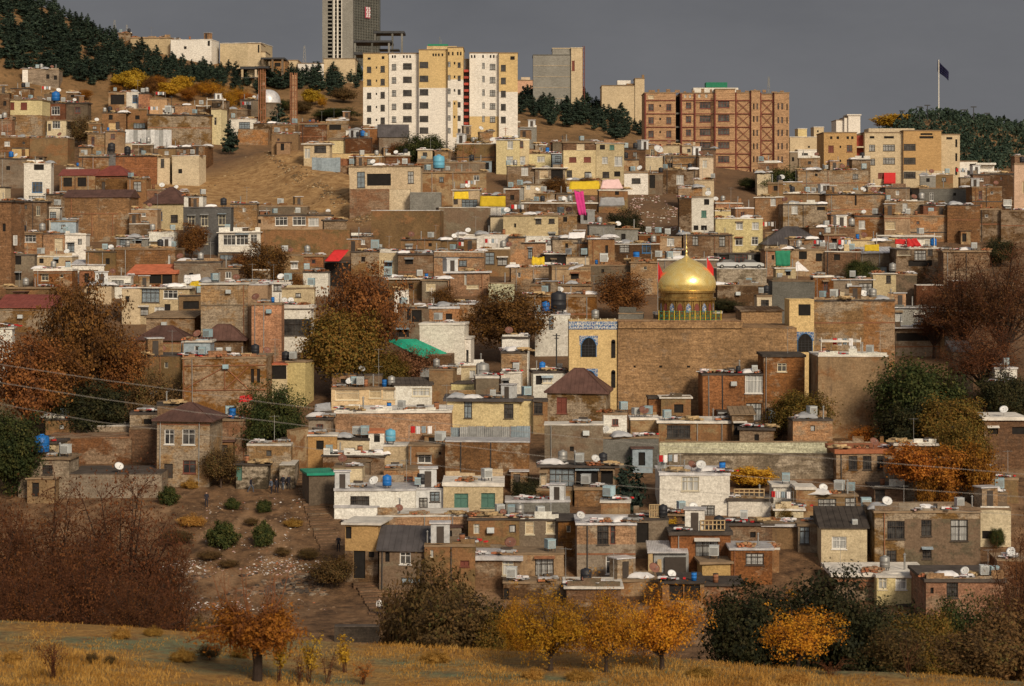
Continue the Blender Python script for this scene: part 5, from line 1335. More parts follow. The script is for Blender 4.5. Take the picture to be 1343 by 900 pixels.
b = MB(); b.lathe([(R0*1.02, -3),(R0*1.02, zb-.3),(R0*1.1, zb-.2),(R0*1.1, zb+.1),(R0*.9, zb+.1)], 16); b.build('drum', M['cg'], r)

# ------------------------------------------------------------------ the shrine
sh = H('22',575,1474,-36,345,'bs','long high blank brick wall of the shrine below the gold dome','660,157,10,10,d;790,157,14,10,d;930,157,16,10,d',roof='n',yaw=0,d=14,name='shrine_hall',cat='shrine',clutter=0,rmat='bs')
# its roof parapet strip
pr = MB(); S_, Z_ = sh['S'], sh['Zl']; xa, xb = S_(tx('21',578)), S_(tx('21',1200)); za, zb = Z_(tx('21',800),ty('21',806)), Z_(tx('21',800),ty('21',772))
pr.box(xa, xb, -.25, 10, za, zb); pr.build('parapet', M['bs'], sh['root'])
cp = MB(); cp.box(xa-.05, xb+.05, -.32, .2, zb+.003, zb+.12); cp.build('coping', M['bt'], sh['root'])
H('21',1196,1400,722,1000,'bs','sloping shouldered brick wing of the shrine','',roof='s',rmat='bb',rh=.5,yaw=0,d=8,name='shrine_wing',cat='shrine',clutter=0)
H('31',285,692,663,1010,'bt','big blank two tone brick house right of the shrine','',rmat='rdark',yaw=0,d=9,ov=.08,clutter=1.2,paints=[(535,692,663,1010,'bo')])
def arch_tower(t, x0, x1, yt, yb, label, arches, band, square=()):
    rec = H(t,x0,x1,yt,yb,even('ye'),label,'',roof='n',yaw=0,d=5.5,name='portal_tower',cat='portal tower',clutter=0,rmat='bt')
    S, Z = rec['S'], rec['Zl']; r = rec['root']
    def px(x): return S(tx(t,x))
    def pz(y): return Z(tx(t,(x0+x1)/2), ty(t,y))
    for (xa, xb, ya, yb2) in arches:
        w = px(xb)-px(xa); cx = (px(xa)+px(xb))/2; zb, ztop = pz(yb2), pz(ya)
        def arc(wd, top, base, n=9):
            pts = []; sp = base+(top-base)*.62
            for i in range(n+1):
                u = i/n; x = -wd/2+wd*u; v = 1-abs(2*u-1)
                pts.append((cx+x, sp+(top-sp)*(1-(1-v)**2.2)**.8))
            return [(cx-wd/2, base)]+pts+[(cx+wd/2, base)]
        pan = MB(); pan.box(cx-w*.64, cx+w*.64, -.06, -.003, zb-.12 if False else pz(yb2)+(ztop-zb)*.62, ztop+(ztop-zb)*.12); pan.build('tile_panel', M['mosaic'], r)
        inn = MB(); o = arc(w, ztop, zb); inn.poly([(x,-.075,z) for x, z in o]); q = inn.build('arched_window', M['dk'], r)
        gf = MB()
        for i in range(1,4): gf.box(cx-w/2+w*i/4-.02, cx-w/2+w*i/4+.02, -.11, -.08, zb+.02, ztop-(ztop-zb)*(.32 if i != 2 else .05))
        for i in range(1,5): z = zb+(ztop-zb)*.62*i/4.2; gf.box(cx-w/2+.02, cx+w/2-.02, -.112, -.082, z, z+.04)
        gf.build('window_grille', M['dsteel'], q)
        rim = MB(); op = arc(w*1.06, ztop+.06, zb)
        for i in range(len(op)-1): rim.tube([(op[i][0],-.09,op[i][1]),(op[i+1][0],-.09,op[i+1][1])], [.05,.05], 4)
        rim.build('arch_rim', M['fb'], q)
    for (ya, yb2) in band:
        bd = MB(); bd.box(px(x0)-.04, px(x1)+.04, -.1, .1, pz(yb2), pz(ya)); bq = bd.build('tile_frieze', M['mosaic'], r)
        mk = MB(); L = px(x1)-px(x0); n = int(L/.32); zz = pz(yb2); H_ = pz(ya)-zz; q = random.Random(5)
        for row in (.18, .6):
            for i in range(n):
                x = px(x0)+.12+i*L/n; hgt = H_*q.choice([.12,.2,.28]); z = zz+H_*row
                mk.box(x, x+.22, -.125, -.104, z, z+.07)
                if q.random() < .6: mk.box(x+q.choice([0,.1,.16]), x+.06+q.choice([.0,.1]), -.128, -.105, z+.075, z+hgt)
                if q.random() < .3: mk.box(x+.08, x+.13, -.128, -.105, z-.07, z-.03)
        mk.build('frieze_script', M['ww'], bq)
    return rec
at_ = arch_tower('21',330,572,770,1190,'yellow plastered portal tower with blue tile frieze and arched windows',[(393,465,855,950),(393,465,1020,1110)],[(772,812)])
sw = MB(); r = at_['root']; xr = at_['s1']
for (ya, yb2) in ((862,955),(1015,1105)):
    z1, z0 = at_['Zl'](tx('21',450),ty('21',ya)), at_['Zl'](tx('21',450),ty('21',yb2)); x = at_['S'](tx('21',553)); sw = MB()
    sw.box(x-.28, x+.28, -.07, -.004, z0, z1-.3); sw.tube([(x,-.07,z1-.3),(x,-.004,z1-.3)], [.28,.28], 12); sw.build('side_window', M['dk'], r)
fi = MB()
for i in range(7): x = at_['s0']+.3+i*(at_['W']-.6)/6; fi.lathe([(.01,0),(.09,.05),(.12,.14),(.07,.24),(.01,.32)], 8, c=(x,.1,at_['top']+.06))
fi.build('finial_lamp', M['fc'], r)
a2 = arch_tower('31',162,286,664,1130,'small yellow portal tower with a square opening and blue arch',[(205,275,835,925)],[])
S, Z = a2['S'], a2['Zl']; ob = MB(); ob.box(S(tx('31',208)), S(tx('31',268)), -.05, -.003, Z(tx('31',240),ty('31',742)), Z(tx('31',240),ty('31',686))); ob.build('opening', M['dk'], a2['root'])
# gold dome on the hall roof
c, = [sh]; yd = 7.5; Yd = sh['a'].y+yd; k = Yd/F
cx = (tx('21',920)-CX)*k; z_roof = (HY-ty('21',772))*(sh['a'].y/F)+.1
dome = empty('gilded_dome', (cx, Yd, z_roof)); tag(dome, 'shining gold onion dome on a gilded drum above the shrine wall', 'dome')
Zp = lambda y: (HY-ty('21',y))*k - z_roof
Rm = 149*K*k; z1, z2, z3 = Zp(605), Zp(560), Zp(455)
prof = [(Rm*.90, Zp(628)),(Rm*.955, Zp(612)),(Rm*.99, Zp(598)),(Rm*1.0, Zp(585)),(Rm*.985, Zp(568)),(Rm*.93, Zp(546)),(Rm*.83, Zp(522)),(Rm*.69, Zp(500)),(Rm*.52, Zp(482)),(Rm*.34, Zp(468)),(Rm*.18, Zp(458)),(Rm*.09, Zp(450)),(Rm*.05, Zp(440))]
b = MB(); b.lathe(prof, 48); b.build('dome_shell', M['gold'], dome, True)
b = MB(); b.lathe([(Rm*.90,0),(Rm*.90,Zp(668)),(Rm*.99,Zp(664)),(Rm*.99,Zp(652)),(Rm*.92,Zp(648)),(Rm*.92,Zp(630)),(Rm*.98,Zp(626)),(Rm*.98,Zp(617)),(Rm*.9,Zp(614))], 40); b.build('drum', M['gold_shade'], dome)
for i in range(20):
    a = 2*math.pi*i/20; 
    if math.sin(a) > .35: continue
    b = MB(); w = .33; z0, z1 = Zp(722), Zp(678)
    n = 8; pts = [(-w,z0)]+[(-w+2*w*j/n, z0+(z1-z0)*(.62+.38*math.sin(math.pi*j/n))) for j in range(n+1)]+[(w,z0)]
    b.poly([(x,-.05,z) for x, z in pts]); q = b.build('niche', M['mosaic'] if i%2 else M['rmar'], dome); q.location = (Rm*.905*math.cos(a), Rm*.905*math.sin(a), 0); q.rotation_euler[2] = a+math.pi/2
    d = MB(); d.box(-.5,-.42,-.12,-.01,Zp(740),Zp(668)); d.box(.42,.5,-.12,-.01,Zp(740),Zp(668)); q2 = d.build('pilaster', M['gold_shade'], dome); q2.location = q.location; q2.rotation_euler[2] = a+math.pi/2
fi = MB(); fi.lathe([(Rm*.05,Zp(442)),(.12,Zp(430)),(.2,Zp(424)),(.08,Zp(418)),(.05,Zp(412)),(.16,Zp(404)),(.06,Zp(398)),(.05,Zp(388)),(.12,Zp(381)),(.04,Zp(374)),(.03,Zp(345)),(.01,Zp(330))], 10); fi.build('finial', M['gold'], dome, True)
rl = empty('roof_railing', (cx, sh['a'].y+.9, z_roof)); tag(rl, 'green and yellow patterned railing in front of the gold drum', 'railing')
b = MB(); X0, X1 = (tx('21',762)-tx('21',920))*sh['a'].y/F, (tx('21',1075)-tx('21',920))*sh['a'].y/F; zz = (ty('21',772)-ty('21',728))*sh['a'].y/F
n = 12
for i in range(n+1): x = X0+(X1-X0)*i/n; b.tube([(x,0,0),(x,0,zz+.15)], [.05,.05], 5)
b.build('post', M['yel'], rl)
b = MB()
for i in range(n):
    xa, xb = X0+(X1-X0)*i/n, X0+(X1-X0)*(i+1)/n; b.tube([(xa,0,.05),(xb,0,zz)], [.03,.03], 4); b.tube([(xa,0,zz),(xb,0,.05)], [.03,.03], 4)
for z in (.08, zz*.5, zz): b.tube([(X0,0,z),(X1,0,z)], [.04,.04], 4)
b.build('lattice', M['greenc'], rl)
def flag(t, x, yb, yt, w, col, label, D, sway=1):
    k = D/F; X = (tx(t,x)-CX)*k; zb = (HY-ty(t,yb))*k; z1 = (HY-ty(t,yt))*k; r = empty('flag', (X,D,zb)); tag(r, label, 'flag')
    h = z1-zb; p = MB(); p.tube([(0,0,0),(0,0,h)], [.05,.04], 6); p.build('flagpole', M['mast'], r); f = MB(); W = w*K*k; n = 6; fh = h*.62
    for i in range(n):
        f.poly([(sway*W*i/n, .12*math.sin(i*1.5), h-.05-fh*.35*(i/n)),(sway*W*(i+1)/n, .12*math.sin(i*1.5+1.5), h-.05-fh*.35*((i+1)/n)),(sway*W*(i+1)/n, .12*math.sin(i*1.5+1.9), h-fh*.5-fh*.5*math.sin(1.5*(i+1)/n+.5)),(sway*W*i/n, .12*math.sin(i*1.5+.4), h-fh*.5-fh*.5*math.sin(1.5*i/n+.5))])
    o = f.build('flag_cloth', M[col], r, True); o.modifiers.new('t','SOLIDIFY').thickness = .03
flag('21',1022,720,445,34,'red','larger red flag right of the gold dome',Yd-1); flag('21',776,720,470,24,'red','smaller red flag left of the gold dome',Yd-1)
# the tall flagpole on the far hill
D = 1130; k = D/F; X = (tx('30',912)-CX)*k; z0 = zt(X,D); z1 = (HY-ty('30',300))*k
r = empty('flagpole', (X,D,z0)); tag(r, 'very tall white flagpole with dark navy flag on the far hill', 'flagpole')
p = MB(); p.tube([(0,0,-1),(0,0,z1-z0)], [.3,.2], 8); p.build('pole', M['ww'], r)
f = MB(); n, m_ = 8, 4; A = [(912,300),(908,360),(962,372),(957,410)]
def fp(u, v):
    x = 908+u*52+v*0; y = 300+u*62+v*(58-u*14)
    return ((tx('30',x)-CX)*k-X, 1.2*math.sin(u*5+v), (HY-ty('30',y))*k-z0)
for i in range(n):
    for j in range(m_): f.poly([fp(i/n,(j+1)/m_),fp((i+1)/n,(j+1)/m_),fp((i+1)/n,j/m_),fp(i/n,j/m_)])
o = f.build('flag_cloth', M['navy'], r, True); o.modifiers.new('t','SOLIDIFY').thickness = .1
def lamp_mast(t, x, yb, yt, D, label):
    k = D/F; X = (tx(t,x)-CX)*k; z0 = min(zt(X,D), (HY-ty(t,yb))*k); z1 = (HY-ty(t,yt))*k; r = empty('lamp_mast', (X,D,z0)); tag(r, label, 'lamp mast', 'slim lamp masts on the far wooded hill')
    p = MB(); p.tube([(0,0,-1),(0,0,z1-z0)], [.3,.22], 6); p.build('pole', M['dsteel'], r); h = MB(); h.box(-1.4,1.4,-.2,.2,z1-z0,z1-z0+.5); h.build('lamp_head', M['dsteel'], r)
for x, yb, yt in ((815,600,540),(855,600,532),(1040,640,555),(1087,650,540),(1155,660,572),(728,620,560),(1250,690,645)): lamp_mast('30', x, yb, yt, 1120, 'slim lamp mast standing on the far wooded hill')
def lattice_mast(t, x, yb, yt, D, label):
    k = D/F; X = (tx(t,x)-CX)*k; z0 = zt(X,D); z1 = (HY-ty(t,yt))*k; r = empty('radio_mast', (X,D,z0)); tag(r, label, 'radio mast'); h = z1-z0
    b = MB(); n = 8
    for s in (-1,1): b.tube([(s*.7,0,0),(s*.15,0,h)], [.08,.06], 4)
    b.build('mast_leg', M['mast'], r); c = MB()
    for i in range(n):
        u, v = i/n, (i+1)/n; c.tube([(-(.7-.55*u),0,h*u),(.7-.55*v,0,h*v)], [.05,.05], 4); c.tube([(.7-.55*u,0,h*u),(-(.7-.55*v),0,h*v)], [.05,.05], 4)
    c.build('lattice', M['mast'], r)
lattice_mast('00',575,180,100,676,'thin red and white radio mast above the pine slope'); lattice_mast('00',637,170,125,676,'shorter thin radio mast by the ridge building')
lattice_mast('10',265,330,230,680,'lattice mast behind the cream walled compound')
lattice_mast('30',58,470,385,552,'thin aerial mast on the brick flats')

# ------------------------------------------------------------------ special things on and between the houses
def near_roof(px, py):
    best, bd = None, 1e9
    for r in HOUSES:
        if r['px0']-2 <= px <= r['px1']+2:
            d = abs(r['pyt']-py)
            if d < bd: best, bd = r, d
    return best
def roof_item(t, x, yb, kind, label, size_px, base=1.0, rz=0.0, sx=1.0):
    """a thing whose foot shows at tile pixel (x, yb) on the nearest roof, size_px wide in the photo"""
    px, py = tx(t,x), ty(t,yb); r = near_roof(px, py)
    D = r['a'].y+.9; k = D/F; X = (px-CX)*k; z = r['a'].z+r['top']+.02
    sc = size_px*K*k/base
    r['used'].append(kind)
    place(kind, (X, D, z), rz, label, CL[kind][1], (sc*sx, sc, sc))
roof_item('00',280,515,'tankb','big blue water tank above the red brick upper house',42,1.1)
roof_item('00',248,515,'cooler','first white cooler left of the big blue tank',22,1.0); roof_item('00',318,515,'cooler','white cooler right of the big blue tank',22,1.0)
roof_item('00',845,650,'cooler','white cooler at the end of the silver sheet fence',34,1.0)
roof_item('00',560,785,'tankk','black tank between the orange brick blocks',38,1.1); roof_item('00',640,785,'tankk','second black tank on the right orange brick block',34,1.1)
roof_item('10',940,860,'tankl','pale blue tank on the long grey parapet house',60,1.1)
roof_item('20',222,770,'barrelb','upright blue barrel on the yellow terrace',20,.62)
roof_item('20',778,790,'dish','white blue dish in front of the brick flats',50,1.1,.4)
roof_item('30',1258,1060,'cooler','pair of white coolers by the pink house',30,1.0)
roof_item('21',278,832,'tankk','large black tank beside the yellow portal',80,1.1)
roof_item('21',668,575,'barrelb','blue barrel left of the gold dome',34,.62); roof_item('21',505,600,'cooler','white cooler behind the russet tree left of the dome',44,1.0)
roof_item('21',462,770,'tankm','silver tank behind the portal frieze',40,1.1)
roof_item('11',685,500,'coolerb','teal blue cooler on the cream fronted house',44,1.0); roof_item('11',620,405,'coolerb','pale cooler in the middle terrace',44,1.0)
roof_item('11',165,755,'dish','first white dish on the black glazed house',32,1.1,.3); roof_item('11',197,755,'dish','second white dish on the black glazed house',32,1.1,.2)
roof_item('02',597,640,'dish','white dish in the rubble yard',46,1.1,.5)
roof_item('02',210,435,'tankb','blue plastic tank beside the green tree in the grove',78,1.1)
roof_item('02',1168,408,'barrelb','blue barrel with a white lid on the long low brick house',36,.62)
roof_item('12',697,535,'tankl','light blue tank behind the draped white cube',54,1.1)
roof_item('12',1160,155,'tankm','silver tank beside the russet tree',70,1.1); roof_item('12',1212,160,'cooler','white cooler above the mud terrace',32,1.0)
roof_item('12',390,595,'coolerb','blue grey cooler on the olive house',36,1.0); roof_item('12',836,760,'coolerb','pale cooler between the white house and cream house',36,1.0)
roof_item('12',740,885,'dishr','rust brown dish on the long white house',40,1.1,.2); roof_item('12',1262,890,'dishr','rust brown dish beside the teal shutter house',34,1.1,.2)
roof_item('22',1262,175,'cooler','white cooler on the narrow curtained house',30,1.0); roof_item('22',1180,180,'tankk','black drum on the cluttered black roof',26,1.1)
roof_item('22',705,405,'dishr','brown dish on the stained mud house',50,1.1,.2); roof_item('22',463,625,'dish','teal rimmed dish on the black balcony house',44,1.1,.3)
roof_item('22',388,885,'dish','white dish above the brick balcony wall',44,1.1,.3); roof_item('22',1100,690,'barrelb','blue barrel on the big white house',34,.62); roof_item('22',65,165,'cooler','white cooler above the white arched house',34,1.0)
roof_item('22',196,140,'tankb','round blue tank beside the portal tower',32,1.1)
roof_item('32',490,895,'cooler','white cooler below the curtained mud house',30,1.0)
roof_item('23',845,370,'dish','large white dish above the golden trees',44,1.1,.3); roof_item('23',410,420,'dishr','brown dish above the golden trees',38,1.1,.4)
roof_item('33',1043,305,'dish','large white dish on the wet black roof',46,1.1,-.5); roof_item('33',1140,345,'cooler','first grey cooler on the wet black roof',48,1.0); roof_item('33',1192,345,'coolerb','second grey cooler on the wet black roof',44,1.0)
roof_item('33',1275,245,'dish','white dish at the cream stepped house',48,1.1,-.5)
roof_item('13',910,190,'dish','grey dish beside the dark sagging gable',34,1.1,.2)

def sheet(t, pts, mat, label, name='cloth_sheet', cat='cloth', D=None, dtop=0.0, n=10, m=6, wr=.10, base=None):
    """a hanging or sloping cloth: four tile pixels (bottom left, bottom right, top right, top left); its top may lie dtop metres deeper"""
    cxp = sum(tx(t,p[0]) for p in pts)/4; cyp = max(ty(t,p[1]) for p in pts)
    if D is None:
        r = near_roof(cxp, ty(t, base) if base else cyp); D = r['a'].y-.35
    def W(p, dd): k = (D+dd)/F; return Vector(((tx(t,p[0])-CX)*k, D+dd, (HY-ty(t,p[1]))*k))
    a, b, c, d = W(pts[0],0), W(pts[1],0), W(pts[2],dtop), W(pts[3],dtop); o0 = a.copy(); mb = MB()
    for j in range(m+1):
        for i in range(n+1):
            u, v = i/n, j/m; q = (a*(1-u)+b*u)*(1-v)+(d*(1-u)+c*u)*v-o0
            s = noise.noise(Vector((u*4.3+a.x, v*3, 2)))
            mb.v.append((q.x+.04*s, q.y-wr*abs(math.sin(u*9+v*1.5+a.x))-wr*s, q.z+wr*1.2*noise.noise(Vector((u*5, v*5+a.x, 7)))))
    for j in range(m):
        for i in range(n):
            e = j*(n+1)+i; mb.f.append((e,e+1,e+n+2,e+n+1)); mb.m.append(0)
    ob = mb.build(name, M[mat], None, True, loc=o0); ob.modifiers.new('t','SOLIDIFY').thickness = .03
    return tag(ob, label, cat)
sheet('21',[(378,240),(418,240),(402,120),(355,115)],'pink','bright pink cloth hung down a wall',D=430,wr=.25)
sheet('21',[(330,108),(490,108),(480,66),(335,70)],'yel','yellow canopy behind the bright pink cloth',dtop=1.5,D=434)
sheet('21',[(487,105),(603,105),(580,58),(500,62)],'lpink','pale pink sheet beside the yellow canopy',dtop=1.0,D=433)
sheet('21',[(480,195),(610,190),(605,150),(490,150)],'greyc','pale grey sheet under the pale pink one',D=428)
sheet('21',[(325,355),(408,352),(412,322),(330,324)],'whitec','white awning in the middle terraces',dtop=1.5,D=400)
sheet('21',[(325,515),(405,492),(400,483),(330,500)],'whitec','white tin flap over the lean to',dtop=1.2,D=372)
sheet('21',[(140,488),(210,486),(205,448),(145,450)],'yel','bright yellow bundle cover in the middle terraces',D=378,wr=.3,dtop=.8)
sheet('11',[(1145,195),(1275,198),(1275,143),(1148,143)],'yel','bright yellow tarp hung between posts',D=442)
sheet('11',[(1015,158),(1090,158),(1088,120),(1018,122)],'yel','smaller yellow sheet left of the yellow tarp',D=448)
sheet('11',[(365,470),(440,470),(490,412),(415,412)],'red','tilted red awning on posts',dtop=2.0,D=388,wr=.02,name='awning',cat='awning')
sheet('11',[(720,90),(820,95),(800,40),(705,38)],'greyc','grey blue awning over the planted yard',D=470,dtop=1.5)
sheet('31',[(755,398),(825,395),(800,355),(745,358)],'red','large red cloth on the east terrace',D=392,wr=.2)
sheet('31',[(690,385),(750,385),(745,360),(693,358)],'red','smaller red cloth beside the large red one',D=392.5,wr=.1)
sheet('31',[(92,495),(166,495),(166,416),(90,418)],'greenc','dark green cloth screen left of the slate roof',D=375)
sheet('31',[(195,520),(262,520),(205,470),(192,478)],'whitec','white triangle of cloth over the tiny cream house',D=368,dtop=.6)
sheet('31',[(538,420),(612,420),(612,385),(540,388)],'yel','yellow sheet on the east roof terrace',D=394)
sheet('01',[(922,575),(1010,565),(1005,535),(925,540)],'whitec','white awning cloth beside the great brick house',D=372,dtop=1.0)
sheet('01',[(950,600),(1013,598),(1013,566),(955,575)],'yel','yellow awning skirt beside the great brick house',D=371.5)
sheet('12',[(315,380),(400,378),(395,335),(318,345)],'greyc','pale tarp by the stair lane',D=300,dtop=.8)
sheet('12',[(665,552),(800,548),(740,505),(690,495)],'whitec','crumpled white sheet draped over the white cube',D=283,dtop=1.6,wr=.15)
sheet('13',[(448,62),(630,74),(628,45),(445,70)],'whitec','white tarp draped over the ochre hut roof',D=252,dtop=1.6,wr=.12)
sheet('23',[(112,232),(258,222),(225,170),(118,140)],'whitec','white crumpled tarp sloping to a roof',D=250,dtop=2.5,wr=.2)
sheet('02',[(465,690),(500,692),(508,590),(488,600)],'whitec','white wrapped bundle standing in the rubble yard',D=279,wr=.3)
sheet('02',[(607,700),(662,700),(660,645),(612,645)],'lpink','pale sack cloth in the rubble yard',D=278,wr=.2)
sheet('02',[(1198,335),(1275,330),(1265,298),(1205,302)],'red','red mat on the long low brick house',D=287,dtop=1.0)
# teal roof house beside the white house with slats
tr = H('12',690,1000,100,200,'bb','brush covered house under a bright teal sheet roof','',roof='n',yaw=-6,d=5,name='house',cat='house',clutter=0)
rf = MB(); S, Z, a = tr['S'], tr['Zl'], tr['a']
def tp(x, y, dd=0.0):
    k = (a.y+dd)/F; v = Vector(((tx('12',x)-CX)*k-a.x, dd, (HY-ty('12',y))*k-a.z)); c_, s_ = math.cos(-tr['psi']), math.sin(-tr['psi']); return (v.x*c_-v.y*s_, v.x*s_+v.y*c_, v.z)
A, B_, C_, D_ = (675,25),(865,112),(1000,100),(830,22)
n = 14
def q(u, v):
    x = (675+190*u)*(1-v)+(830+170*u)*v; y = (20+95*u)*(1-v)+(18+80*u)*v; return tp(x, y, -1.2+4.5*v)
for i in range(n):
    rf.poly([q(i/n,0),q((i+1)/n,0),q((i+1)/n,1),q(i/n,1)])
    rf.tube([q(i/n,0),q(i/n,1)], [.035,.035], 4)
o = rf.build('roof', M['rteal'], tr['root']); o.modifiers.new('t','SOLIDIFY').thickness = .06
# sheet fences
def fence(t, x0, x1, yt, yb, label, mats, D=None, gap=0):
    p = at(tx(t,(x0+x1)/2), ty(t,yb)) if D is None else Vector(((tx(t,(x0+x1)/2)-CX)*D/F, D, (HY-ty(t,yb))*D/F)); k = p.y/F
    r = empty('sheet_fence', p); tag(r, label, 'fence'); a, b = (tx(t,x0)-CX)*k-p.x, (tx(t,x1)-CX)*k-p.x; h = (ty(t,yb)-ty(t,yt))*k
    n = max(3, int((b-a)/.95))
    for i in range(n):
        mb = MB(); w = (b-a)/n; q = 8; j = R.uniform(-.06,.06); xx = a+i*w; m = mats[i%len(mats)]
        for c in range(q):
            u, v = xx+w*c/q*.985, xx+w*(c+1)/q*.985; d0, d1 = (.0,.05) if c%2 == 0 else (.05,.0)
            mb.poly([(u,d0+j,-.3),(v,d1+j,-.3),(v,d1+j,h+j),(u,d0+j,h+j)])
        o = mb.build('metal_sheet', M[m], r); o.modifiers.new('t','SOLIDIFY').thickness = .012
    ps = MB()
    for i in range(n+1): x = a+(b-a)*i/n; ps.box(x-.04,x+.04,.12,.2,-.5,h+.1)
    ps.box(a,b,.205,.26,h*.8,h*.8+.08); ps.build('post', M['mrust'], r)
    return r
fence('00',628,862,652,745,'silver white sheet metal fence on the west terraces',['mwhite','mwhite','metal'],D=None)
fence('10',303,446,792,858,'blue grey sheet metal fence above the dirt slope',['mblue']); fence('10',446,492,797,855,'short rusty sheet fence joined to the blue grey one',['mrust'])
fence('12',1046,1298,457,618,'tall grey sheet screens below the cream barred house',['metal'],D=281.5)
fence('12',932,1046,460,525,'pale blue sheet screens beside the white box house',['mblue'],D=282); fence('12',1298,1400,457,525,'pale blue sheet screens at the dark alley',['mblue'],D=282)
def shed_sheet():
    p = at(tx('23',828), ty('23',350)); k = p.y/F; r = empty('tin_shed', p); tag(r, 'white corrugated shed with a dark open front', 'shed')
    a, b = (tx('23',728)-CX)*k-p.x, (tx('23',932)-CX)*k-p.x; h = (350-232)*K*k
    mb = MB(); mb.box(a+.6,b,.3,3.5,-1,h); mb.build('body', M['metal'], r)
    mb = MB(); n = 24
    for i in range(n): x = a+(b-a)*i/n; mb.tube([(x,-.2,h+.1),(x+.05,3.6,h+.75)], [.12,.12], 5)
    mb.build('roof', M['rfoil'], r); mb = MB(); mb.poly([(a,0,0),(a+.5,-.1,0),(a+.45,-.1,h),(a,0,h)]); mb.poly([(a+.9,-.2,-.2),(a+1.4,-.25,-.2),(a+1.35,-.2,h*.75),(a+.95,-.2,h*.75)])
    o = mb.build('side_board', M['pale_wood'], r); o.modifiers.new('t','SOLIDIFY').thickness = .05
    mb = MB(); mb.box(a+1.7,b-.3,-.02,.29,.1,h*.82); mb.build('opening', M['fk'], r)
shed_sheet()
def slat_frame(t, x0, x1, yt, yb, label):
    r0 = near_roof(tx(t,(x0+x1)/2), ty(t,yb)); D = r0['a'].y+.6; k = D/F; p = Vector(((tx(t,(x0+x1)/2)-CX)*k, D, r0['a'].z+r0['top'])); r = empty('slatted_frame', p); tag(r, label, 'frame'); w = (x1-x0)*K*k; h = (yb-yt)*K*k
    mb = MB()
    for i in range(7): x = -w/2+w*i/6; mb.box(x-.05,x+.05,0,.08,.05+h*.15*(i/6),h)
    mb.build('slat', M['pale_wood'], r); mb = MB(); mb.box(-w/2,w/2,-.06,-.005,.05,.15); mb.box(-w/2,w/2,-.06,-.005,h*.55,h*.55+.1); mb.box(-w/2,w/2,-.06,-.005,h-.1,h); mb.build('rail', M['pale_wood'], r)
slat_frame('23',992,1112,66,122,'pale slatted wooden frame leaning on the brick roof')
slat_frame('22',1160,1310,775,822,'pale picket railing of the white annex terrace'); slat_frame('22',735,785,815,885,'narrow picket gate left of the big white house')
# pipe canopy in front of the big plaster wall
p = at(tx('32',420), ty('32',110)); D = p.y-1; k = D/F
def canopy(t, x0, x1, yt, yb, label):
    r0 = near_roof(tx(t,(x0+x1)/2), ty(t,yb)); D = r0['a'].y+1.2; k = D/F; p = Vector(((tx(t,(x0+x1)/2)-CX)*k, D, r0['a'].z+r0['top'])); r = empty('pipe_canopy', p); tag(r, label, 'canopy'); w = (x1-x0)*K*k; h = (yb-yt)*K*k
    mb = MB()
    for x in (-w/2, w/2):
        mb.tube([(x,0,0),(x,0,h+.35)], [.06,.06], 6)
    mb.build('post', M['ww'], r); mb = MB(); mb.box(-w/2,w/2,-.1,2.2,h-.25,h); mb.build('canopy_top', M['rwhite'], r)
canopy('31',322,520,852,925,'white topped pipe canopy before the two tone brick house')
canopy('31',600,890,338,402,'long white canopy over the red cloth'); canopy('00',1040,1120,696,745,'pale pergola by the dark conifer')
def pole(t, x, yb, yt, label, mat='mast', r=.09, cap=None):
    p = at(tx(t,x), ty(t,yb)); p = Vector((p.x, p.y-.4, p.z)); k = p.y/F; h = (HY-ty(t,yt))*k-p.z; rt = empty('utility_pole', p); tag(rt, label, 'pole')
    mb = MB(); mb.tube([(0,0,-1),(0,0,h)], [r*1.2,r], 7); mb.build('pole', M[mat], rt)
    mb = MB(); mb.box(-.5,.5,-.05,.05,h-.35,h-.25); mb.box(-.3,.3,-.05,.05,h-.7,h-.6); mb.build('crossarm', M[cap or mat], rt)
pole('22',267,340,-10,'dark utility pole left of the portal tower','dsteel'); pole('21',470,480,235,'rusty pole in the middle terraces','mrust',.07); pole('21',892,460,310,'pale pole with blue cap behind the dome','ww',.12,'fb')
pole('11',935,130,10,'brown drainpipe pole by the yellow sheet','mrust',.08); pole('11',972,520,425,'white post on the outside stair house','ww',.07); pole('11',905,680,600,'thin white post by the concrete frame house','ww',.06)
pole('12',520,330,235,'slim post rising from the yellow cabins','fc',.06); pole('31',192,400,325,'pale mast before the dark slate roof','mast',.08); pole('02',690,215,80,'white rain pole on the mud plastered house','ww',.06)
pole('20',298,850,680,'dark pole before the two red shutters','dsteel',.09); pole('10',1275,870,640,'thin pole at the yellow corner house','mrust',.06); pole('33',460,280,105,'rusty rain pipe of the cream overhang house','mrust',.05)
pole('00',862,560,480,'thin dark pole under the yellow trees','dsteel',.06)

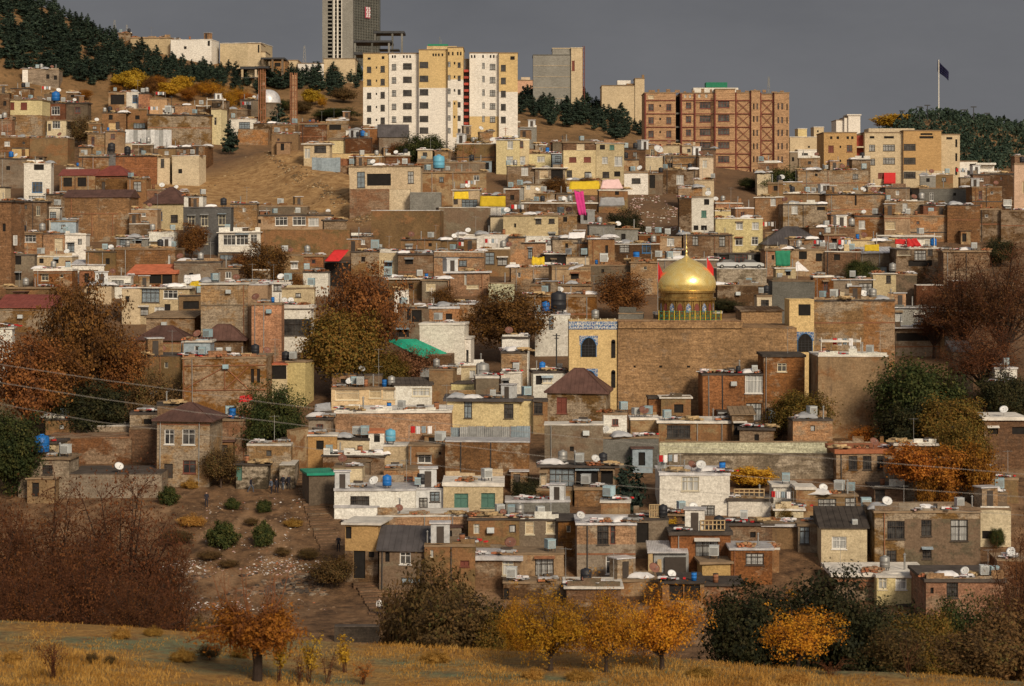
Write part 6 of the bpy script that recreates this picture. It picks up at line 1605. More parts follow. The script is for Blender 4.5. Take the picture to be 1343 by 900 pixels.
# ------------------------------------------------------------------ cars
def car(t, xc, yb, wpx, label, mat, rz):
    D_ = bank['a'].y+1.6; p = Vector(((tx(t,xc)-CX)*D_/F, D_, bank['a'].z+bank['top']+.08)); r = empty('parked_car', p, rz); tag(r, label, 'car')
    prof = [(-2.1,.35),(-2.15,.75),(-1.9,.95),(-1.2,1.0),(1.0,1.0),(1.75,.92),(2.12,.75),(2.15,.35)]
    b = MB(); w = .82
    f0 = [(x,-w,z) for x, z in prof]; f1 = [(x,w,z) for x, z in prof]
    b.poly(f0[::-1]); b.poly(f1)
    for i in range(len(prof)): j = (i+1)%len(prof); b.poly([f0[i],f0[j],f1[j],f1[i]])
    cab = [(-1.55,1.0),(-1.0,1.42),(.35,1.46),(1.05,1.0)]
    g0 = [(x,-w*(.95 if z < 1.1 else .8),z) for x, z in cab]; g1 = [(x,-y,z) for x, y, z in g0]
    b.poly([g0[1],g0[2],g1[2],g1[1]]); ob = b.build('body', M[mat], r); ob.modifiers.new('b','BEVEL').width = .05
    g = MB(); g.poly(g0[::-1]); g.poly(g1); g.poly([g0[0],g0[1],g1[1],g1[0]]); g.poly([g0[2],g0[3],g1[3],g1[2]]); g.build('window', M['glass'], r)
    for x in (-1.3,1.3):
        for y in (-.8,.8):
            q = MB(); q.tube([(x,y-.1,.32),(x,y+.1,.32)], [.32,.32], 14); wo = q.build('wheel', M['rubber'], r); q = MB(); q.tube([(x,y-.12,.32),(x,y+.12,.32)], [.18,.18], 10); q.build('rim', M['mast'], wo)
bank = H('21',1072,1322,508,600,'st','dark stone bank under the two parked cars','',roof='n',yaw=0,d=8,name='stone_bank',cat='wall',clutter=0)
car('21',1133,512,100,'silver car parked at the edge of the stone bank','carp',.05); car('21',1245,512,90,'pale car parked behind the silver car','carw',-.05)

# ------------------------------------------------------------------ people
def person(t, xc, yb, label, top='cloth1', leg='cloth2', rz=0.0, stride=.18, arm=.1, lean=0.0, D=None):
    p = at(tx(t,xc), ty(t,yb)) if D is None else None
    J = [(0,0,.93),(0,0,1.15),(0,-lean,1.38),(0,-lean,1.5),(0,-lean*1.2-.02,1.62),(0,-lean*1.2-.01,1.72),
         (.10,0,.88),(.11,-stride,.50),(.11,-stride*.9,.09),(.11,-stride*.9-.15,.05),(-.10,0,.88),(-.11,stride*.6,.50),(-.11,stride*1.5,.12),(-.11,stride*1.5-.13,.05),
         (.19,-lean,1.40),(.25,arm*.3-lean,1.13),(.25,-.12-arm-lean,.92),(.25,-.18-arm-lean,.84),(-.19,-lean,1.40),(-.25,.05-lean,1.13),(-.25,.0-lean,.88),(-.25,-.03-lean,.79)]
    E = [(0,1),(1,2),(2,3),(3,4),(4,5),(0,6),(6,7),(7,8),(8,9),(0,10),(10,11),(11,12),(12,13),(2,14),(14,15),(15,16),(16,17),(2,18),(18,19),(19,20),(20,21)]
    rd = [.15,.14,.16,.06,.1,.085,.1,.075,.05,.045,.1,.075,.05,.045,.075,.055,.04,.04,.075,.055,.04,.04]
    me = bpy.data.meshes.new('person'); me.from_pydata(J, E, []); ob = bpy.data.objects.new('person', me); C.objects.link(ob)
    md = ob.modifiers.new('s','SKIN'); 
    for i, v in enumerate(me.skin_vertices[0].data): v.radius = (rd[i], rd[i]*.85); v.use_root = i == 0
    sb = ob.modifiers.new('u','SUBSURF'); sb.levels = sb.render_levels = 1
    dg = bpy.context.evaluated_depsgraph_get(); me2 = bpy.data.meshes.new_from_object(ob.evaluated_get(dg)); bpy.data.objects.remove(ob)
    for m in (top, leg, 'skin', 'hair'): me2.materials.append(M[m])
    for f in me2.polygons:
        c = f.center; f.material_index = 3 if (c.z > 1.66 or (c.z > 1.56 and c.y > 0.0-lean*1.2)) else 2 if (c.z > 1.5 or (abs(c.x) > .2 and c.z < .9 and c.z > .7)) else 1 if c.z < .92 else 0
        f.use_smooth = True
    o = add('person', me2, None, p, rz); tag(o, label, 'person', 'people on the dirt slope and stairs'); return o
person('02',1037,862,'person in dark clothes standing alone on the dirt slope','cloth1','cloth1',.4,.05)
person('02',1260,788,'person in dark jacket and jeans walking past the stone hut','cloth1','cloth2',1.3,.25,.2)
person('12',100,795,'stooping person in jeans among the group by the stairs','cloth2','cloth1',-.6,.1,.2,.1); person('12',125,792,'person in black second in the group by the stairs','cloth1','cloth1',.8,.1)
person('12',158,775,'person in dark jacket in the middle of the group','cloth1','cloth2',-.4,.12); person('12',186,775,'person in black nearest the stairs','cloth1','cloth1',.5,.1,.2)
person('12',243,668,'person in a white shirt climbing the stair lane','cloth3','cloth1',3.0,.2)
person('13',640,545,'person in white top and dark trousers on the lower steps','cloth3','cloth1',.3,.15); person('13',436,225,'person in black at the foot of the stairs','cloth1','cloth1',.3,.1)

# ------------------------------------------------------------------ stairs
def steps(pts, width, label, n):
    P_ = [at(px, py) for px, py in pts]; mb = MB(); base = P_[0].copy(); tot = len(P_)-1
    for i in range(n):
        u = i/n*tot; k = min(int(u), tot-1); t = u-k; a = P_[k].lerp(P_[k+1], t); d = (P_[k+1]-P_[k]); ang = math.atan2(d.y, d.x)+math.pi/2
        L = d.length*tot/n*1.0; a = a-base; dz = .06
        w = width*(.9+.2*R.random())
        mb.box(a.x-w/2, a.x+w/2, a.y-L*.42, a.y+L*.42, a.z-.9, a.z+.10+R.uniform(-.03,.03), i%2, rz=ang+R.uniform(-.06,.06))
    o = mb.build('stone_stairs', [M['stepa'], M['bb']], None, loc=base); return tag(o, label, 'stairs')
steps([(393,585),(400,628),(415,665),(428,700),(437,722)], 2.7, 'long earthen stairway climbing between the houses', 44)
steps([(482,765),(497,785),(508,808)], 3.2, 'short lower flight of earthen steps by the brown bush', 12)
# retaining walls at the dump and the dark fence at the crest
H('13',415,640,600,680,'sd','dark low wall above the grass crest','',roof='n',name='retaining_wall',cat='wall',clutter=0,yaw=0,d=.8)
H('12',140,218,650,742,'st','mud wall ending beside the stairs','',roof='n',name='lane_wall',cat='wall',clutter=0,yaw=0,d=5)
H('12',200,285,470,660,'mp','plaster wall along the dark stair lane','',roof='n',name='lane_wall',cat='wall',clutter=0,yaw=68,d=.6)
# ------------------------------------------------------------------ trees
def leaf_mat(name, cols, rough=.75, trans=.25):
    m, nt, b = new_mat(name)
    g = nt.nodes.new('ShaderNodeNewGeometry'); oi = nt.nodes.new('ShaderNodeObjectInfo')
    tc = nt.nodes.new('ShaderNodeTexCoord'); n = noi(nt, tc.outputs['Object'], .55, 3, .6)
    f = mth(nt, 'ADD', mth(nt, 'MULTIPLY', g.outputs['Random Per Island'], .36), mth(nt, 'MULTIPLY', rng(nt, n, .34, .66), .64))
    r = nt.nodes.new('ShaderNodeValToRGB'); nt.links.new(f, r.inputs[0]); e = r.color_ramp.elements
    e[0].position = .1; e[0].color = (*cols[0],1); e[1].position = .9; e[1].color = (*cols[-1],1)
    for i, c in enumerate(cols[1:-1]): q = e.new(.1+.8*(i+1)/(len(cols)-1)); q.color = (*c,1)
    hs = nt.nodes.new('ShaderNodeHueSaturation'); nt.links.new(r.outputs[0], hs.inputs['Color'])
    nt.links.new(rng(nt, oi.outputs['Random'], 0, 1, .495, .512), hs.inputs['Hue']); nt.links.new(rng(nt, oi.outputs['Random'], 0, 1, 1.3, .72), hs.inputs['Value'])
    nt.links.new(hs.outputs[0], b.inputs['Base Color']); b.inputs['Roughness'].default_value = rough
    t = nt.nodes.new('ShaderNodeBsdfTranslucent'); nt.links.new(hs.outputs[0], t.inputs[0])
    mx = nt.nodes.new('ShaderNodeMixShader'); mx.inputs[0].default_value = trans
    nt.links.new(b.outputs[0], mx.inputs[1]); nt.links.new(t.outputs[0], mx.inputs[2]); nt.links.new(mx.outputs[0], nt.nodes['Material Output'].inputs[0])
    return m
L = {}
L['rust'] = leaf_mat('russet_leaves', [(.068,.027,.009),(.15,.058,.016),(.235,.093,.023),(.33,.148,.038)])
L['rustg'] = leaf_mat('turning_leaves', [(.05,.045,.010),(.13,.085,.014),(.22,.11,.02),(.12,.11,.02),(.30,.14,.03)])
L['green'] = leaf_mat('green_leaves', [(.018,.030,.008),(.045,.060,.014),(.075,.080,.020),(.14,.12,.03)])
L['dark'] = leaf_mat('dark_leaves', [(.012,.016,.007),(.028,.030,.010),(.05,.045,.014),(.075,.055,.02)])
L['gold'] = leaf_mat('golden_leaves', [(.26,.09,.010),(.48,.19,.014),(.62,.29,.02),(.66,.36,.03)], trans=.35)
L['orange'] = leaf_mat('orange_leaves', [(.12,.038,.010),(.28,.095,.013),(.42,.16,.02),(.50,.22,.028)], trans=.35)
L['yellow'] = leaf_mat('yellow_leaves', [(.40,.22,.02),(.58,.34,.03),(.68,.44,.05)], trans=.35)
L['bare'] = leaf_mat('last_brown_leaves', [(.055,.019,.008),(.12,.040,.013),(.20,.075,.020)])
L['brownbush'] = leaf_mat('scrub_leaves', [(.05,.03,.012),(.10,.06,.02),(.17,.09,.03),(.10,.09,.025)])
L['pine'] = leaf_mat('pine_needles', [(.016,.030,.022),(.032,.052,.034),(.060,.082,.048)], trans=.1)
L['hedge'] = leaf_mat('red_brown_twigs', [(.14,.05,.025),(.24,.10,.05),(.30,.14,.07)])
L['grass'] = leaf_mat('dry_grass_blades', [(.19,.095,.018),(.38,.19,.036),(.50,.275,.062),(.54,.33,.095)], trans=.3)
BARK = simple('bark', (.085,.055,.038), .9, .3, sc=3); BARKD = simple('dark_bark', (.045,.03,.022), .9, .3, sc=3)
TWIG = simple('red_twigs', (.095,.036,.016), .85, .3); TWIGO = simple('orange_twigs', (.22,.085,.035), .8, .3)

def quads(c, n, size, rs, asp=1.0, bias=.9):
    """leaf shaped faces at points c (k x 3), leaning outwards from the crown's middle"""
    k = len(c); o = c-np.array([0,0,c[:,2].mean()*.8]) if bias else c; o = o/np.maximum(1e-6, np.linalg.norm(o, axis=1))[:,None]
    nn = rs.normal(size=(k,3))*.6+bias*(o+np.array([0,0,.35])); nn /= np.maximum(1e-6, np.linalg.norm(nn, axis=1))[:,None]
    a = rs.normal(size=(k,3)); a -= nn*(a*nn).sum(1)[:,None]; a /= np.maximum(1e-6, np.linalg.norm(a, axis=1))[:,None]; b = np.cross(nn, a)
    s = size*rs.uniform(.55, 1.4, (k,1)); a = a*s*asp; b = b*s*.62
    return np.stack([c-a, c+b+nn*s*.15, c+a, c-b+nn*s*.15], 1).reshape(-1,3)
def quad_mesh(name, v, mat):
    me = bpy.data.meshes.new(name); n = len(v)//4
    me.vertices.add(len(v)); me.vertices.foreach_set('co', v.astype(np.float32).ravel())
    me.loops.add(4*n); me.loops.foreach_set('vertex_index', np.arange(4*n, dtype=np.int32))
    me.polygons.add(n); me.polygons.foreach_set('loop_start', np.arange(0,4*n,4,dtype=np.int32)); me.polygons.foreach_set('loop_total', np.full(n,4,dtype=np.int32))
    me.materials.append(mat); me.update(); me.validate(); return me

def skeleton_tree(seed, h, w, trunk_h, lobes, sub, twig, r0, lean=.0, droop=0.0, crown_z=.58, crown_h=.42, up=.4):
    """tapered trunk, limbs, twigs; returns mesh data and the twig points"""
    q = random.Random(seed); mb = MB(); tips = []
    tr = [Vector((0,0,-.6)), Vector((q.uniform(-.1,.1),q.uniform(-.1,.1),trunk_h*.5)), Vector((lean*.5,q.uniform(-.1,.1),trunk_h))]
    mb.tube(tr, [r0*1.25, r0, r0*.8], 8)
    cz, ch = h*crown_z, h*crown_h
    for i in range(lobes):
        t = 2*math.pi*(i+q.uniform(-.3,.3))/lobes*1.618*2; u = (i+.5)/lobes; el = math.asin(max(-.45, min(.98, -.45+1.45*u)))
        rr = q.uniform(.62,.95)
        tgt = Vector((w/2*rr*math.cos(t)*math.cos(el)+lean, w/2*rr*math.sin(t)*math.cos(el), cz+ch*rr*math.sin(el)))
        st = tr[2]*q.uniform(.75,1.0); st.z = trunk_h*q.uniform(.7,1.05)
        mid = st.lerp(tgt, .5)+Vector((q.uniform(-.1,.1)*w*.3, q.uniform(-.1,.1)*w*.3, (tgt-st).length*.12*up))
        mb.tube([st, mid, tgt], [r0*.42, r0*.25, r0*.09], 5, cap=False)
        for j in range(sub):
            s = q.uniform(.35,1.0); b0 = (st.lerp(mid, s*2) if s < .5 else mid.lerp(tgt, s*2-1))
            d = Vector((q.gauss(0,1), q.gauss(0,1), q.gauss(.35*up,.7))).normalized()*w*q.uniform(.10,.22)
            e = b0+d-Vector((0,0,droop*d.length)); mb.tube([b0, b0.lerp(e,.5)+Vector((0,0,d.length*.08)), e], [r0*.12, r0*.08, r0*.035], 4, m=1, cap=False); tips.append(e); tips.append(b0.lerp(e,.55))
            for k in range(twig):
                a0 = b0.lerp(e, q.uniform(.3,1)); d2 = Vector((q.gauss(0,1), q.gauss(0,1), q.gauss(.5*up,.8))).normalized()*w*q.uniform(.05,.12)
                e2 = a0+d2; mb.tube([a0,e2], [r0*.04, r0*.016], 3, m=1, cap=False); tips.append(e2)
        tips.append(tgt)
    return mb, tips

TP = {}
def broad(kind, key, seed, h=10, w=9, trunk_h=2.8, lobes=16, sub=6, twig=2, r0=.24, per=26, cr=.55, leaf=.19, bark=BARK, fill=1.0, **kw):
    mb, tips = skeleton_tree(seed, h, w, trunk_h, lobes, sub, twig, r0, **kw)
    rs = np.random.RandomState(seed); T = np.array([tuple(t) for t in tips])
    keep = rs.uniform(size=len(T)) < fill; T = T[keep]
    cnt = np.maximum(1, (per*rs.uniform(.25,1.6,len(T))).astype(int))
    c = np.repeat(T, cnt, 0)+rs.normal(size=(cnt.sum(),3))*cr*np.array([1,1,.7])
    c = c[c[:,2] > .15]
    TP.setdefault(kind, []).append((mb.mesh('trunk', [BARKD if bark is TWIG else bark, bark]), quad_mesh('crown', quads(c, 0, leaf, rs, 1.1), L[key]), h, w))
for s in (1,2): broad('rust','rust',s,h=10,w=9.5,lobes=22,sub=8,twig=2,per=34,cr=.5,leaf=.13,fill=.72)
broad('rust','rust',3,h=10,w=8,lobes=20,sub=8,twig=2,per=28,cr=.5,leaf=.13,fill=.72,crown_z=.55,crown_h=.45)
broad('rustg','rustg',4,h=10,w=9.5,lobes=22,sub=8,twig=2,per=46,cr=.55,leaf=.14,trunk_h=1.8,crown_z=.52,crown_h=.47)
broad('green','green',5,h=10,w=10,lobes=22,sub=8,twig=2,per=42,cr=.6,leaf=.15,trunk_h=1.6,crown_z=.5,crown_h=.48)
broad('green','green',6,h=10,w=11,lobes=20,sub=7,twig=2,per=42,cr=.65,leaf=.155,trunk_h=1.4,crown_z=.5,crown_h=.48)
for s in (7,8): broad('dark','dark',s,h=10,w=11,lobes=24,sub=8,twig=3,per=20,cr=.6,leaf=.17,trunk_h=1.2,crown_z=.48,crown_h=.5,bark=BARKD)
for s in (9,10,11): broad('gold','gold',s,h=10,w=12,lobes=17,sub=9,twig=4,per=30,cr=.6,leaf=.12,trunk_h=2.0,crown_z=.55,crown_h=.44,fill=.48,bark=BARKD,r0=.3)
broad('airy','gold',23,h=10,w=11.5,lobes=18,sub=7,twig=4,per=22,cr=.45,leaf=.12,trunk_h=2.0,crown_z=.52,crown_h=.42,bark=BARKD,fill=.4)
broad('orange','orange',12,h=10,w=10.5,lobes=20,sub=8,twig=3,per=22,cr=.6,leaf=.13,trunk_h=2.0,crown_z=.56,crown_h=.42,bark=BARKD)
broad('yellow','yellow',13,h=10,w=10,lobes=16,sub=7,twig=2,per=24,cr=.6,leaf=.28,trunk_h=1.6,crown_z=.52,crown_h=.46)
for s in (14,15,16): broad('bare','bare',s,h=12,w=10.5,lobes=26,sub=13,twig=7,per=3.6,cr=.55,leaf=.085,trunk_h=2.4,crown_z=.52,crown_h=.5,bark=TWIG,up=1.2,r0=.30)
for s in (17,18): broad('brownbush','brownbush',s,h=10,w=10,lobes=20,sub=8,twig=4,per=10,cr=.55,leaf=.18,trunk_h=1.5,crown_z=.52,crown_h=.48)
broad('hedge','hedge',19,h=10,w=12,lobes=26,sub=12,twig=6,per=6,cr=.5,leaf=.16,trunk_h=.8,crown_z=.45,crown_h=.5,bark=TWIG)
broad('bush','green',20,h=10,w=13,lobes=20,sub=8,twig=2,per=26,cr=.8,leaf=.42,trunk_h=.6,crown_z=.42,crown_h=.5)
broad('vine','orange',21,h=10,w=12,lobes=16,sub=7,twig=2,per=36,cr=.8,leaf=.26,fill=.6,trunk_h=1,crown_z=.5,crown_h=.5)
broad('tuft','grass',22,h=10,w=13,lobes=16,sub=7,twig=2,per=40,cr=.7,leaf=.22,trunk_h=.4,crown_z=.3,crown_h=.5,bark=TWIG)
def pine(seed, h=10, w=6.2):
    rs = np.random.RandomState(seed); q = random.Random(seed); mb = MB(); mb.tube([(0,0,-.5),(0,0,h*.6),(0,0,h*.96)], [.2,.12,.03], 6); pts = []
    n = 15
    for i in range(n):
        z = h*(.12+.84*i/(n-1)); rr = w/2*(1-(i/(n-1))**1.9)*(.6+.4*min(1,4*i/n))*q.uniform(.7,1.1)+.12; k = max(3, int(8*(1-i/n))+1)
        for j in range(k):
            t = q.uniform(0, 6.28); e = Vector((rr*math.cos(t), rr*math.sin(t), z+rr*.12)); mb.tube([(0,0,z-.1), e], [.05,.02], 3, cap=False)
            m = max(6, int(12*rr)); s = rs.uniform(.25,1.05,m)[:,None]; pts.append(np.array([0,0,z])*(1-s)+np.array(tuple(e))*s+rs.normal(size=(m,3))*np.array([.28,.28,.2]))
    c = np.concatenate(pts)
    TP.setdefault('pine', []).append((mb.mesh('trunk', BARKD), quad_mesh('crown', quads(c, 0, .34, rs, 1.3), L['pine']), h, w))
for s in (31,32,33,34): pine(s, w=6.4+s%3)
TN = {'pine':'pine_tree','bush':'bush','hedge':'thicket','vine':'creeper','brownbush':'scrub_tree'}
def tree(kind, p, h, w, label, group=None, var=None, name=None, cat='tree'):
    v = TP[kind][R.randrange(len(TP[kind])) if var is None else var % len(TP[kind])]
    r = empty(name or TN.get(kind, 'autumn_tree' if kind not in ('green','dark') else 'broadleaf_tree'), p, R.uniform(0, 6.28))
    r.scale = (w/v[3], w/v[3], h/v[2]); tag(r, label, cat, group)
    add('trunk', v[0], r); add('crown', v[1], r); return r
def T(kind, xc, yb, yt, w, label, D=None, var=None, start=195, **kw):
    """photo pixels: foot (xc, yb), top yt, crown width w"""
    if D is None: p = at(xc, yb, start)
    else: p = atD(xc, D)
    k = p.y/F; h = (HY-yt)*k-p.z
    return tree(kind, p, h, w*k, label, var=var, **kw)
# the russet grove on the west side
T('rust',108,560,354,112,'tallest russet plane tree in the grove on the west terraces',var=0); T('rust',35,585,425,120,'russet tree at the outer edge of the west grove',var=1); T('rust',70,580,440,110,'lower russet tree in the middle of the west grove',var=2)
T('rust',160,555,430,80,'thin russet tree at the inner edge of the west grove',var=2); T('dark',120,580,490,110,'dark undergrowth tree beneath the russet grove')
T('brownbush',200,575,478,70,'dark scrubby tree between the grove and the brick terraces'); T('green',15,650,532,95,'green leafed tree below the grove beside the blue tank',var=0)
T('green',358,600,500,88,'small green tree at the head of the stair lane',var=1); T('brownbush',290,640,580,60,'thorny autumn shrub beside the hip roofed yard house')
T('rust',480,505,338,108,'tall broad russet tree beside the tilted red awning',var=0); T('rustg',447,520,392,120,'green and gold tree in front of the tall russet tree'); T('rustg',500,515,455,80,'low green gold tree under the tall russet tree')
T('rust',583,425,372,38,'small dark russet tree beside the concrete frame house',var=2); T('rust',664,478,373,112,'broad russet tree left of the yellow portal',var=1); T('rust',815,425,352,78,'thin russet tree left of the gold dome',var=2)
T('rust',345,395,312,70,'ragged russet tree below the glazed sunroom',var=2); T('rust',385,400,355,30,'little russet shrub by the whitewashed wall house'); T('rust',252,345,288,45,'red brown creeper tree against the grey stucco house',var=2); T('rust',320,360,330,40,'low russet bush under the glazed sunroom')
T('hedge',528,502,445,95,'reddish bare hedge under the teal sheet roof',cat='hedge'); T('hedge',500,500,470,60,'reddish bare hedge beside the green gold tree',cat='hedge')
T('green',555,225,172,66,'dark green tree below the white and yellow flats',var=0); T('rustg',613,220,174,42,'yellow green tree right of the dark green one below the flats'); T('rust',520,220,185,30,'brown shrub left of the dark green tree by the flats'); T('brownbush',490,250,220,34,'garden shrub in the planted yard')
T('green',1030,258,218,72,'green bush at the foot of the brick flats',var=1); T('green',985,250,232,34,'small green shrub under the brick flats'); T('dark',820,318,272,52,'dark green tree on the rubble bank'); T('green',1130,372,338,44,'olive bush above the cream corner house',var=0)
T('dark',1312,350,308,48,'dark green tree at the east edge of the terraces'); T('rust',728,262,230,38,'small russet tree left of the yellow canopy',var=1); T('rust',770,255,230,24,'smallest russet tree at the yellow canopy',var=2)
T('dark',952,410,390,46,'dark green pot shrub right of the gold drum')
T('green',1205,590,462,125,'big green tree in front of the great mud plastered house',var=0); T('rustg',1245,610,510,100,'green gold tree right of the big green tree'); T('rustg',1262,640,540,80,'green and orange tree leaning over the vine hung wall'); T('dark',1190,600,520,90,'dark green lower tree under the big green tree')
T('rustg',1050,585,505,90,'green and brown tree before the tall orange brick house'); T('orange',1140,590,556,66,'orange bush on the three window house terrace'); T('brownbush',1010,585,548,50,'low brown shrub on the pale green balcony')
for i, (x, yb, yt, w) in enumerate(((1198,634,580,70),(1238,646,584,74),(1280,650,580,64),(1242,700,630,40),(1215,676,618,34))):
    D_ = 254.5-i*.3; p = Vector(((x-CX)/F*D_, D_, (HY-yb)/F*D_)); tree('vine', p, (yb-yt)*D_/F, w*D_/F, 'orange creeper clump hanging over the stone vine wall', 'orange creeper on the stone vine wall', name='creeper', cat='creeper')
T('bare',1262,480,332,120,'bare brown tree before the big brown brick house',var=0); T('bare',1318,490,318,130,'bare brown tree at the outer east edge',var=1); T('bare',1290,530,415,120,'shadowy bare tree under the bare brown trees',var=2); T('dark',1318,560,480,80,'dark shrub tree beside the far east house'); T('bare',1225,470,375,70,'slender bare brown tree beside the foil edged house',var=2)
T('pine',825,678,598,48,'dense dark green conifer right of the black balcony house',var=0); T('dark',690,660,624,44,'dark green bush in the alley by the stained wall'); T('yellow',985,640,610,64,'golden yellow vine bush over the railed terrace'); T('yellow',870,705,675,40,'yellow creeper over the dim house'); T('rustg',1028,690,655,32,'small yellow green bush under the big white house end')
T('orange',842,700,690,30,'orange creeper in the gap beside the brick house')
T('green',1308,720,690,20,'small garden shrub on the cream stepped house terrace')
T('bush',221,662,638,26,'round green shrub left on the dirt slope',cat='shrub',name='shrub'); T('bush',305,668,653,20,'small round shrub in the middle of the dirt slope',cat='shrub',name='shrub'); T('bush',346,672,656,20,'small round shrub nearest the people',cat='shrub',name='shrub')
T('bush',292,718,684,40,'larger loose green shrub amid the litter',cat='shrub',name='shrub'); T('bush',345,716,684,30,'yellowish green shrub beside the larger loose shrub',cat='shrub',name='shrub')
for i, (x, y, w, h_) in enumerate(((250,690,36,18),(232,715,44,22),(275,735,36,14),(385,690,26,12),(330,690,22,12),(405,735,34,18),(250,640,24,14),(370,730,26,14),(300,745,30,12),(450,745,30,18))): p = at(x,y); tree('brownbush' if i%3 else 'tuft', p, h_*p.y/F, w*p.y/F, 'low brown scrub on the littered dirt slope', 'scrub on the littered dirt slope', name='shrub', cat='shrub')
T('brownbush',435,772,724,66,'green brown bush at the foot of the stairs')
# bare trees and scrub beyond the crest
T('bare',62,0,622,190,'big bare red brown tree behind the grass crest, second from the edge',D=122,var=0); T('bare',165,0,612,180,'tall bare red brown tree nearest the dirt slope',D=126,var=1); T('bare',-10,0,640,160,'bare red brown tree cut by the picture edge',D=118,var=2); T('bare',225,0,690,90,'smaller bare brown tree by the litter slope',D=128,var=2); T('bare',110,0,700,130,'low dense bare tree between the big bare trees',D=114,var=0); T('bare',30,0,730,110,'brown undergrowth shrub beneath the bare trees',D=108); T('bare',180,0,750,120,'brown undergrowth shrub beside the dirt slope',D=109)
T('brownbush',570,0,712,120,'scrubby brown green tree before the mud house',D=112,var=0); T('brownbush',525,0,745,70,'low scrub tree beside the lower steps',D=116,var=1); T('dark',630,0,770,110,'dark green scrub right of the scrubby brown tree',D=108); T('brownbush',600,0,760,120,'dense brown scrub along the crest',D=105,var=1); T('rustg',660,0,790,80,'olive scrub at the golden trees',D=104)
T('gold',722,880,768,125,'golden tree with red brown trunk, first of the three',start=60,var=0); T('gold',795,882,772,100,'golden tree with dark stout trunk, middle of the three',start=60,var=1); T('gold',868,880,764,130,'brightest golden yellow tree, last of the three',start=60,var=2); T('gold',680,0,778,60,'small golden sapling tree beside the olive scrub',D=98,var=1)
T('dark',985,0,750,140,'dark bushy tree right of the golden trees',D=100,var=0); T('dark',1075,0,738,150,'largest dark tree above the orange bush',D=101,var=1); T('dark',1150,0,775,120,'dark tree below the yellow balcony room',D=100,var=0)
T('airy',1048,0,782,140,'orange leaved low tree before the largest dark tree',D=91,var=0); T('rustg',1215,0,788,100,'olive green tree under the wet black roof',D=100); T('green',1262,0,778,110,'green tree with fading leaves in the east corner',D=102,var=1); T('brownbush',1320,0,770,130,'brown scrub tree at the east corner of the crest',D=100,var=0); T('brownbush',1180,0,815,90,'low brown scrub before the olive green tree',D=93,var=1); T('brownbush',1280,0,815,130,'low brown scrub along the east crest',D=92,var=0)
T('bare',1335,0,690,90,'bare red tree at the east end of the valley',D=150,var=1)
T('brownbush',270,0,800,50,'thin dark shrub left of the orchard tree',D=104,var=1)
# autumn trees on the wooded slope
for x, yb, yt, w, k_, lab in ((176,122,88,32,'yellow','bright yellow tree among the pines'),(110,132,116,26,'orange','orange bush behind the tumbledown stone house'),(222,128,106,36,'yellow','low yellow tree in the row under the pines'),(197,128,100,26,'rust','brown red shrub in the row under the pines'),(248,134,112,30,'orange','orange tree in the row under the pines'),
        (298,146,114,36,'gold','glowing amber tree near the first brick shaft'),(325,142,120,26,'orange','small amber bush at the first brick shaft'),(108,195,146,40,'brownbush','brown sapling tree between the west houses'),(152,124,110,20,'orange','tiny orange bush under the pines'),(262,122,108,26,'orange','second low orange bush under the pines'),
        (238,120,98,36,'yellow','yellow tree below the big cream block'),(276,128,104,42,'gold','broad amber tree below the big cream block'),(312,138,112,34,'gold','amber tree left of the first brick shaft'),(206,120,97,32,'orange','rusty orange tree below the white ridge building'),(160,114,94,26,'yellow','yellow tree at the inner edge of the pines'),
        (408,138,115,30,'yellow','yellow green bush behind the second brick shaft'),(422,142,126,16,'gold','small golden bush on the knoll behind the shafts'),(395,150,130,36,'brownbush','brown thicket on the knoll'),(440,158,140,60,'green','row of green shrubs on the knoll'),(372,145,130,24,'green','green bush behind the white tin dome'),(450,135,112,40,'brownbush','brown scrub under the knoll pines'),(1172,170,148,54,'yellow','faded yellow green copse behind the orange flats')):
    T(k_, x, yb, yt, w, lab)
T('pine',365,178,136,34,'dark conifer standing between the brick shafts',var=1); T('pine',301,203,158,28,'dark conifer at the top of the dirt slope',var=2); T('pine',266,188,168,12,'tiny conifer beside the dirt slope',var=3)
# the pine wood: single trees scattered over the slope
def inside(x, y, poly):
    c = False; n = len(poly)
    for i in range(n):
        (x0,y0),(x1,y1) = poly[i], poly[i-1]
        if (y0 > y) != (y1 > y) and x < (x1-x0)*(y-y0)/(y1-y0)+x0: c = not c
    return c
def scatter(poly, n, hmin, hmax, wr, label, group, mind, kind='pine', tries=6000, ymax=None):
    out = []; q = random.Random(len(poly)*7+n); xs = [p[0] for p in poly]; ys = [p[1] for p in poly]
    for _ in range(tries):
        if len(out) >= n: break
        x, y = q.uniform(min(xs),max(xs)), q.uniform(min(ys),max(ys))
        if not inside(x,y,poly) or any((x-a)**2+((y-b)*1.6)**2 < mind**2 for a, b in out): continue
        out.append((x,y)); p = at(x, y); h = q.uniform(hmin,hmax); tree(kind, p, h, h*q.uniform(*wr), label, group)
    return len(out)
scatter([(-14,-10),(20,5),(60,24),(110,44),(150,56),(165,75),(165,112),(120,112),(90,106),(60,98),(30,94),(-14,92)],130,3.2,6.0,(.7,1.05),'dark green pine in the dense wood on the steep hill','pines on the wooded hillside',6.6)
scatter([(150,60),(170,66),(215,80),(262,96),(290,100),(290,118),(220,108),(160,112)],48,3.0,5.2,(.65,.9),'dark green pine trailing off below the ridge buildings','pines below the ridge buildings',6.5)
scatter([(225,86),(290,92),(335,103),(345,128),(300,122),(240,112)],36,2.6,4.4,(.6,.85),'young pine on the bare slope near the first brick shaft','young pines near the first brick shaft',8)
scatter([(350,110),(400,104),(430,98),(470,92),(476,120),(440,128),(410,120),(360,122)],34,3.6,6.0,(.6,.85),'dark pine on the knoll left of the white flats','pines on the knoll left of the white flats',7.5)
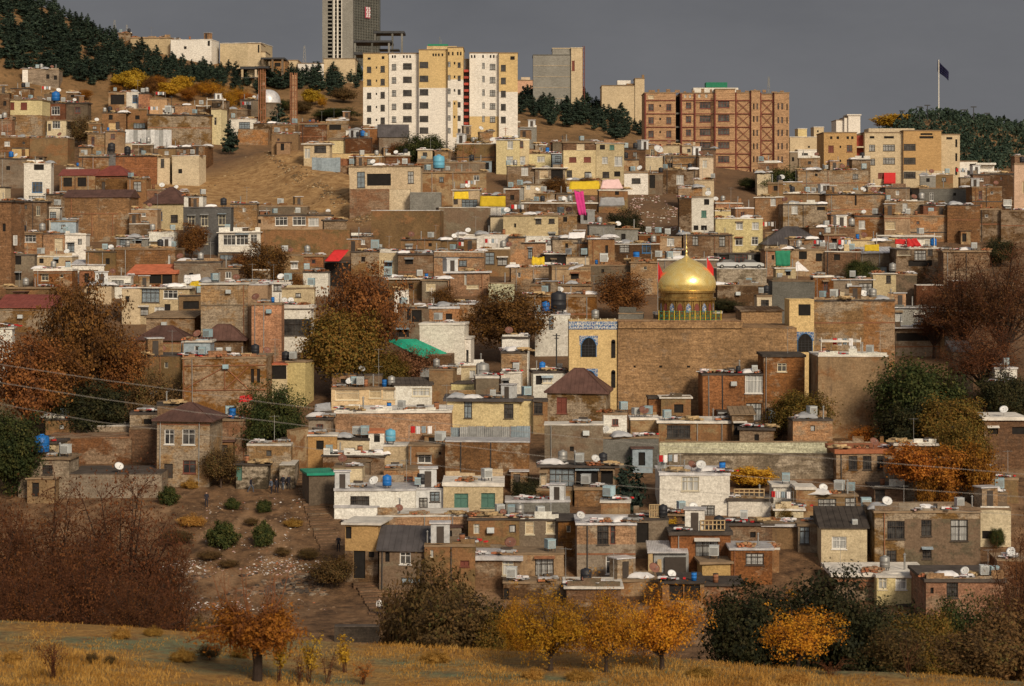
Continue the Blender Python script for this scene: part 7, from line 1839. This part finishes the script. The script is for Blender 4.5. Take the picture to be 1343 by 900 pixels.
scatter([(684,122),(700,122),(740,132),(775,140),(800,150),(842,160),(842,182),(800,184),(770,170),(720,165),(684,150)],62,3.4,5.6,(.6,.95),'dark pine on the knoll between white flats and brick flats','pines on the knoll between the two apartment blocks',8)
for i in range(26):   # silhouettes along the crest of the wooded hill
    x = -10+i*6.4; p = atD(x+R.uniform(-3,3), 674); h = R.uniform(2.8,5.6); tree('pine', p, h, h*R.uniform(.5,.7), 'dark pine standing on the skyline of the wooded hill', 'pines on the hill skyline')
def far_wood():
    rs = np.random.RandomState(3); q = random.Random(3); pts = []
    for _ in range(620):
        px = q.uniform(1135, 1380); D = q.uniform(930, 1175); p = atD(px, D); h = q.uniform(3.0,6.5); w = h*.7; m = 50
        z = rs.uniform(0,1,m); rr = (1-z**1.6)*w/2+.3; t = rs.uniform(0,6.28,m); pts.append(np.stack([p.x+rr*np.cos(t), p.y+rr*np.sin(t), p.z+z*h], 1))
    me = quad_mesh('wood', quads(np.concatenate(pts), 0, .7, rs, 1.1, 0), L['pine']); o = add('far_wood', me); tag(o, 'dark wood covering the far hill under the tall flagpole', 'wood', kind='stuff')
far_wood()
# ------------------------------------------------------------------ foreground plants
def orchard_tree():
    p = at(337, 893, 60); k = p.y/F; q = random.Random(4); rs = np.random.RandomState(4)
    r = empty('orchard_tree', p); tag(r, 'pollarded orchard tree with dark trunk and drooping orange leaves', 'tree')
    th = (893-848)*k; mb = MB(); mb.tube([(0,0,-.4),(.03,0,th*.5),(.0,0,th*.9),(.02,0,th*1.05)], [.21,.17,.20,.24], 10)
    tips = []; tw = MB()
    for i in range(13):
        t = 2.4*i+q.uniform(-.3,.3); rr = q.uniform(.25,1.15); d = Vector((math.cos(t)*rr+.12, math.sin(t)*rr, q.uniform(.35,1.5))); e = Vector((0,0,th))+d*q.uniform(.5,.9); mb.tube([(0,0,th*.98), Vector((0,0,th))+d*.35, e], [.13,.08,.05], 6)
        for j in range(9):
            d2 = Vector((d.x*q.uniform(.6,1.8), d.y*q.uniform(.5,1.5), q.uniform(-.3,.9))); e2 = e+d2*q.uniform(.5,1.25); m2 = e.lerp(e2,.5)+Vector((0,0,.18)); tw.tube([e, m2, e2], [.03,.02,.008], 4, cap=False)
            for s in (.35,.6,.85,1): tips.append(e.lerp(e2, s)+Vector((0,0,.12*(1-s))))
            for _ in range(3):
                a = e.lerp(e2,q.random()); b = a+Vector((q.gauss(0,.25),q.gauss(0,.25),q.uniform(-.5,.15))); tw.tube([a,b], [.012,.005], 3, cap=False); tips.append(b); tips.append(a.lerp(b,.5))
        if i % 2:
            for _ in range(2):
                e3 = e+Vector((d.x*q.uniform(.3,1.6), d.y*.5, q.uniform(.9,2.1))); m3 = e.lerp(e3,.5)+Vector((d.x*.25,0,-.05)); tw.tube([e, m3, e3], [.035,.022,.008], 4, cap=False)
                for _ in range(7): a = e.lerp(e3,q.uniform(.3,1)); tw.tube([a, a+Vector((q.gauss(0,.3),q.gauss(0,.2),q.uniform(0,.5)))], [.012,.005], 3, cap=False)
    mb.build('trunk', BARKD, r); tw.build('twig_mass', TWIGO, r)
    Tt = np.array([tuple(t) for t in tips]); cnt = (10*rs.uniform(.1,1.8,len(Tt))).astype(int)+1; c = np.repeat(Tt,cnt,0)+rs.normal(size=(cnt.sum(),3))*np.array([.15,.15,.13])
    add('crown', quad_mesh('crown', quads(c,0,.046,rs,1.4), L['orange']), r)
orchard_tree()
def sapling(px, yb, yt, w, key, label, n=7, leaf=.04, per=26, mat=TWIG):
    p = at(px, yb, 60); k = p.y/F; h = (yb-yt)*k; ww = w*k; q = random.Random(int(px)); rs = np.random.RandomState(int(px)); r = empty('sapling', p, 0); tag(r, label, 'sapling'); mb = MB(); pts = []
    for i in range(n):
        e = Vector((q.uniform(-.5,.5)*ww, q.uniform(-.5,.5)*ww, h*q.uniform(.6,1))); a = Vector((q.uniform(-.08,.08),q.uniform(-.08,.08),-.05)); m = a.lerp(e,.5)+Vector((-e.x*.15,0,h*.05)); mb.tube([a,m,e], [.016,.011,.004], 4, cap=False)
        for _ in range(4): s = q.uniform(.35,1); b = a.lerp(e,s); b2 = b+Vector((q.gauss(0,.12)*ww*2, q.gauss(0,.1), q.uniform(.02,.25)*h)); mb.tube([b,b2], [.007,.003], 3, cap=False); pts += [b2, b.lerp(b2,.5)]
        pts += [a.lerp(e,s) for s in (.5,.65,.8,.95)]
    mb.build('stem', mat, r)
    if per:
        Tt = np.array([tuple(t) for t in pts]); c = np.repeat(Tt, per//4, 0); c = c+rs.normal(size=c.shape)*.06; add('leaves', quad_mesh('leaves', quads(c,0,leaf,rs,1.3), L[key]), r)
sapling(71,890,838,48,'bare','bare red twiggy bush standing in the dry grass',14,.03,8)
sapling(367,895,835,14,'yellow','slim yellow sapling right of the orchard trunk'); sapling(405,896,838,26,'yellow','fuller yellow sapling in the dry grass'); sapling(452,882,836,16,'yellow','yellow sapling beside the twiggy weeds'); sapling(430,897,845,26,'bare','brown twiggy weed between the yellow saplings',6,.03,10); sapling(393,899,858,20,'bare','low brown weed by the yellow saplings',6,.03,8)
sapling(1190,888,840,36,'bare','bare forked red twigs at the east crest',4,.03,0); sapling(475,898,868,24,'orange','low rusty weed in the dry grass',7,.03,14); sapling(1090,886,866,40,'bare','rusty weed tuft before the orange tree',8,.03,14)
for x, y, w, h_ in ((120,870,18,15),(145,872,16,13),(275,866,36,22),(315,862,26,16),(18,868,26,16),(570,868,40,16),(760,892,40,14),(920,888,40,14),(1040,897,40,16),(240,868,36,20),(160,838,26,16),(200,834,26,14),(640,846,60,16),(700,890,30,16)):
    tree('tuft' if x not in (120,145,275) else 'brownbush', at(x,y,60), h_*at(x,y,60).y/F, w*at(x,y,60).y/F, 'low tufted shrub in the dry foreground grass', 'tufted shrubs in the foreground grass', name='shrub', cat='shrub')

# ------------------------------------------------------------------ dry grass on the near hill
def grass():
    rs = np.random.RandomState(8); P = []; 
    n = 90000; u = rs.uniform(-.27,.27,n*2); Y = rs.uniform(66,97,n*2)
    for uu, yy in zip(u, Y):
        X = uu*yy; d = noise.noise(Vector((X*.16, yy*.10, 4)))+.5*noise.noise(Vector((X*.7, yy*.35, 9)))
        if d < -.12+rs.uniform(-.12,.12): continue
        P.append((X, yy, d))
        if len(P) >= n: break
    P = np.array(P); Z = np.array([zt(a,b) for a, b, _ in P]); m = len(P); d = P[:,2]
    h = rs.uniform(.07,.26,m)*(.5+1.0*np.clip(d,0,1)); w = rs.uniform(.008,.02,m); t = rs.uniform(0,6.28,m); ln = rs.normal(size=(m,2))*.35*h[:,None]+np.array([.1,0])*h[:,None]
    base = np.stack([P[:,0],P[:,1],Z-.02],1); dx = np.stack([np.cos(t)*w,np.sin(t)*w,0*t],1); top = base+np.stack([ln[:,0],ln[:,1],h],1); mid = base*.45+top*.55; mid[:,2] += h*.12
    v = np.stack([base-dx,base+dx,mid+dx*.7,mid-dx*.7, mid-dx*.7,mid+dx*.7,top+dx*.1,top-dx*.1],1).reshape(-1,3)
    o = add('dry_grass', quad_mesh('grass', v, L['grass'])); tag(o, 'dry golden grass covering the near hilltop', 'grass', kind='stuff')
grass()
def litter(name, label, cat, polys, n, smin, smax, mats, seed, start=195, flat=.4, wts=None):
    q = random.Random(seed); mb = MB(); c0 = None
    for _ in range(n*2):
        poly = q.choices(polys, wts)[0] if wts else q.choice(polys); xs = [a[0] for a in poly]; ys = [a[1] for a in poly]
        for _ in range(30):
            x, y = q.uniform(min(xs),max(xs)), q.uniform(min(ys),max(ys))
            if inside(x,y,poly): break
        p = at(x,y,start)
        if noise.noise(Vector((p.x*.22,p.y*.16,seed))) < q.uniform(-.25,.25): continue
        if c0 is None: c0 = p.copy()
        p = p-c0; s = q.uniform(smin,smax)*q.choice([1,1,1.6]); z = s*flat; i = q.randrange(len(mats)); a = q.uniform(0,3.1)
        n0 = len(mb.v); k = 5
        for hz, f in ((-.1,1),(z*.7,.95),(z,.5)):
            for j in range(k): t = 6.28*j/k+a; rr = s*f*q.uniform(.6,1.2); mb.v.append((p.x+rr*math.cos(t), p.y+rr*.8*math.sin(t), p.z+hz))
        for l in range(2):
            for j in range(k): mb.f.append((n0+l*k+j, n0+l*k+(j+1)%k, n0+(l+1)*k+(j+1)%k, n0+(l+1)*k+j)); mb.m.append(i)
        mb.f.append(tuple(n0+2*k+j for j in range(k))); mb.m.append(i)
    o = mb.build(name, [M[m] for m in mats], None, loc=c0); tag(o, label, cat, kind='stuff')
litter('litter','scattered white litter and rubbish on the dirt slope','litter',[[(200,740),(300,728),(420,735),(440,752),(300,756),(190,752)],[(270,660),(400,650),(420,730),(300,735),(255,700)],[(225,785),(330,780),(420,790),(430,800),(240,802)]],640,.03,.12,['whitec','whitec','greyc','wh','lpink','terra'],1,wts=[5,2.4,2.6])
litter('rubble','stony rubble strewn over the dirt slope','rubble',[[(200,740),(300,725),(430,735),(445,752),(300,758),(180,752)],[(215,640),(400,640),(430,735),(250,740)],[(200,780),(440,780),(450,810),(220,812)]],900,.03,.13,['mp','st','bb','rearth','mp'],2,wts=[4,3,2])
litter('rubble','pale rubble spilled down the dirt mound','rubble',[[(345,198),(372,198),(430,242),(505,292),(480,300),(405,252),(360,215)],[(265,250),(320,205),(400,215),(460,280),(330,262)]],1100,.06,.24,['mp','cg','mp','cg','mp','cr'],3,wts=[7,1])
litter('rubble','tipped rubble and litter on the bank behind the dome','rubble',[[(832,258),(880,252),(895,290),(880,308),(840,305),(815,285)]],500,.06,.24,['wh','mp','bb','lpink','cg'],4)
litter('rubble','dark stones below the litter line','rubble',[[(230,752),(420,752),(430,782),(235,782)]],420,.08,.34,['sd','sd','bb','st'],6)
# ------------------------------------------------------------------ the land: one sheet from behind the camera to the horizon
def land():
    ys = [-60,-40,-20,-8,0,6,12]+[12+i*2.0 for i in range(1,57)]
    y = ys[-1]
    while y < 760: y += 3.2; ys.append(y)
    while y < 1400: y += 16; ys.append(y)
    ys += [1500,1700,2100,2800,4000,7000]
    us = [-.9,-.7,-.55]+[-.45+i*.0045 for i in range(201)]+[.55,.7,.9]
    V = []; Fc = []
    for Y in ys:
        for u in us:
            X = u*(max(Y,0)+45); V.append((X, Y, zt(X,Y)))
    n = len(us)
    for j in range(len(ys)-1):
        for i in range(n-1): a = j*n+i; Fc.append((a,a+1,a+n+1,a+n))
    me = bpy.data.meshes.new('ground'); me.from_pydata(V,[],Fc); me.polygons.foreach_set('use_smooth',[True]*len(Fc))
    m, nt, b = new_mat('earth'); g = nt.nodes.new('ShaderNodeNewGeometry'); pos = g.outputs['Position']; sx = nt.nodes.new('ShaderNodeSeparateXYZ'); nt.links.new(pos, sx.inputs[0]); Y = sx.outputs[1]
    n1 = noi(nt, pos, .06, 5, .6); n2 = noi(nt, pos, .6, 5, .65); n3 = noi(nt, pos, 3.0, 4, .7)
    town = mixc(nt, rng(nt, n1, .3, .7), (.13,.075,.043), (.27,.155,.08)); town = mixc(nt, rng(nt, n2, .45, .72), town, (.12,.075,.045)); 
    hill = mixc(nt, rng(nt, n1, .35, .65), (.20,.115,.05), (.33,.19,.085)); hill = mixc(nt, rng(nt, n2, .5, .7), hill, (.11,.07,.03))
    low = mixc(nt, rng(nt, n2, .35, .65), (.075,.042,.023), (.25,.14,.07)); low = mixc(nt, rng(nt, noi(nt, pos, .13, 4, .6, (1.6,.7,1)), .5, .66), low, (.33,.20,.11))
    nx = noi(nt, pos, .35, 4, .6, (.45,1,1)); nf = noi(nt, pos, 2.2, 4, .7)
    near = mixc(nt, rng(nt, nx, .40, .58), (.18,.185,.10), (.36,.20,.06)); near = mixc(nt, rng(nt, nf, .5, .75), near, (.20,.085,.03))
    c = mixc(nt, rng(nt, Y, 285, 330), low, town); c = mixc(nt, rng(nt, Y, 545, 590), c, hill); c = mixc(nt, rng(nt, Y, 100, 118), near, c)
    ds = nt.nodes.new('ShaderNodeVectorMath'); ds.operation = 'DISTANCE'; nt.links.new(pos, ds.inputs[0]); ds.inputs[1].default_value = (-46,492,6)
    mound = mixc(nt, rng(nt, n2, .35, .65), (.26,.14,.055), (.50,.31,.14)); c = mixc(nt, rng(nt, mth(nt,'ADD',ds.outputs['Value'], mth(nt,'MULTIPLY',n1,20)), 42, 56), mound, c)
    c = mixc(nt, .7, c, mixc(nt, rng(nt, n3, .3, .7), (.65,.63,.6), (1.25,1.24,1.22)), 'MULTIPLY')
    nt.links.new(c, b.inputs['Base Color']); b.inputs['Roughness'].default_value = .95
    bp = nt.nodes.new('ShaderNodeBump'); bp.inputs['Distance'].default_value = .25; bp.inputs['Strength'].default_value = .8; nt.links.new(mth(nt,'ADD',n2,n3), bp.inputs['Height']); nt.links.new(bp.outputs[0], b.inputs['Normal'])
    me.materials.append(m); o = add('ground', me); o['kind'] = 'structure'
land()
# overhead wires between two poles beyond the picture's sides
def wires():
    D = 62; k = D/F; W = lambda px, py: Vector(((px-CX)*k, D, (HY-py)*k)); M['wire'] = simple('pale_cable', (.30,.27,.24), .5, .1)
    xs = [-130,0,125,250,350,520,700,870,1110,1343,1470]
    for lab, ys in (('topmost overhead cable sagging across the whole view',[452,478,497,514,528,549,568,584,603,622,634]),('middle overhead cable sagging across the whole view',[478,502,522,540,552,574,597,616,636,652,660]),('lowest overhead cable sagging across the whole view',[506,530,553,568,580,604,627,642,660,676,684])):
        b = MB(); b.tube([W(x,y) for x, y in zip(xs,ys)], [.006]*len(xs), 5); o = b.build('overhead_cable', M['wire']); tag(o, lab, 'cable')
    for x, y in ((-130,452),(1470,634)):
        p = W(x, 0); z = zt(p.x, D); r = empty('cable_pole', (p.x, D+.2, z)); tag(r, 'wooden pole carrying the overhead cables at their '+('upper' if x < 0 else 'lower')+' end', 'pole'); h = (HY-y)*k-z+.6
        b = MB(); b.tube([(0,0,-1),(0,0,h)], [.16,.11], 8); b.build('pole', M['wood'], r); b = MB()
        for i in range(3): b.box(-.4,.4,-.2,-.1,h-.65-i*.55,h-.57-i*.55)
        b.build('crossarm', M['wood'], r)
wires()
fill_gaps(); lean_tos(); roof_clutter()
for k_, (r, used) in list(PROTO.items()):
    if not used:
        for ch in list(r.children_recursive): bpy.data.objects.remove(ch)
        bpy.data.objects.remove(r)
# labels: keep within 16 words, and one label for one thing
seen = {}
for o in list(bpy.data.objects):
    if 'label' not in o.keys(): continue
    w = o['label'].split()
    if len(w) > 16: print('LONG', len(w), o['label'])
    if o.get('group') is None: seen.setdefault(o['label'], []).append(o.name)
for l, v in seen.items():
    if len(v) > 1: print('DUP', l, v)

# ------------------------------------------------------------------ light, sky, camera
SUN_AZ, SUN_EL = 24.0, 30.0       # degrees right of the line behind the camera, height
v = Vector((math.sin(rad(SUN_AZ))*math.cos(rad(SUN_EL)), -math.cos(rad(SUN_AZ))*math.cos(rad(SUN_EL)), math.sin(rad(SUN_EL))))
sl = bpy.data.lights.new('sun','SUN'); sl.energy = SUN_E; sl.angle = rad(12); sl.color = (1.0,.86,.66)
so = bpy.data.objects.new('sun', sl); C.objects.link(so); so.rotation_euler = v.to_track_quat('Z','Y').to_euler(); so.location = v*300
w = bpy.data.worlds.new('World'); SC.world = w; w.use_nodes = True; nt = w.node_tree; bg = nt.nodes['Background']
sky = nt.nodes.new('ShaderNodeTexSky'); sky.sky_type = 'NISHITA'; sky.sun_disc = False; sky.sun_elevation = rad(SUN_EL); sky.sun_rotation = math.atan2(v.x, v.y); sky.dust_density = 2.0
tc = nt.nodes.new('ShaderNodeTexCoord'); sx = nt.nodes.new('ShaderNodeSeparateXYZ'); nt.links.new(tc.outputs['Generated'], sx.inputs[0])
n = noi(nt, tc.outputs['Generated'], 5.0, 6, .6, (1,1,2.6))
storm = mixc(nt, rng(nt, n, .3, .7), (1.22,1.25,1.36), (1.62,1.64,1.74))
hz = rng(nt, sx.outputs[2], .0, .10, 1.0, 0.0)
storm = mixc(nt, mth(nt,'MULTIPLY',hz,.28), storm, (1.85,1.83,1.88))
bank = rng(nt, mth(nt,'ADD',sx.outputs[1], mth(nt,'MULTIPLY',mth(nt,'SUBTRACT',n,.5),.4)), -.55, .1)
cl = mixc(nt, .55, sky.outputs[0], mixc(nt, rng(nt, n, .3, .7), (3.4,3.1,2.7), (6.2,5.5,4.7)))
nt.links.new(mixc(nt, bank, cl, storm), bg.inputs[0]); bg.inputs[1].default_value = SKY_S
cam = bpy.data.cameras.new('camera'); cam.sensor_width = 36; cam.lens = 36*F/1343; cam.shift_y = -(450-HY)/1343; cam.clip_start = .5; cam.clip_end = 12000
co = bpy.data.objects.new('camera', cam); C.objects.link(co); co.location = (0,0,0); co.rotation_euler = (rad(90),0,0); SC.camera = co
cam.dof.use_dof = True; cam.dof.focus_distance = 400; cam.dof.aperture_fstop = 1.7
SC.view_settings.view_transform = 'Standard'; SC.view_settings.look = 'None'; SC.view_settings.gamma = 1; SC.view_settings.exposure = EXPO
SC.cycles.max_bounces = 5; SC.cycles.diffuse_bounces = 3; SC.cycles.glossy_bounces = 2; SC.cycles.transparent_max_bounces = 4; SC.cycles.use_denoising = True
